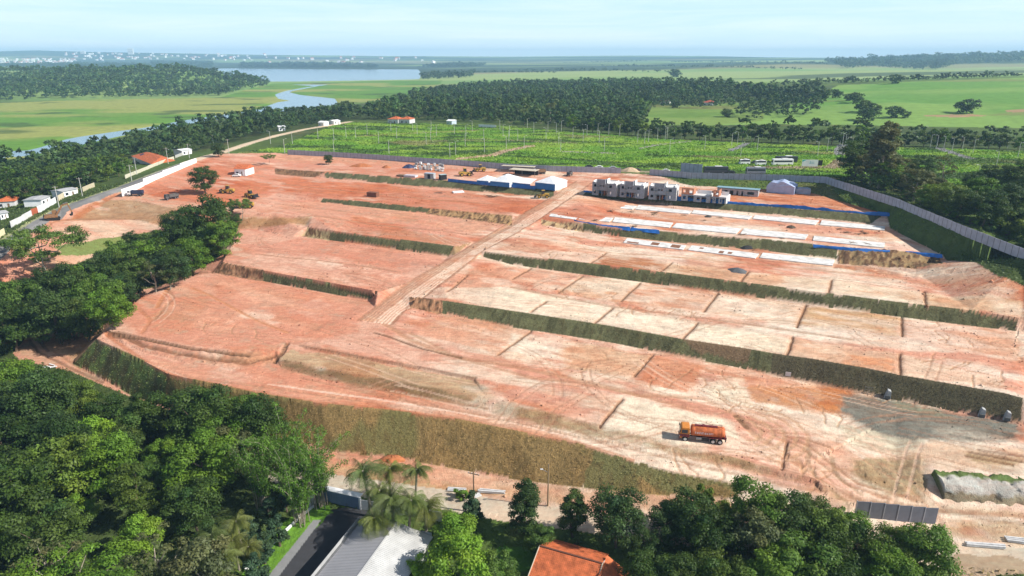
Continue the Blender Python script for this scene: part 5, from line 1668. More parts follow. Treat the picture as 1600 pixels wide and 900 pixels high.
# ------------------------------------------------------------------ unfinished houses
def unfinished_house(u0, v0, u1, v1, h1, label, kind):
    a, rz, W = frame_at(u0, v0, u1, v1, 11.35)
    a.z = 11.3
    e = empty('unfinished_house', a, rz, label, 'house', 'unfinished houses on the upper terrace')
    D = 8.5
    s3 = 2.8
    if kind == 'full':
        up = [(W * .07, s3 + 1.0, W * .17, s3 + 2.1), (W * .33, s3 + 1.2, W * .40, s3 + 1.9), (W * .44, s3 + 1.2, W * .51, s3 + 1.9), (W * .72, s3 + 1.0, W * .83, s3 + 2.1)]
        dn = [(W * .07, .9, W * .17, 2.1), (W * .27, 0, W * .40, 2.3), (W * .43, 0, W * .64, 2.3), (W * .72, .8, W * .83, 2.1)]
        MB().wall(W, 5.7, .18, up + dn).build('front_wall', M_BLOCK, e)
        MB().wall(W, 5.7, .18, [], (0, D, 0)).build('rear_wall', M_BLOCK, e)
        MB().wall(D - .2, 5.7, .18, [(2, .8, 3.2, 2)], (.09, .1, 0), 'Y').build('side_wall', M_BLOCK, e)
        sw = MB().wall(D - .2, 5.7, .18, [(3, 3.6, 4.2, 4.8)], (W - .09, .1, 0), 'Y').build('side_wall', M_PLASTER, e)  # sun-facing side: sunlight put into a paler wall material
        MB().box((W / 2, D / 2, s3 - .07), (W - .4, D - .4, .14)).build('floor_slab', M_CONC, e)
        MB().box((W / 2, D / 2, 5.45), (W - .4, D - .4, .14)).build('roof_slab', M_PLASTER, e)
        pp = MB()
        pp.box((W * .20, .35, 6.2), (.2, 2.6, 1.6)).box((W * .56, .35, 6.4), (.2, 2.6, 2.0)).box((W * .38, .05, 6.45), (W * .36, .2, 1.5))
        pp.build('parapet', M_BLOCK, e)
        MB().box((W * .62, 1.8, 6.5), (.2, 3.4, 2.1)).box((W * .05, 2, 6.05), (.2, 4, .8)).box((W * .94, 3, 6.0), (.2, 5, .7)).build('gable_wall', M_WHITE, e)
        MB().box((W * .775, .12, 1.15), (W * .07, .05, 2.1)).build('door', M_WHITE, e)
        sc_ = MB()
        for x_ in (W * .22, W * .30, W * .62, W * .70):
            sc_.box((x_, -.9, 2.9), (.06, .06, 5.8)).box((x_, -.25, 2.9), (.06, .06, 5.8))
        for z_ in (1.9, 3.8): sc_.box((W * .26, -.58, z_), (W * .12, .7, .06)).box((W * .66, -.58, z_), (W * .12, .7, .06))
        sc_.build('scaffold', M_STEEL, e)
        MB().box((W / 2, 4, 2.7 / 2), (.16, D - .8, 2.6)).box((W * .5, 4, s3 + 1.3), (.16, D - .8, 2.4)).build('partition', M_BRICK, e)
    elif kind == 'half':
        MB().wall(W, 2.8, .18, [(W * .06, .8, W * .16, 2.1), (W * .24, 0, W * .44, 2.4), (W * .56, .7, W * .66, 2.1), (W * .72, 0, W * .88, 2.3)]).build('front_wall', M_BLOCK, e)
        MB().wall(W, 2.8, .18, [], (0, D, 0)).wall(D - .2, 2.8, .18, [], (.09, .1, 0), 'Y').wall(D - .2, 2.8, .18, [], (W - .09, .1, 0), 'Y').build('shell_wall', M_PLASTER, e)
        MB().box((W / 2, D / 2, 2.75), (W - .3, D - .3, .15)).build('roof_slab', M_PLASTER, e)
        MB().wall(W * .42, 2.7, .18, [(.6, .8, 1.6, 2.0), (W * .28, .4, W * .38, 2.2)], (0, .02, 2.85)).wall(4.5, 2.7, .18, [], (W * .42, .1, 2.85), 'Y').wall(4.5, 2.7, .18, [], (.1, .1, 2.85), 'Y').build('upper_wall', M_BRICK if W < 12 else M_BLOCK, e)
        MB().box((W * .72, 5.2, 3.6), (W * .5, .18, 1.4)).build('rear_upper_wall', M_WHITE, e)
    return e
unfinished_house(925,304,962,307.5, 5.7, 'first grey unfinished house from the road, two storeys', 'full')
unfinished_house(968,307.5,1005,310.5, 5.7, 'second grey unfinished house from the road, two storeys', 'full')
unfinished_house(1013,311,1056,314, 5.7, 'third unfinished house from the road, with white rear wall', 'full')
unfinished_house(1064,313,1108,317, 3, 'half-built low house with a broken upper floor', 'half')
unfinished_house(1113,317,1134,319, 3, 'small half-built block at the right end of the house row', 'half')
def yard_box(u0, v0, u1, v1, D, h, m, label, cat, name, z=11.45):
    a, rz, W = frame_at(u0, v0, u1, v1, z)
    e = empty(name, a, rz, label, cat)
    return e, W
e, W = yard_box(1120, 303, 1184, 308, 5, 3, None, 'long site hut with pale blue roof and dark doorways', 'hut', 'site_hut', 11.5)
MB().wall(W, 2.8, .15, [(W * .18, 0, W * .26, 2.1), (W * .32, 0, W * .40, 2.1), (W * .48, 0, W * .52, 2.1), (W * .6, 0, W * .64, 2.1), (W * .74, .8, W * .9, 2)]).build('front_wall', M_CONC, e)
MB().wall(W, 2.8, .15, [], (0, 5, 0)).wall(4.8, 2.8, .15, [], (.08, .1, 0), 'Y').wall(4.8, 2.8, .15, [], (W - .08, .1, 0), 'Y').build('side_wall', M_CONC, e)
MB().box((W / 2, 2.5, 2.95), (W + .8, 6.2, .12), 0, 0, -.06).build('roof', mat('pale_blue_roof', (.22, .36, .42), .5), e)
# covered stack
a, rz, W = frame_at(1197, 301, 1240, 305, 11.4)
mb = MB()
D = 8
for pts_, y0, y1 in (([(0, -.1), (W, -.1), (W, 3.4), (W * .86, 4.6), (W * .5, 5.4), (W * .12, 4.6), (0, 3.3)], 0, D),):
    mb.prism(pts_, y0, y1)
bmesh.ops.subdivide_edges(mb.bm, edges=mb.bm.edges[:], cuts=6, use_grid_fill=True)
for v in mb.bm.verts:
    q = v.co
    v.co.z += .35 * (math.sin(q.x * 1.1 + q.y) * math.cos(q.y * .9)) * (q.z > .3)
    v.co.x += .12 * math.sin(q.z * 2 + q.y)
    v.co.y += .15 * math.sin(q.x * 1.7)
o = mb.build('covered_stack', M_TARP)
o.location, o.rotation_euler = a, (0, 0, rz)
tag(o, 'large stack wrapped in pale bluish sheeting near the shaded bank', 'covered stack')
a, rz, W = frame_at(1243, 303, 1266, 304.5, 11.4)
mb = MB().prism([(0, 0), (W, 0), (W, 2.2), (W * .8, 2.6), (W * .1, 2.5), (0, 2.1)], 0, 4)
o = mb.build('covered_stack', mat('grey_tarp', (.33, .38, .48), .5, 0, .2, .5, .6, 1))
o.location, o.rotation_euler = a, (0, 0, rz)
tag(o, 'smaller lower stack under grey-blue sheeting right of the large one', 'covered stack')

# ------------------------------------------------------------------ sheds
def gable_shed(u0, v0, u1, v1, D, h, rise, label, side=M_WHITE, front=None):
    a, rz, W = frame_at(u0, v0, u1, v1, 11.65)
    e = empty('shed', a, rz, label, 'shed', 'white-roofed sheds with blue fronts')
    MB().box((W / 2, .06, h / 2), (W, .12, h)).build('front_wall', front or M_BLUEPAINT, e)
    MB().box((W - .06, D / 2 + .06, h / 2), (.12, D - .12, h)).box((.06, D / 2 + .06, h / 2), (.12, D - .12, h)).build('side_wall', side, e)
    MB().box((W / 2, D - .06, h / 2), (W - .24, .12, h)).build('rear_wall', side, e)
    bm = bmesh.new()
    o_ = .35
    vs = [bm.verts.new(q) for q in ((-o_, -o_, h), (W + o_, -o_, h), (W + o_, D + o_, h), (-o_, D + o_, h), (W * .5, D * .42, h + rise), (W * .5, D * .58, h + rise))]
    for f in ((0, 1, 4), (1, 2, 5, 4), (2, 3, 5), (3, 0, 4, 5), (3, 2, 1, 0)): bm.faces.new([vs[i] for i in f])
    me = bpy.data.meshes.new('roof')
    bm.to_mesh(me)
    bm.free()
    me.materials.append(mat('white_roof_sheet', (.74, .74, .75), .5, 0, .12, .5))
    link_mesh('roof', me, e)
    return e
gable_shed(745, 287.5, 763, 289, 9, 1.9, 1.7, 'small white-roofed shed at the left end of the blue fence')
gable_shed(766, 290, 796, 293, 14, 2.3, 2.6, 'largest white-roofed shed with a blue front, middle of three')
gable_shed(836, 294.5, 867, 298, 12, 3.0, 2.4, 'white-roofed shed with a bright white side wall next to the dirt road')
a, rz, W = frame_at(797, 291, 828, 294, 11.65)
e = empty('lean_to', a, rz, 'white sloping lean-to roof joined to the largest shed', 'lean-to')
MB().box((W / 2, 3.5, 2.6), (W, 7.5, .12), 0, 0, .16).build('roof', M_WHITE, e)
MB().box((W / 2, .2, .9), (W, .1, 1.8)).build('front_wall', M_BLUEPAINT, e)
low_wall([(700, 283.5), (745, 288), (766, 290)], 1.3, M_BLUE, 'low blue sheeting fence left of the white-roofed sheds', .1, 'sheeting_fence', 'fence')
low_wall([(797, 292.5), (836, 296)], 1.5, M_BLUE, 'low blue sheeting fence between the two large sheds', .1, 'sheeting_fence', 'fence')
for (u0, v0, u1, v1, D, h, lab) in ((795,274,836,277,6,3.0,'flat beige canopy roof behind the white-roofed sheds, front one'),(783,268.5,834,271,5,3.2,'long flat beige canopy roof close to the grey fence')):
    a, rz, W = frame_at(u0, v0, u1, v1)
    e = empty('canopy', a, rz, lab, 'canopy')
    MB().box((W / 2, D / 2, h), (W, D, .22)).build('roof', mat('beige_roof', (.52, .46, .36), .8), e)
    for x_, y_ in ((.3, .3), (W - .3, .3), (.3, D - .3), (W - .3, D - .3), (W / 2, .3)):
        MB().box((x_, y_, h / 2 - .15), (.14, .14, h)).build('post', M_STEEL, e)
    MB().box((W / 2, D - .2, 1.2), (W * .9, .12, 2.4)).build('rear_wall', M_DARK, e)

# ------------------------------------------------------------------ material yard
r0 = np.random.default_rng(77)
k = 0
for u, v in [(650+6.1*i+r0.uniform(-1.5,1.5), 257.5+i*.5+j*3.6+r0.uniform(-.8,.8)) for i in range(8) for j in range(3)]:
    p = GG(u, v)
    e = empty('material_stack', p, r0.uniform(-.4, .4), 'stack of pale sacks and blocks heaped in the yard by the fence', 'stack', 'pale material stacks by the fence')
    MB().box((0, 0, .08), (1.5, 1.3, .16)).build('pallet', M_WOOD, e)
    mb = MB()
    hh = r0.uniform(.8, 1.7)
    nz_ = int(hh / .28)
    for z_ in range(nz_):
        for sx in (-.36, .36):
            mb.box((sx + r0.normal(0, .05), r0.normal(0, .06), .3 + z_ * .28), (.68, 1.15, .26), r0.normal(0, .06))
    mb.build('sack_layers', [M_WHITE, M_PLASTER, M_CONC][int(r0.integers(3))], e, .03)
    k += 1
def heap(u, v, rx, ry, h, m, label, name='heap', cat='heap', seed=0, bump=.15):
    r = np.random.default_rng(seed + 5)
    p = GG(u, v)
    n, mm_ = 26, 9
    V, F = [], []
    for i in range(mm_):
        f = i / (mm_ - 1)
        for k in range(n):
            th = 2 * math.pi * k / n
            w = 1 + .14 * math.sin(2 * th + seed) + .1 * math.sin(5 * th + seed * 2)
            R_ = (1 - f) * w
            V.append((rx * R_ * math.cos(th) + r.normal(0, bump * .4), ry * R_ * math.sin(th) + r.normal(0, bump * .4), -.15 + (h + .15) * (1 - (1 - f) ** 1.7) + (r.normal(0, bump) * .4 if i else 0)))
    for i in range(mm_ - 1):
        for k in range(n):
            F.append((i * n + k, i * n + (k + 1) % n, (i + 1) * n + (k + 1) % n, (i + 1) * n + k))
    o = link_mesh(name, mesh_np(name, np.array(V), np.array(F), [m], None, True))
    o.location = p
    return tag(o, label, cat)
heap(639, 262, 3.6, 2.6, 1.9, mat('navy_tarp', (.035, .045, .10), .5, 0, .3, 1, .6, 2), 'dark navy covered heap left of the pale sacks', 'covered_heap', 'heap', 1)
M_REDSOIL = mat('red_soil', (.42, .15, .06), .95, 0, .2, 1.5, .8, 4)
heap(565, 260, 6, 3.4, 1.7, M_REDSOIL, 'broad orange soil heap near the grey fence, left one', 'soil_heap', 'heap', 2)
heap(604, 262, 2.6, 2, 1.3, M_REDSOIL, 'small orange soil heap near the grey fence, right one', 'soil_heap', 'heap', 3)
heap(1152, 423, 3.1, 2.8, .9, mat('dark_gravel', (.11, .115, .12), .95, 0, .2, 3, .8, 8), 'flat dark grey gravel heap standing on a cream terrace pad', 'gravel_heap', 'heap', 4, .06)
heap(1236, 355.5, 2.2, 1.6, .8, mat('dark_rubble', (.09, .07, .05), .95, 0, .3, 3, .8, 6), 'small dark rubble heap between the slab rows', 'rubble_heap', 'heap', 5)
heap(1168, 387, 2.6, 1.5, .8, mat('black_debris', (.03, .03, .03), .9, 0, .3, 3, .8, 6), 'black debris heap on the turf bank above the lowest slabs', 'debris_heap', 'heap', 6)
heap(1106, 339, 1.6, 1.2, .7, mat('dark_scrap', (.06, .055, .05), .9, 0, .3, 3, .8, 6), 'little dark scrap heap beside the fourth slab of the upper row', 'debris_heap', 'heap', 7)
heap(613, 718, 2.6, 1.6, 1.0, M_REDSOIL, 'reddish soil heap at the foot of the front slope above the palms', 'soil_heap', 'heap', 8)
heap(985, 268, 5, 3, 2.2, mat('sand', (.58, .42, .27), .95, 0, .15, 1, .5, 5), 'pale sand heap in the gap of the grey fence', 'sand_heap', 'heap', 9)
def crate(u, v, d, m, label, name, cat, rz=.0, lid=None):
    p = GG(u, v)
    e = empty(name, p, rz, label, cat)
    MB().box((0, 0, d[2] / 2), d).build('body', m, e, .03)
    MB().box((0, 0, d[2] + .05), (d[0] + .12, d[1] + .12, .1)).build('lid' if lid is None else 'roof', lid or M_CONC, e)
    dd = MB()
    dd.box((0, -d[1] / 2 - .02, d[2] * .45), (d[0] * .3, .05, d[2] * .8)).build('door', M_DARK, e)
    return e
crate(672, 279, (5.2, 2.5, 2.7), M_CONC, 'pale grey site container at the bank edge, bigger one', 'site_container', 'container', -.35, mat('light_blue_roof', (.45, .53, .60), .5))
crate(692, 280.5, (3.4, 2.4, 2.5), M_DARK, 'dark site container with a pale green end beside the bigger one', 'site_container', 'container', .5, mat('greenish_roof', (.40, .50, .50), .5))
p = GG(635, 276)
e = empty('pallet_stack', p, -.35, 'low dark pallet stack with pale top in the yard edge', 'stack')
MB().box((-3, 0, .4), (4, 3, .8)).build('timber_layer', M_WOOD, e)
MB().box((2.6, 0, .5), (6.5, 3.4, 1.0)).build('block_layer', mat('lilac_block', (.55, .50, .53), .8, 0, .2, 2), e, .04)
p = GG(583, 307)
e = empty('brick_stack', p, -.4, 'square stack of brown bricks on the orange terrace', 'stack')
MB().box((0, 0, 1.05), (5.2, 2.6, 2.1)).build('brick_layers', mat('brown_brick', (.20, .085, .05), .9, 0, .3, 4, .5, 10), e, .05)
MB().box((0, -.1, .06), (5.6, 3.2, .12)).build('base_boards', M_WOOD, e)
p = GG(716, 301)
e = empty('sheet_stack', p, .35, 'stack of white sheets lying on the orange terrace', 'stack')
MB().box((0, 0, .35), (5.2, 2.6, .5), 0, 0, .06).build('sheet_layers', M_WHITE, e)
for x_ in (-1.8, 1.8): MB().box((x_, 0, .05), (.2, 2.8, .12)).build('bearer', M_WOOD, e)
for (u, v, n_, lab) in ((768, 308, 15, 'tangle of dark timber planks beside the dirt road'), (688, 302, 7, 'a few scattered brown boards left of the white sheets')):
    p = GG(u, v)
    mb = MB()
    for i in range(n_):
        mb.box((rng.normal(0, 1.5), rng.normal(0, .9), .1 + .055 * i + .05), (rng.uniform(2.5, 4.5), .22, .06), rng.uniform(-.7, .7), rng.normal(0, .06))
    o = mb.build('timber_pile', M_WOOD)
    o.location = p
    tag(o, lab, 'timber')

# ------------------------------------------------------------------ vehicles and machines
def wheel(e, x, y, r, w, rimm=None):
    t = MB().lathe([(-w / 2, r * .62), (-w / 2, r * .93), (-w * .36, r), (w * .36, r), (w / 2, r * .93), (w / 2, r * .62)], axis='X', seg=18)
    M = Matrix.Translation((x, y, r)) @ Matrix.Rotation(math.pi / 2, 4, 'Z')
    bmesh.ops.transform(t.bm, matrix=M, verts=t.bm.verts[:])
    o = t.build('wheel', M_RUBBER, e)
    rm = MB().cyl((x, y, r), r * .6, w * 1.03, 'Y', 14).build('rim', rimm or M_STEEL, o)
    return o
def tanker_truck(u, v, rz, label):
    p = GG(u, v)
    e = empty('tanker_truck', p, rz, label, 'truck')
    # nose towards -x
    MB().box((.5, .38, 1.0), (7.6, .16, .24)).box((.5, -.38, 1.0), (7.6, .16, .24)).box((.6, 0, .98), (.16, .7, .2)).box((2.8, 0, .98), (.16, .7, .2)).build('chassis', M_BLACK, e)
    cab = MB().prism([(-4.45, .75), (-4.5, 1.5), (-4.32, 2.75), (-4.1, 2.92), (-2.75, 2.95), (-2.65, 2.8), (-2.65, .95), (-3.1, .95), (-3.2, 1.25), (-3.9, 1.25), (-4.0, .75)], -1.2, 1.2).build('cab', M_CABO, e, .05)
    MB().box((-3.58, 0, 1.36), (1.78, 2.46, .56)).build('lower_panel', M_MAROON, cab)
    MB().box((-4.45, 0, 2.18), (.06, 2.0, .78), 0, .14).build('windscreen', M_GLASS, cab)
    for s_ in (-1, 1):
        MB().box((-3.6, s_ * 1.215, 2.2), (1.1, .03, .72)).build('side_window', M_GLASS, cab)
        MB().box((-4.5, s_ * 1.4, 2.3), (.12, .22, .5)).build('mirror', M_BLACK, cab)
        MB().cyl((-4.5, s_ * .85, 1.0), .16, .08, 'X', 12).build('headlight', M_WHITE, cab)
        MB().prism([(-4.15, .9), (-4.05, 1.15), (-3.7, 1.3), (-3.3, 1.3), (-2.95, 1.15), (-2.85, .9), (-3.0, .9), (-3.1, 1.08), (-3.4, 1.18), (-3.65, 1.18), (-3.95, 1.08), (-4.02, .9)], s_ * 1.02 - .2, s_ * 1.02 + .2).build('mudguard', M_MAROON, e)
    MB().box((-4.52, 0, .72), (.2, 2.4, .3)).build('bumper', M_MAROON, e, .03)
    tank = MB().lathe([(-2.45, .25), (-2.42, .75), (-2.3, 1.0), (-2.1, 1.06), (2.6, 1.06), (3.6, 1.02), (3.8, .96), (3.92, .7), (3.95, .25)], (0, 0, 2.08), 'X', 28, 1.12).build('tank', M_TANK, e, 0, True)
    for x_ in (-1.9, -.2, 1.5, 3.3):
        MB().lathe([(x_ - .06, 1.075), (x_ + .06, 1.075)], (0, 0, 2.08), 'X', 28, 1.12).build('tank_band', M_TANK, tank)
    MB().cyl((-.1, 0, 3.2), .34, .2).build('hatch', M_MAROON, tank)
    MB().cyl((1.3, 0, 3.2), .26, .18).build('hatch', M_MAROON, tank)
    MB().box((.4, 0, 3.16), (4.2, .7, .05)).build('walkway', M_MAROON, tank)
    rl = MB()
    for s_ in (-.9, .9):
        rl.bar((-2.2, s_ * .5, 3.3), (3.4, s_ * .5, 3.3), .05)
        for x_ in (-2.2, -.3, 1.6, 3.4): rl.bar((x_, s_ * .5, 3.05), (x_, s_ * .5, 3.3), .05)
    rl.build('handrail', M_MAROON, tank)
    lt = MB()
    xx = -1.6
    for w_, h_ in ((.22,.42),(.1,.42),(.3,.36),(.26,.42),(.18,.4),(.3,.42),(.12,.36),(.28,.42),(.3,.3),(.2,.42),(.26,.38),(.16,.42)):
        lt.box((xx, -1.185, 2.12 + rng.uniform(-.04, .04)), (w_ * .8, .02, h_), 0, rng.uniform(-.1, .1))
        xx += w_ + .06
    lt.build('faded_lettering', mat('faded_white', (.66, .50, .48), .6), tank)
    MB().box((.3, -1.0, .75), (1.4, .3, .5)).build('toolbox', M_BLACK, e)
    MB().cyl((-.9, -.95, .85), .3, 1.0, 'X').build('fuel_tank', M_STEEL, e)
    MB().box((3.95, 0, 1.35), (.3, 2.3, .5)).build('rear_valve_box', M_MAROON, e)
    MB().bar((4.1, -.8, .5), (4.15, -.9, 1.5), .1, .1, 8).build('spray_bar', M_BLACK, e)
    MB().box((2.35, 0, 1.22), (2.9, 2.4, .05)).build('deck', M_MAROON, e)
    ww = mat('pale_rim', (.55, .54, .52), .6)
    for s_ in (-1.02, 1.02):
        for x_ in (-3.42, 1.75, 3.05): wheel(e, x_, s_, .52, .36 if x_ < 0 else .5, ww)
    return e
tanker_truck(1098, 687.5, math.atan2(-1.2, 6.4) + .0, 'orange water tanker truck with maroon lower cab on the pale pad')

M_RUST = mat('dusty_brown_paint', (.23, .12, .055), .7, 0, .3, 2)
def excavator(u, v, rz, label, s=1.0, M_YELLOW=M_RUST):
    p = GG(u, v)
    e = empty('excavator', p, rz, label, 'excavator', None, s)
    for y_ in (-1.15, 1.15):
        MB().prism([(-1.9, .35), (-1.6, 0), (1.6, 0), (1.9, .35), (1.9, .6), (1.6, .9), (-1.6, .9), (-1.9, .6)], y_ - .28, y_ + .28).build('track', M_RUBBER, e)
    MB().box((0, 0, .7), (2.2, 1.8, .4)).build('undercarriage', M_BLACK, e)
    body = MB().prism([(-2.3, 1.0), (1.3, 1.0), (1.3, 1.7), (-.4, 1.95), (-2.2, 1.9), (-2.4, 1.5)], -1.25, 1.25).build('body', M_YELLOW, e, .06)
    MB().box((-2.2, 0, 1.45), (.7, 2.4, .9)).build('counterweight', M_BLACK, body, .08)
    cab = MB().prism([(-.1, 1.7), (1.35, 1.7), (1.35, 2.3), (1.1, 3.0), (-.1, 3.0)], .3, 1.2).build('cab', M_YELLOW, e, .04)
    MB().box((.6, 1.21, 2.4), (1.1, .03, .8)).box((1.32, .75, 2.35), (.03, .7, .9), 0, -.2).build('window', M_GLASS, cab)
    MB().bar((1.0, -.3, 1.6), (3.0, -.3, 4.6), .4, .5).bar((2.85, -.3, 4.5), (4.7, -.3, 4.9), .36, .42).build('boom', M_YELLOW, e, .03)
    MB().bar((4.5, -.3, 5.0), (5.3, -.3, 2.2), .3, .36).build('stick', M_YELLOW, e, .03)
    MB().bar((1.6, -.3, 1.8), (2.9, -.3, 3.9), .1, .1, 8).bar((3.3, -.3, 5.1), (4.7, -.3, 5.3), .1, .1, 8).build('hydraulic_ram', M_STEEL, e)
    MB().prism([(5.2, 2.3), (5.6, 1.9), (5.4, 1.1), (4.7, 1.0), (4.5, 1.5), (4.9, 1.6)], -.8, .2).build('bucket', M_BLACK, e)
    return e
excavator(84, 344, .55, 'dusty brown tracked excavator with raised arm beside the street', 1.25)
def loader(u, v, rz, label, s=1.0, name='wheel_loader', up=.4):
    p = GG(u, v)
    e = empty(name, p, rz, label, 'loader', None, s)
    body = MB().prism([(-2.6, .8), (.2, .8), (.2, 1.6), (-.6, 1.9), (-2.5, 1.75)], -.8, .8).build('body', M_YELLOW, e, .06)
    MB().box((1.0, 0, 1.0), (1.8, 1.1, .7)).build('front_frame', M_YELLOW, e, .05)
    cab = MB().prism([(-.7, 1.7), (.5, 1.7), (.35, 3.0), (-.7, 3.0)], -.65, .65).build('cab', M_GLASS, e, .03)
    MB().box((-.15, 0, 3.06), (1.3, 1.5, .12)).build('cab_roof', M_YELLOW, cab)
    for y_ in (-.55, .55):
        MB().bar((.7, y_, 1.5), (2.6, y_, .6 + up), .16, .3).build('lift_arm', M_YELLOW, e)
    MB().prism([(2.4, .2 + up), (3.4, .05 + up), (3.3, .2 + up), (2.7, .4 + up), (2.75, 1.2 + up), (2.5, 1.2 + up)], -1.25, 1.25).build('bucket', M_BLACK, e)
    for x_ in (-1.6, 1.4):
        for y_ in (-.95, .95): wheel(e, x_, y_, .68, .45, M_YELLOW)
    return e
loader(848, 309.5, math.pi, 'yellow loader at the end of the turf bank beside the dirt road', 1.15)
loader(727, 275, .3, 'yellow loader parked between the sacks and the sheds', 1.3)
loader(750, 268, math.pi + .2, 'yellow loader standing by the grey fence behind the sheds', 1.2)
loader(356, 302, math.pi, 'pale yellow loader on the open orange terrace, alone', 1.2)
loader(392, 309, -.4, 'yellow loader behind the flat-topped tree', 1.15)
loader(384, 325, math.pi + .1, 'yellow loader under the flat-topped tree at the bank edge', 1.35, up=.1)
def dump_truck(u, v, rz, label, cabm, bedm, s=1.0):
    p = GG(u, v)
    e = empty('dump_truck', p, rz, label, 'truck', None, s)
    MB().box((0, 0, .95), (6.4, .9, .25)).build('chassis', M_BLACK, e)
    cab = MB().prism([(-3.4, .8), (-3.45, 1.7), (-3.2, 2.6), (-2.0, 2.65), (-1.95, .8)], -1.1, 1.1).build('cab', cabm, e, .05)
    MB().box((-3.36, 0, 2.1), (.05, 1.8, .7), 0, .25).box((-2.65, 1.11, 2.1), (.9, .03, .6)).box((-2.65, -1.11, 2.1), (.9, .03, .6)).build('window', M_GLASS, cab)
    bed = MB().box((.75, 0, 1.2), (4.8, 2.3, .12)).box((.75, 1.12, 1.85), (4.8, .08, 1.3)).box((.75, -1.12, 1.85), (4.8, .08, 1.3)).box((-1.62, 0, 1.95), (.08, 2.3, 1.5)).box((3.12, 0, 1.8), (.08, 2.3, 1.2)).build('tipper_bed', bedm, e)
    MB().box((.75, 0, 1.6), (4.6, 2.1, .6)).build('load', M_REDSOIL, bed)
    for x_ in (-2.7, 1.2, 2.4):
        for y_ in (-.98, .98): wheel(e, x_, y_, .5, .36)
    return e
M_GREYB = mat('dark_grey_bed', (.10, .095, .09), .7, 0, .2, 2)
M_NAVY = mat('navy_bed', (.03, .04, .08), .6, 0, .2, 2)
dump_truck(213, 306, .12, 'white-cabbed truck with dark navy bed near the white wall end', M_WHITE, M_NAVY)
dump_truck(269, 311, .9, 'grey dump truck on the sandy terrace right of the white-cabbed truck', M_GREYB, M_GREYB, .9)
dump_truck(843, 272, .2, 'brown-bedded truck with a white cab by the grey fence', M_WHITE, mat('brown_bed', (.22, .13, .07), .7))
dump_truck(890, 274.5, 1.2, 'dark small truck on the orange yard behind the white-sided shed', M_GREYB, M_GREYB, .8)
def car(u, v, rz, label, m, group=None):
    p = GG(u, v)
    e = empty('parked_car', p, rz, label, 'car', group)
    b = MB().prism([(-2.1, .3), (-2.15, .8), (-1.3, .95), (-.7, 1.42), (.9, 1.45), (1.6, 1.0), (2.1, .9), (2.15, .35)], -.85, .85).build('body', m, e, .08)
    for s_ in (-1, 1):
        MB().prism([(-1.05, .98), (-.62, 1.36), (.85, 1.38), (1.35, 1.0)], s_ * .86 - .015, s_ * .86 + .015).build('side_window', M_GLASS, b)
    for x_ in (-1.35, 1.35):
        for y_ in (-.75, .75): wheel(e, x_, y_, .32, .2)
    return e
for u, v, m, lab in ((936, 263, M_WHITE, 'pale blue-white car parked behind the grey fence, left one'), (957, 264, mat('silver', (.45, .46, .48), .4), 'silver car parked behind the grey fence'), (920, 262, M_BLACK, 'black car parked behind the grey fence, far left'), (980, 266, M_BLACK, 'black car parked behind the fence gap'), (995, 267, M_GREYB, 'dark grey car parked right of the fence gap'), (1040, 268.5, M_WHITE, 'white car parked left of the tall hoarding'), (1142, 271, M_BLACK, 'black car between the two dark buses'), (1180, 255, M_BLACK, 'small dark car on the dirt patch near the white vans')):
    car(u, v, .0, lab, m)
def bus(u, v, rz, label, m, L=11.5, h=3.1):
    p = GG(u, v)
    e = empty('bus', p, rz, label, 'bus')
    b = MB().box((0, 0, .45 + h / 2 - .2), (L, 2.5, h - .1)).build('body', m, e, .12)
    for s_ in (-1, 1):
        MB().box((0, s_ * 1.255, 2.1), (L * .9, .03, .95)).build('window_band', M_GLASS, b)
    MB().box((-L / 2 - .01, 0, 2.0), (.04, 2.1, 1.2)).build('windscreen', M_GLASS, b)
    MB().box((L * .1, 0, h + .42), (L * .3, 1.7, .22)).build('roof_unit', M_WHITE, b)
    for x_ in (-L * .3, L * .28):
        for y_ in (-1.1, 1.1): wheel(e, x_, y_, .5, .3)
    return e
bus(1118, 270.5, -.02, 'dark bus parked behind the fence beside the tall hoarding', mat('dark_bus', (.05, .05, .06), .4), 12)
bus(1180, 272, -.02, 'grey bus with a white end behind the fence', mat('grey_bus', (.20, .21, .25), .4), 9.5)
bus(1222, 258, .02, 'long white bus parked on the grass beside the billboard', M_WHITE, 11)
bus(1228, 253.5, .02, 'dark bus with pale roof parked behind the long white bus', mat('black_bus', (.04, .045, .05), .4), 12)
bus(1163, 256.5, .05, 'small white van on the dirt patch, left of the long bus', M_WHITE, 5.5, 2.4)
bus(1188, 258, .05, 'second small white van nearer the fence', M_WHITE, 5.5, 2.4)
a, rz, W = frame_at(1252, 262.5, 1277, 263)
e = empty('billboard', a, rz, 'white and teal billboard on posts in the field', 'billboard')
bd = MB().box((W / 2, 0, 2.7), (W, .2, 3.4)).build('board', M_WHITE, e)
MB().prism([(.05, 3.2), (W * .28, 4.35), (.05, 4.35)], -.12, -.104).build('teal_corner', mat('teal_print', (.10, .50, .45), .6), bd)
MB().box((W * .5, -.112, 2.9), (W * .03, .016, 1.5)).box((W * .62, -.112, 2.5), (W * .3, .016, .16)).box((W * .64, -.112, 3.2), (W * .24, .016, .2)).build('teal_print_marks', mat('blue_print', (.20, .45, .55), .6), bd)
for f_ in (.08, .5, .92):
    MB().box((W * f_, .2, 1.2), (.18, .18, 3.2)).build('post', M_STEEL, e)
MB().box((W + 1.2, .4, 2.8), (2.2, .2, 2.8)).build('dark_side_panel', M_BLACK, e)

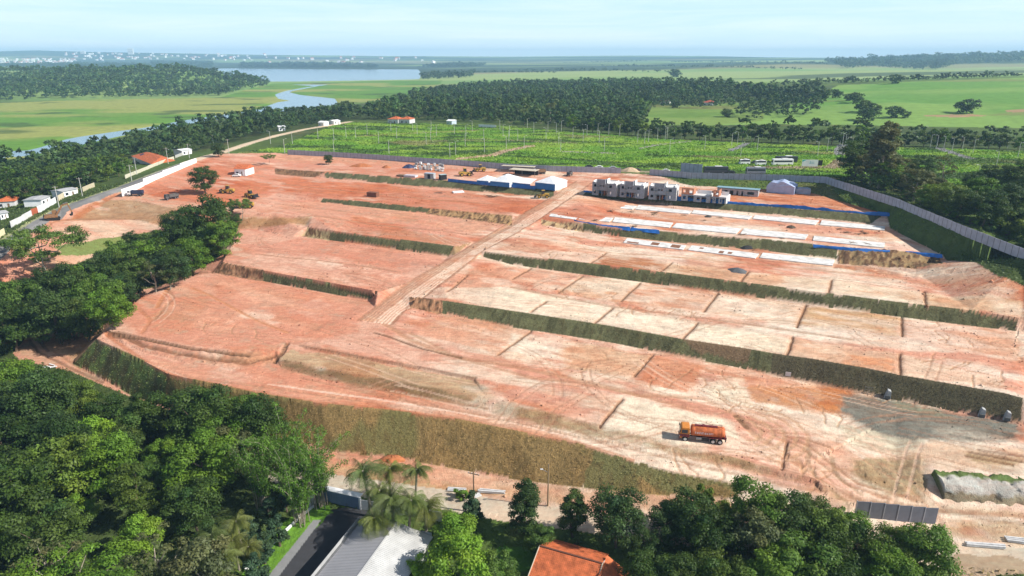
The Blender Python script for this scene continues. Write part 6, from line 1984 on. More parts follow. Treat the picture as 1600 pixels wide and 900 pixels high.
# ------------------------------------------------------------------ houses round the site
def gable_house(u0, v0, u1, v1, D, h, rise, wallm, roofm, label, zoff=0, hip=False, along=True, solar=False, name='house'):
    a, rz, W = frame_at(u0, v0, u1, v1)
    a.z -= .2
    e = empty(name, a, rz, label, 'house')
    wl_ = MB().wall(W, h, .2, [(W * .15, .9, W * .35, 2.1), (W * .6, .2, W * .72, 2.2)], (0, .1, 0)).box((W / 2, D - .1, h / 2), (W, .2, h)).box((.1, D / 2, h / 2), (.2, D - .4, h)).box((W - .1, D / 2, h / 2), (.2, D - .4, h)).build('wall', wallm, e)
    MB().box((W * .25, .14, 1.5), (W * .18, .06, 1.1)).build('window', M_GLASS, e)
    MB().box((W * .66, .14, 1.2), (W * .11, .06, 2.0)).build('door', M_WOOD, e)
    o_ = .5
    bm = bmesh.new()
    x0, x1, y0, y1 = -o_, W + o_, -o_, D + o_
    k_ = (y1 - y0) / 2 if hip else 0
    vs = [bm.verts.new(q) for q in ((x0, y0, h), (x1, y0, h), (x1, y1, h), (x0, y1, h), (x0 + k_, (y0 + y1) / 2, h + rise), (x1 - k_, (y0 + y1) / 2, h + rise))]
    for f in ((0, 1, 5, 4), (2, 3, 4, 5), (1, 2, 5), (3, 0, 4)): bm.faces.new([vs[i] for i in f])
    bm.faces.new([vs[i] for i in (3, 2, 1, 0)])
    me = bpy.data.meshes.new('roof')
    bm.to_mesh(me)
    bm.free()
    me.materials.append(roofm)
    rf = link_mesh('roof', me, e)
    if solar:
        MB().box((W * .2, y0 + (y1 - y0) * .28, h + rise * .6), (3.4, 2.4, .08), 0, 0, math.atan2(rise, (y1 - y0) / 2)).build('solar_panel', M_NAVY, rf)
    return e
gable_house(367, 274, 384, 275.5, 9, 3.6, 1.8, M_WHITE, M_TILE, 'white house with orange roof and bluish front on the bare plot', 0, False)
for u, v, w, lab in ((370, 276, 5, 'white vehicle parked before the orange-roofed house'),):
    car(u, v, .1, lab, M_WHITE)
gable_house(208, 254, 238, 258, 14, 4.2, 2.6, M_PLASTER, M_TILE, 'large orange-roofed house with solar panel among the trees by the street', 0, True, solar=True)
gable_house(-6, 326, 24, 322, 9, 3.2, 1.8, M_PLASTER, M_TILE, 'orange-roofed house with pale walls at the left picture edge', 0, True)
gable_house(2, 344, 14, 341, 6, 2.8, .6, M_WHITE, M_CONC, 'small flat white house below the orange-roofed house at the left edge')
gable_house(66, 322, 80, 316, 7, 3.0, .4, M_WHITE, M_CONC, 'white flat-roofed house behind the street wall and rust-red gate')
gable_house(100, 309, 122, 302, 7, 3.0, .5, M_WHITE, M_CONC, 'pale low house behind the cream street wall')
gable_house(285, 243, 300, 240, 8, 3.2, .6, M_WHITE, M_WHITE, 'white house under the trees at the street bend near the field')
gable_house(606, 192.5, 622, 193, 12, 4, 2.4, M_PLASTER, M_TILE, 'orange-roofed house at the forest edge, left of a pair', 0, True)
gable_house(624, 192.8, 640, 193.2, 12, 4, 2.4, M_PLASTER, M_TILE, 'orange-roofed house at the forest edge, right of a pair', 0, True)
gable_house(436, 205, 446, 204, 8, 3.5, 1, M_WHITE, M_WHITE, 'white house beside the sandy road under the forest, nearest the street')
gable_house(498, 197, 506, 196.6, 8, 3.5, 1, M_WHITE, M_WHITE, 'white house beside the sandy road at the forest corner')
gable_house(522, 194.5, 532, 194, 8, 3.0, 1, M_WHITE, M_WHITE, 'low white house past the end of the sandy road')
gable_house(698, 195, 706, 195.3, 9, 3.6, 1, mat('bluish_wall', (.45, .52, .6), .7), M_WHITE, 'small bluish white house at the field edge against the forest')
gable_house(944, 167, 960, 168, 14, 4.5, 3, M_PLASTER, M_TILE, 'orange-roofed house half hidden inside the forest', 0, True)
gable_house(1097, 164.5, 1113, 165, 14, 4, 3, M_PLASTER, mat('red_roof_tile', (.42, .10, .06), .8), 'red-roofed house on the clearing in front of the tall tree row', 0, True)
gable_house(1032, 162, 1046, 162, 14, 3.5, 1.2, M_PLASTER, mat('brown_roof', (.25, .14, .10), .8), 'brown-roofed farm building at the back of the clearing')
low_wall([(748, 198.5), (775, 199.8)], 2.2, M_WHITE, 'white wall at the field edge against the forest')
gable_house(300, 103, 306, 103, 12, 8, 4, M_WHITE, M_WHITE, 'white house on the wooded hill top beside the lone tall tree')

# ---- houses at the bottom
a = Vector(P(478, 905, -5.2)); b = Vector(P(572, 808, -5.2))
# long metal-roofed building: ridge runs away from the viewer
A0 = Vector(P(488, 916, -6.0)); A1 = Vector(P(566, 818, -6.0))          # left eave
B1 = Vector(P(676, 833, -6.0))                                          # far right corner
dl = (A1 - A0); Ln = math.hypot(dl.x, dl.y) + 8
ang = math.atan2(dl.y, dl.x)
rt = Vector((math.sin(ang), -math.cos(ang), 0))
Wd = (B1 - A1).dot(rt)
e = empty('metal_roof_house', (A1.x, A1.y, -9.6), ang, 'long building with a pale ribbed metal roof at the picture bottom', 'house')
h = 3.6
MB().box((-Ln / 2, -.1, h / 2), (Ln, .2, h)).box((-Ln / 2, -Wd + .1, h / 2), (Ln, .2, h)).box((-.1, -Wd / 2, h / 2), (.2, Wd - .4, h)).build('wall', M_PLASTER, e)
rise = 1.5
for nm, y0, y1, z0, z1, mt in (('roof', .45, -Wd * .52, h, h + rise, M_GALV_SHADE), ('roof', -Wd * .52, -Wd - .45, h + rise, h, M_GALV_SUN)):
    mb = MB()
    n_ = int(Ln / .35)
    an = math.atan2(z1 - z0, abs(y1 - y0))
    ln = math.hypot(y1 - y0, z1 - z0)
    mb.box((-Ln / 2 + .2, (y0 + y1) / 2, (z0 + z1) / 2), (Ln + .4, ln, .08), 0, 0, -an)
    for k_ in range(n_):
        mb.box((.3 - k_ * .35, (y0 + y1) / 2, (z0 + z1) / 2 + .06), (.05, ln, .05), 0, 0, -an)
    mb.build(nm, mt, e)
MB().bar((.4, -Wd * .52, h + rise + .08), (-Ln, -Wd * .52, h + rise + .08), .3, .08).build('ridge_cap', M_GALV_SUN, e)
MB().box((-Ln / 2, .62, h - .02), (Ln + .6, .22, .2)).build('gutter', M_STEEL, e)
MB().box((-Ln / 2, .95, h + .2), (Ln + 1, .07, .9)).build('eave_parapet', M_CONC, e)
MB().box((.62, -Wd * .8, h + .1), (.1, Wd * .42, .9)).build('end_parapet', M_CONC, e)
for k_ in range(4):
    MB().box((-3 - k_ * 5.2, .3, 2.0), (1.2, .08, 1.2)).build('window', M_GLASS, e)
M_TRIM = mat('cream_trim', (.62, .52, .38), .8)
# orange tiled house
R0 = Vector(P(846, 858, -5.0)); R1 = Vector(P(938, 884, -5.0))
ang = math.atan2(R1.y - R0.y, R1.x - R0.x)
Lr = (R1 - R0).length
e = empty('tiled_roof_house', (R0.x, R0.y, -9.3), ang, 'house with a bright orange tiled roof at the picture bottom', 'house')
h, rise, D = 3.0, 1.7, 4.4
MB().box((Lr / 2, D - .1, h / 2), (Lr, .2, h)).box((.1, 0, h / 2), (.2, D * 2 - .4, h)).box((Lr - .1, 0, h / 2), (.2, D * 2 - .4, h)).box((Lr / 2, -D + .1, h / 2), (Lr, .2, h)).build('wall', M_PLASTER, e)
for s_, Dd in ((-1, 8.5), (1, D)):
    mb = MB()
    an = math.atan2(rise, D)
    ln = Dd / math.cos(an)
    rows_ = int(ln / .36)
    for k_ in range(rows_):
        f_ = (k_ + .5) / rows_
        mb.box((Lr / 2, s_ * Dd * f_, h + rise + .1 - f_ * rise * Dd / D), (Lr + .5, ln / rows_ * 1.12, .06), 0, 0, -s_ * an + s_ * .09)
        for q_ in range(int((Lr + .5) / .3)):
            mb.bar((-.2 + q_ * .3, s_ * Dd * (k_ / rows_), h + rise + .15 - (k_ / rows_) * rise * Dd / D), (-.2 + q_ * .3, s_ * Dd * ((k_ + 1) / rows_), h + rise + .12 - ((k_ + 1) / rows_) * rise * Dd / D), .13, .05)
    mb.build('roof', M_TILE, e)
MB().bar((-.3, 0, h + rise + .16), (Lr + .3, 0, h + rise + .16), .3, .16).build('ridge_tiles', mat('dark_ridge', (.13, .055, .035), .9), e)
MB().bar((-.32, .1, h + rise + .12), (-.32, -8.4, h + rise - 3.1), .14, .2).build('verge_board', M_TRIM, e)
MB().bar((Lr + .34, .1, h + rise + .12), (Lr + .34, -8.4, h + rise - 3.1), .14, .2).build('verge_board', M_TRIM, e)
MB().prism([(Lr + .4, h + rise - .2), (Lr + 4.5, h - .9), (Lr + 4.5, h - 1.1), (Lr + .4, h + rise - .4)], -8, 2.5).build('side_roof', M_TILE, e)
# blue gate
a = GG(508, 783); b = GG(562, 795)
rz = math.atan2(b.y - a.y, b.x - a.x); W = math.hypot(b.x - a.x, b.y - a.y)
e = empty('driveway_gate', a, rz, 'blue-grey driveway gate with a white top edge by the dirt lane', 'gate')
g_ = MB()
g_.box((W / 2, 0, 1.25), (W, .12, 2.5))
for k_ in range(14): g_.box((W * (k_ + .5) / 14, -.08, 1.25), (.05, .05, 2.4))
g_.build('gate_leaf', mat('blue_grey_gate', (.17, .23, .34), .6, 0, .1, 1), e)
MB().box((W / 2, .5, 2.6), (W + .4, 1.3, .12)).build('gate_canopy', M_WHITE, e)
for x_ in (-.2, W + .2): MB().box((x_, 0, 1.3), (.35, .35, 2.6)).build('gate_pillar', M_WHITE, e)
low_wall([(384, 893), (410, 866), (440, 838), (468, 810), (490, 792)], .5, M_WHITE, 'low whitewashed edging along the lawn and conifers', .25, 'edging', 'edging')
low_wall([(562, 795), (640, 806), (690, 815)], 2.0, M_PLASTER, 'pale garden wall behind the palms along the lane')
low_wall([(484, 793), (492, 786)], 2.0, M_WHITE, 'short white pillar wall left of the blue gate')

# ------------------------------------------------------------------ poles
def utility_pole(u, v, h, label, cross=True, m=None, rz=.3, lampd=None, wires=False):
    p = GG(u, v)
    e = empty('utility_pole', p, rz, label, 'pole')
    MB().bar((0, 0, -.3), (0, 0, h), .17, .10, 10).build('pole', m or M_POLE, e)
    if cross:
        MB().box((0, .12, h - .5), (2.2, .1, .14)).build('crossarm', M_WOOD, e)
        ins = MB()
        for x_ in (-.95, -.4, .4, .95): ins.cyl((x_, .12, h - .36), .05, .16, 'Z', 8)
        ins.build('insulators', M_WHITE, e)
    if lampd:
        ar = MB().bar((0, 0, h * .8), (lampd, -.1, h * .88), .035, .035, 8).build('lamp_arm', M_STEEL, e)
        MB().box((lampd * 1.12, -.1, h * .885), (.5, .2, .1)).build('lamp_head', M_WHITE, ar)
    return e
utility_pole(741, 800, 8.5, 'brown utility pole with crossarm rising from bushes by the lane', True, M_WOOD, -.35)
utility_pole(856, 790, 8.8, 'tall street pole with a bracket lamp beside the lane', False, mat('brown_pole', (.30, .22, .13), .85), 0, -1.1)
utility_pole(93, 326, 9.5, 'street pole with white transformer and crossarm at the left street', True, None, .4)
utility_pole(129, 307, 8.5, 'concrete street pole at the ochre wall', True, None, .4)
utility_pole(214, 273, 9, 'concrete street pole before the bright leafy tree by the street', True, None, .4, 1.2)
utility_pole(206, 283, 8, 'concrete street pole near the white wall end', True, None, .4, 1.2)
utility_pole(263, 256, 9, 'concrete street pole beside the low yellowish wall', True, None, .4, 1.2)
utility_pole(296, 247, 8.5, 'pale street pole by the greyish wall', True, None, .4, 1.2)
utility_pole(334, 229, 8, 'pale street pole behind the round dark tree', True, None, .4)
utility_pole(358, 241, 9, 'pale street pole at the orange soil corner', True, None, .4)
for (pa, pb, ln_) in (((93, 326), (129, 307), 3), ((741, 800), (856, 790), 0)):
    pass
# slim lamps over the planted field
def field_lamp(h=8.5):
    e = empty('field_lamp', (0, 0, 0), 0, 'slim pale street lamp standing in the planted green field', 'street lamp', 'street lamps in the planted field')
    MB().bar((0, 0, -.4), (0, 0, h), .17, .11, 8).build('pole', M_POLE, e)
    ar = MB().bar((0, 0, h - .15), (1.3, 0, h + .25), .05, .05, 6).build('lamp_arm', M_POLE, e)
    MB().box((1.55, 0, h + .28), (.7, .24, .12)).build('lamp_head', M_WHITE, ar)
    return e
lamp0 = field_lamp()
LP = [(423,225),(445,239),(457,225),(497,217),(522,220),(522,240),(541,215),(556,216),(574,211),(592,225),(608,241),(611,206),(620,217),(645,205),(652,210),(666,226),(673,219),(674,205),(682,213),(703,246),(710,210),(712,243),(728,213),(727,229),(738,206),(756,220),(757,238),(781,204),(786,213),(791,233),(795,222),(796,214),
      (809,221),(819,233),(824,201),(834,209),(853,219),(856,207),(869,209),(873,226),(876,237),(877,206),(895,217),(910,204),(911,222),(917,213),(934,210),(936,224),(944,237),(951,211),(968,212),(989,211),(996,223),(1007,225),(1013,222),(1027,219),(1039,219),(1042,217),(1046,240),(1053,215),(1065,217),(1098,218),(1101,233),(1143,228),(1152,226),(1157,245),(1160,221),(1167,218),(1174,221),(1178,220),(1183,235),(1237,222),(1277,245),(1292,237),(1322,236),(1330,238),(1312,227),(1316,228),(1320,230),(1346,225),(1453,231),(1463,232),(1474,234),(1487,238),(1503,236),(1520,240),(1526,286),(1556,262),(1574,231),(1590,246)]
first = True
for u, v in LP:
    o = lamp0 if first else copy_tree(lamp0)
    first = False
    p = GG(u, v)
    o.location = (p.x, p.y, p.z - .1)
    o.rotation_euler = (0, 0, rng.choice((0, math.pi)) + rng.normal(0, .15))
# uncut earth block beside the track
def earth_block():
    A = Vector(P(1474, 781, -4.05))
    B = Vector(P(1640, 790, -4.2))
    d = (B - A).normalized()
    nrm = Vector((-d.y, d.x, 0))
    prof = [(0, 0), (.25, .5), (.5, 1.0), (.75, 1.5), (1.0, 1.9), (1.3, 2.3), (1.7, 2.55), (2.4, 2.7), (3.1, 2.75), (3.8, 2.8), (4.5, 2.8), (5.1, 2.6), (5.5, 2.0), (5.7, 1.2)]
    n_ = 60
    V, F, C = [], [], []
    r = np.random.default_rng(41)
    for i in range(n_):
        s = i * .42
        for j, (o_, h_) in enumerate(prof):
            w = (float(fbm(np.array([s + 3.1 * j * .2]), np.array([j * .8]), 1.1, 3, 81)[0]) - .5) * 1.7
            hh = h_ * (1 - .012 * s) + w * .7 * (j > 0)
            q = A + d * s + nrm * (o_ + w * .8) + Vector((0, 0, hh - .25 * (j == 0)))
            if i == 0: q += d * (r.normal(0, .12) + .12 * h_)
            V.append(tuple(q))
            t_ = float(fbm(np.array([s]), np.array([j * .5]), 2.2, 3, 83)[0])
            if j >= 9: cc = np.array((.11, .15, .045)) * (.7 + .7 * t_)
            elif j >= 3: cc = np.array((.44, .40, .35)) * (.45 + 1.0 * t_)
            else: cc = np.array((.25, .20, .13)) * (.6 + .9 * t_)
            C.append(cc)
    m_ = len(prof)
    for i in range(n_ - 1):
        for j in range(m_ - 1):
            F.append((i * m_ + j, (i + 1) * m_ + j, (i + 1) * m_ + j + 1, i * m_ + j + 1))
    for j in range(1, m_ // 2):
        F.append((j - 1, j, m_ - 1 - j, m_ - j))
    o = link_mesh('earth_mound', mesh_np('earth_mound', np.array(V), np.array(F), [M_SOIL], {'Col': np.array(C)}))
    tag(o, 'whitish uncut earth block with a grassy top and a steep shaded end, lower right', 'earth mound')
earth_block()
# concrete beams and small things by the dirt yard
M_BEAM = mat('pale_concrete', (.58, .57, .56), .8, 0, .15, 1.5)
def beams(u, v, L, n_, rz, label, m=None):
    p = GG(u, v)
    mb = MB()
    for k_ in range(n_): mb.box((rng.normal(0, .1), (k_ % 3) * .42, .2 + (k_ // 3) * .26), (L, .30, .2), rng.normal(0, .02))
    o = mb.build('beam_stack', m or M_BEAM, None, .02)
    o.location, o.rotation_euler = p, (0, 0, rz)
    return tag(o, label, 'beams')
beams(1541, 856, 6.0, 5, -.12, 'stack of white concrete beams on the dirt yard, lower right')
beams(1590, 849, 3.2, 6, -.2, 'short white beam stack at the right picture edge')
beams(768, 771, 5.0, 4, -.12, 'pale concrete beams on bearers beside the lane, right of the utility pole')
beams(713, 768, 3.6, 3, -.1, 'white slab panels on the dirt left of the utility pole')
beams(746, 777, 1.6, 3, .6, 'short white beams at the utility pole')
p = GG(1416, 846)
e = empty('portable_toilet', p, .3, 'small bright blue cabin behind the grove by the dirt yard', 'cabin')
MB().box((0, 0, 1.1), (1.1, 1.1, 2.2)).build('cabin', mat('cabin_blue', (.10, .30, .62), .5), e, .04)
MB().box((0, 0, 2.28), (1.2, 1.2, .14)).build('roof', M_WHITE, e)
MB().box((0, -.57, 1.1), (.7, .04, 1.8)).build('door', mat('cabin_door', (.16, .38, .68), .5), e)
for u, v, lab in ((1386, 621, 'pale concrete drain chute at the middle of the tall bank'), (1533, 648, 'pale concrete drain inlet at the foot of the tall bank, right'), (1572, 655, 'dark drain inlet at the right end of the tall bank')):
    p = GG(u, v)
    e = empty('drain_inlet', p, -.4, lab, 'drain', None, .62)
    MB().prism([(-1.1, -.3), (1.1, -.3), (.9, 2.6), (-.2, 3.0)], -.9, .9).build('chute', M_CONC, e, .08)
    MB().box((0, -1.2, .5), (1.6, .5, 1.2)).build('apron', mat('dark_concrete', (.12, .12, .115), .9), e)
p = GG(1231, 588)
e = empty('notice_board', p, -.3, 'small white board standing at the foot of the tall bank', 'board')
MB().box((0, 0, .8), (1.2, .06, 1.0)).build('board', M_PLASTER, e)
for x_ in (-.5, .5): MB().box((x_, .06, .4), (.08, .06, 1.0)).build('post', M_WOOD, e)
p = GG(1355, 615)
mb = MB()
for x_ in (-.6, .1, .8):
    mb.box((x_, 0, 1.0), (.07, .07, 2.0))
for z_ in (.5, 1.1, 1.7): mb.box((.1, 0, z_), (1.5, .06, .06))
o = mb.build('scaffold_frame', M_STEEL)
o.location, o.rotation_euler = p, (0, 0, -.4)
tag(o, 'light metal frame leaning near the tall bank foot', 'frame')
p = GG(77, 574)
mb = MB()
for k_ in range(6): mb.box((rng.normal(0, .6), rng.normal(0, .5), .1 + .05 * k_), (2.4, .3, .08), rng.uniform(-.5, .5))
o = mb.build('board_pile', M_WHITE)
o.location = p
tag(o, 'little pile of white boards beside the dirt path at the wood edge', 'boards')
# ------------------------------------------------------------------ palms and bamboo
def frond_arrays(r, L, droop, el, az, n=26, wl=.95, base=(0, 0, 0)):
    """arching feathery frond"""
    V, F, C = [], [], []
    pts_ = []
    q = np.array(base, float)
    a = el
    for k in range(9):
        pts_.append(q.copy())
        q = q + L / 8 * np.array((math.cos(a) * math.cos(az), math.cos(a) * math.sin(az), math.sin(a)))
        a -= droop / 8
    pts_ = np.array(pts_)
    side = np.array((-math.sin(az), math.cos(az), 0))
    for k in range(n):
        f = (k + .5) / n
        i = min(int(f * 8), 7)
        p_ = pts_[i] + (pts_[i + 1] - pts_[i]) * (f * 8 - i)
        d = pts_[i + 1] - pts_[i]
        d /= np.linalg.norm(d)
        ll = wl * math.sin(math.pi * min(.95, .12 + f * .88)) ** .7 * r.uniform(.8, 1.15)
        for s_ in (-1, 1):
            tip = p_ + side * s_ * ll * .62 + d * ll * .35 + np.array((0, 0, -ll * .75))
            w = .026
            o = len(V)
            V += [p_ - d * w, p_ + d * w, tip + d * w * .3, tip - d * w * .3]
            F.append((o, o + 1, o + 2, o + 3))
    sh = r.uniform(.75, 1.25)
    return np.array(V), np.array(F), np.full((len(V), 3), sh)
def make_palm(seed, H, L, nf, lm, lean=.0):
    r = np.random.default_rng(seed)
    parts = []
    top = (lean, 0, H)
    for k in range(nf):
        el = r.uniform(-.1, 1.25)
        parts.append(frond_arrays(r, L * r.uniform(.7, 1.1), r.uniform(1.5, 2.6), el, 2 * math.pi * k / nf + r.normal(0, .2), base=top))
    V, F, C = merge(parts)
    k = Kind()
    k.crown = mesh_np('crown', V, F, [lm], {'Col': C})
    tv, tf = tube([(0, 0, -.5), (lean * .3, 0, H * .5), (lean, 0, H + .2)], [.22, .16, .14], 8)
    k.trunk = poly_mesh('trunk', tv, tf, [M_BARK2])
    k.W, k.H, k.zc = L * 1.5, H + 1, H + .3
    return k
for i in range(3):
    K['palm', i] = make_palm(600 + i, 4.6 + i * .9, 2.9, 34, ML_PALM, .3 * i)
for i in range(2):
    K['plumepalm', i] = make_palm(620 + i, 7.0, 3.4, 34, ML_PALM, .4 * i)
TONE.update(palm='feathery', plumepalm='golden green')
for u, v, w, lab in ((576,752,58,'dark palm with open fronds over the pale lane, leftmost of the group'),(606,738,56,'palm whose fronds reach over the bare strip, middle back of the group'),(612,776,74,'full green palm in the middle of the group behind the metal roof'),(648,752,50,'dark palm at the right back of the group'),(664,786,66,'palm with drooping fronds at the right end of the group'),(585,806,60,'bright palm leaning over the metal roof edge'),(636,800,56,'palm at the far corner of the metal roof'),(594,770,50,'smaller palm between the leftmost and the full green palm')):
    crown_at('palm', u, v, w, lab, 'palms behind the metal-roofed building', name='palm_tree', cat='palm')
for u, v, w, lab in ((330,834,52,'golden palm in the lower wood, highest of its cluster'),(372,812,48,'golden palm at the wood edge above the lawn'),(352,868,56,'large golden palm near the frame bottom'),(388,852,44,'golden palm closest to the lawn corner'),(310,872,46,'golden palm at the left of its cluster near the frame bottom'),(366,840,44,'golden palm in the centre of its cluster')):
    crown_at('plumepalm', u, v, w, lab, 'golden palms in the lower wood', name='palm_tree', cat='palm')
for i, (u, v, w) in enumerate(((860,170,14),(845,176,12),(905,166,12),(930,174,12),(820,178,12))):
    crown_at('palm', u, v, w * 1.2, 'far palm sticking out of the forest canopy', 'far palms in the forest', name='palm_tree', cat='palm')

def make_bamboo(seed, H, n_culm, spread):
    """arching leafy plumes"""
    r = np.random.default_rng(seed)
    ce, no, sz, cols = [], [], [], []
    tr = []
    for k in range(n_culm):
        az, lean = r.uniform(0, 6.28), r.uniform(.1, .75)
        h_ = H * r.uniform(.7, 1.05)
        p_ = np.array((r.normal(0, .8), r.normal(0, .8), 0))
        path = [p_.copy()]
        a = math.pi / 2 - lean * .2
        for q in range(12):
            p_ = p_ + h_ / 12 * np.array((math.cos(a) * math.cos(az), math.cos(a) * math.sin(az), math.sin(a)))
            a -= lean * .16 * (q / 5)
            path.append(p_.copy())
            if q > 2:
                m_ = 40
                rad = .22 + .72 * math.sin(math.pi * (q - 1) / 13)
                d = r.normal(0, 1, (m_, 3))
                d /= np.linalg.norm(d, axis=1, keepdims=True)
                ce.append(p_ + d * rad * (r.random((m_, 1)) ** .4) * np.array((1, 1, .8)) + np.array((0, 0, -.2)))
                no.append(d + np.array((0, 0, .5)))
                cols.append(np.repeat(np.array([[1, 1, 1.]]) * r.uniform(.75, 1.25), m_, 0) * r.uniform(.85, 1.15, (m_, 1)))
        tr.append(tube(np.array(path)[::2], np.linspace(.09, .02, len(path[::2])), 5))
    v, f, c_ = leaves(r, np.concatenate(ce), np.concatenate(no), .36, .4, np.concatenate(cols), .6)
    k = Kind()
    k.crown = mesh_np('crown', v, f, [ML_BAMB], {'Col': c_})
    tv, tf, _ = merge(tr)
    k.trunk = poly_mesh('culms', tv, tf, [M_BARK2])
    k.W, k.H, k.zc = H * .75, H, H * .62
    return k
ML_BAMB = leaf_mat('bamboo_leaves', [(.10, .20, .025), (.13, .24, .03)])
for i in range(3): K['bamboo', i] = make_bamboo(700 + i, 15, 20, 1)
for u, v, w, lab in ((440,690,96,'tall bamboo clump with plumes above the turf slope, left one'),(492,716,96,'bamboo clump whose plume leans right over the turf slope'),(462,748,92,'bamboo clump above the lawn end, lowest of three'),(402,724,90,'bamboo clump at the inner edge of the wood')):
    e = crown_at('bamboo', u, v, w, lab, 'bamboo clumps beside the turf slope', name='bamboo_clump', cat='bamboo', sz=1.1)

# ------------------------------------------------------------------ distant town
def far_house(m, rm):
    bm = bmesh.new()
    W, D, h, rs = 16, 12, 7, 3
    vs = [bm.verts.new(q) for q in ((0, 0, -3), (W, 0, -3), (W, D, -3), (0, D, -3), (0, 0, h), (W, 0, h), (W, D, h), (0, D, h), (0, D / 2, h + rs), (W, D / 2, h + rs))]
    for f in ((0, 1, 5, 4), (1, 2, 6, 5), (2, 3, 7, 6), (3, 0, 4, 7), (4, 7, 8), (5, 9, 6)): bm.faces.new([vs[i] for i in f])
    for f in ((4, 5, 9, 8), (6, 7, 8, 9)): bm.faces.new([vs[i] for i in f]).material_index = 1
    me = bpy.data.meshes.new('town_house')
    bm.to_mesh(me)
    bm.free()
    me.materials.append(m)
    me.materials.append(rm)
    return me
M_FARW = mat('far_white', (.85, .84, .82), .8, 0, .05, .1)
hm = [far_house(M_FARW, M_FARW), far_house(M_FARW, M_TILE), far_house(M_PLASTER, M_TILE)]
r = np.random.default_rng(5)
def town(n, u0, u1, v0, v1, t0, t1, where, grp, s=1.0):
    for i in range(n):
        u, v = r.uniform(u0, u1), r.uniform(v0, v1)
        p = G(u, v)
        o = link_mesh('town_house', hm[int(r.integers(3))])
        o.location = (p.x, p.y, hz(p.x, p.y))
        o.rotation_euler = (0, 0, r.uniform(0, 3.1))
        o.scale = (s * r.uniform(.7, 1.6), s, s * r.uniform(.7, 1.5))
        tag(o, f'tiny pale house of the distant town {where}', 'house', grp)
town(140, 0, 118, 92, 100.5, 0, 0, 'on the slope above the wooded hill, upper left', 'distant town houses at the upper left', 1.25)
town(100, 100, 420, 83.5, 95, 0, 0, 'spread along the horizon behind the lake', 'distant town houses along the horizon', 1.8)
town(22, 420, 700, 90, 99, 0, 0, 'scattered over the far plain beyond the lake', 'distant houses beyond the lake', 2.0)
for i, (u, v, w, h_, lab) in enumerate(((205,85,70,85,'pale tall block standing highest on the town skyline'),(7,100,24,40,'pale tower at the far left of the distant town'),(53,100,22,36,'second pale tower on the distant town slope'),(130,84,60,40,'pale broad block on the town skyline left of the tall one'))):
    p = G(u, v)
    e = empty('tower_block', (p.x, p.y, hz(p.x, p.y) - 2), .2, lab, 'tower')
    MB().box((0, 0, h_ / 2), (w, w * .6, h_)).build('wall', M_FARW, e)
    MB().box((0, 0, h_ + 2.5), (w * .4, w * .3, 5)).build('roof_tank', M_FARW, e)
    for z_ in range(3):
        MB().box((0, -w * .3 - .06, h_ * (.25 + .25 * z_)), (w * .8, .1, h_ * .06)).build('window_band', M_GLASS, e)

# ------------------------------------------------------------------ low growth
def tufts(name, sel_cls, n, s, lm_col, lab, seed, ymax=260, umin=None):
    """short grass sprays standing on one kind of ground"""
    r = np.random.default_rng(seed)
    rows_ = int(np.searchsorted(YR, ymax))
    ok = np.argwhere((cls[:rows_] == sel_cls) & (SNAP[:rows_] > 5))
    # weight by ground area
    w = (YR[ok[:, 0]] ** 2)
    w /= w.sum()
    k = ok[r.choice(len(ok), n, p=w)]
    x_, y_ = GX[k[:, 0], k[:, 1]] + r.normal(0, .2, n), GY[k[:, 0], k[:, 1]] + r.normal(0, .2, n)
    z_ = GZ[k[:, 0], k[:, 1]]
    ce = np.stack([x_, y_, z_ + s * .35], 1)
    th = r.uniform(0, 6.28, n)
    no = np.stack([np.cos(th) * .7, np.sin(th) * .7, np.full(n, .8)], 1)
    base_c = base[k[:, 0], k[:, 1]] * r.uniform(.8, 1.5, (n, 1))
    v, f, c_ = leaves(r, ce, no, s, .55, base_c * np.array(lm_col))
    o = link_mesh(name, mesh_np(name, v, f, [ML_FAR], {'Col': c_}))
    return tag(o, lab, 'grass', kind='stuff')
tufts('bank_grass', 2, 40000, .22, (1.15, 1.15, 1.1), 'short turf growing on the terrace banks', 31, 330)
tufts('undergrowth', 0, 45000, .7, (1.1, 1.2, .9), 'undergrowth between the trees', 32, 330)
tufts('field_grass', 4, 60000, 1.0, (1.0, 1.0, 1), 'tall grass of the planted field', 33, 700)

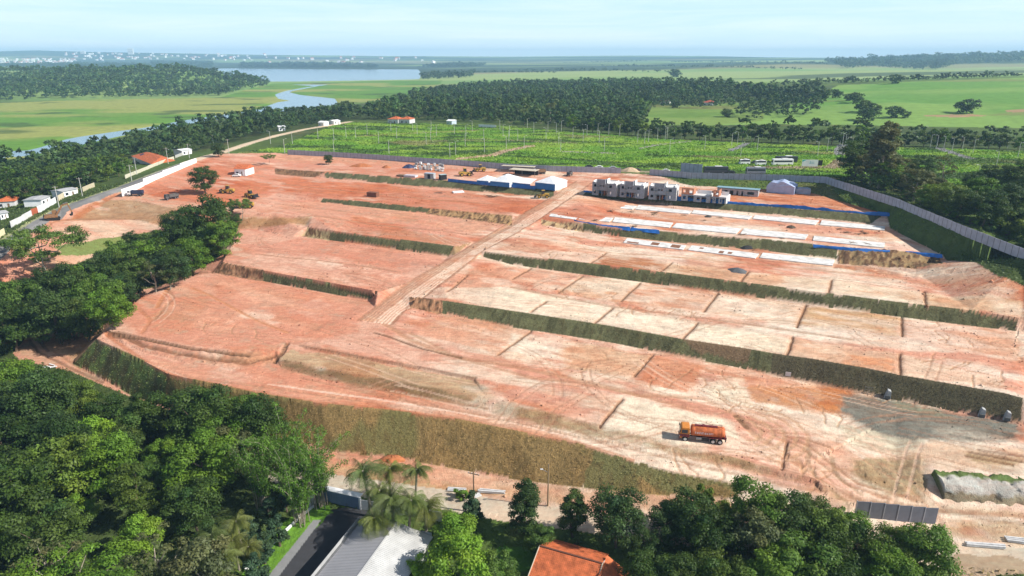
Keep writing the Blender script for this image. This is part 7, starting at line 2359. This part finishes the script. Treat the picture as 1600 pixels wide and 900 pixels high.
# loose clods and stones on the worked ground
def stones(name, n, lab, seed, size):
    r = np.random.default_rng(seed)
    rows_ = int(np.searchsorted(YR, 330))
    msk = cls[:rows_] == 1
    wgt = fbm(GX[:rows_], GY[:rows_], 9, 3, seed)
    ok = np.argwhere(msk & (wgt > .56))
    w = YR[ok[:, 0]] ** 2
    k = ok[r.choice(len(ok), n, p=w / w.sum())]
    ce = np.stack([GX[k[:, 0], k[:, 1]], GY[k[:, 0], k[:, 1]], GZ[k[:, 0], k[:, 1]]], 1)
    oc = np.array([(1, 0, 0), (-1, 0, 0), (0, 1, 0), (0, -1, 0), (0, 0, 1), (0, 0, -1)], float)
    fq = np.array([(0, 2, 4), (2, 1, 4), (1, 3, 4), (3, 0, 4), (2, 0, 5), (1, 2, 5), (3, 1, 5), (0, 3, 5)])
    s = size * r.lognormal(0, .5, n)
    v = ce[:, None, :] + oc[None] * s[:, None, None] * r.uniform(.6, 1.3, (n, 6, 1))
    f = (fq[None] + (np.arange(n) * 6)[:, None, None]).reshape(-1, 3)
    col = np.repeat(base[k[:, 0], k[:, 1]] * r.uniform(.55, 1.15, (n, 1)), 6, 0)
    o = link_mesh(name, mesh_np(name, v.reshape(-1, 3), f, [M_SOIL], {'Col': col}))
    return tag(o, lab, 'stones', kind='stuff')
stones('loose_clods', 9000, 'loose clods and stones lying on the graded soil', 91, .13)
HAZE = 1.0e-4
# ------------------------------------------------------------------ air
hz_m = bpy.data.materials.new('hazy_air')
hz_m.use_nodes = True
hn = hz_m.node_tree.nodes
hn.clear()
ho = hn.new('ShaderNodeOutputMaterial')
pv = hn.new('ShaderNodeVolumePrincipled')
pv.inputs['Color'].default_value = (.42, .70, 1.0, 1)
pv.inputs['Density'].default_value = HAZE
pv.inputs['Anisotropy'].default_value = 0.0
hz_m.node_tree.links.new(pv.outputs['Volume'], ho.inputs['Volume'])
bm = bmesh.new()
bmesh.ops.create_cube(bm, size=1)
me = bpy.data.meshes.new('haze')
bm.to_mesh(me)
bm.free()
me.materials.append(hz_m)
hb = link_mesh('haze', me)
hb.scale = (28000, 13700, 210)
hb.location = (0, 6700, -16 + 105)
tag(hb, kind='stuff')
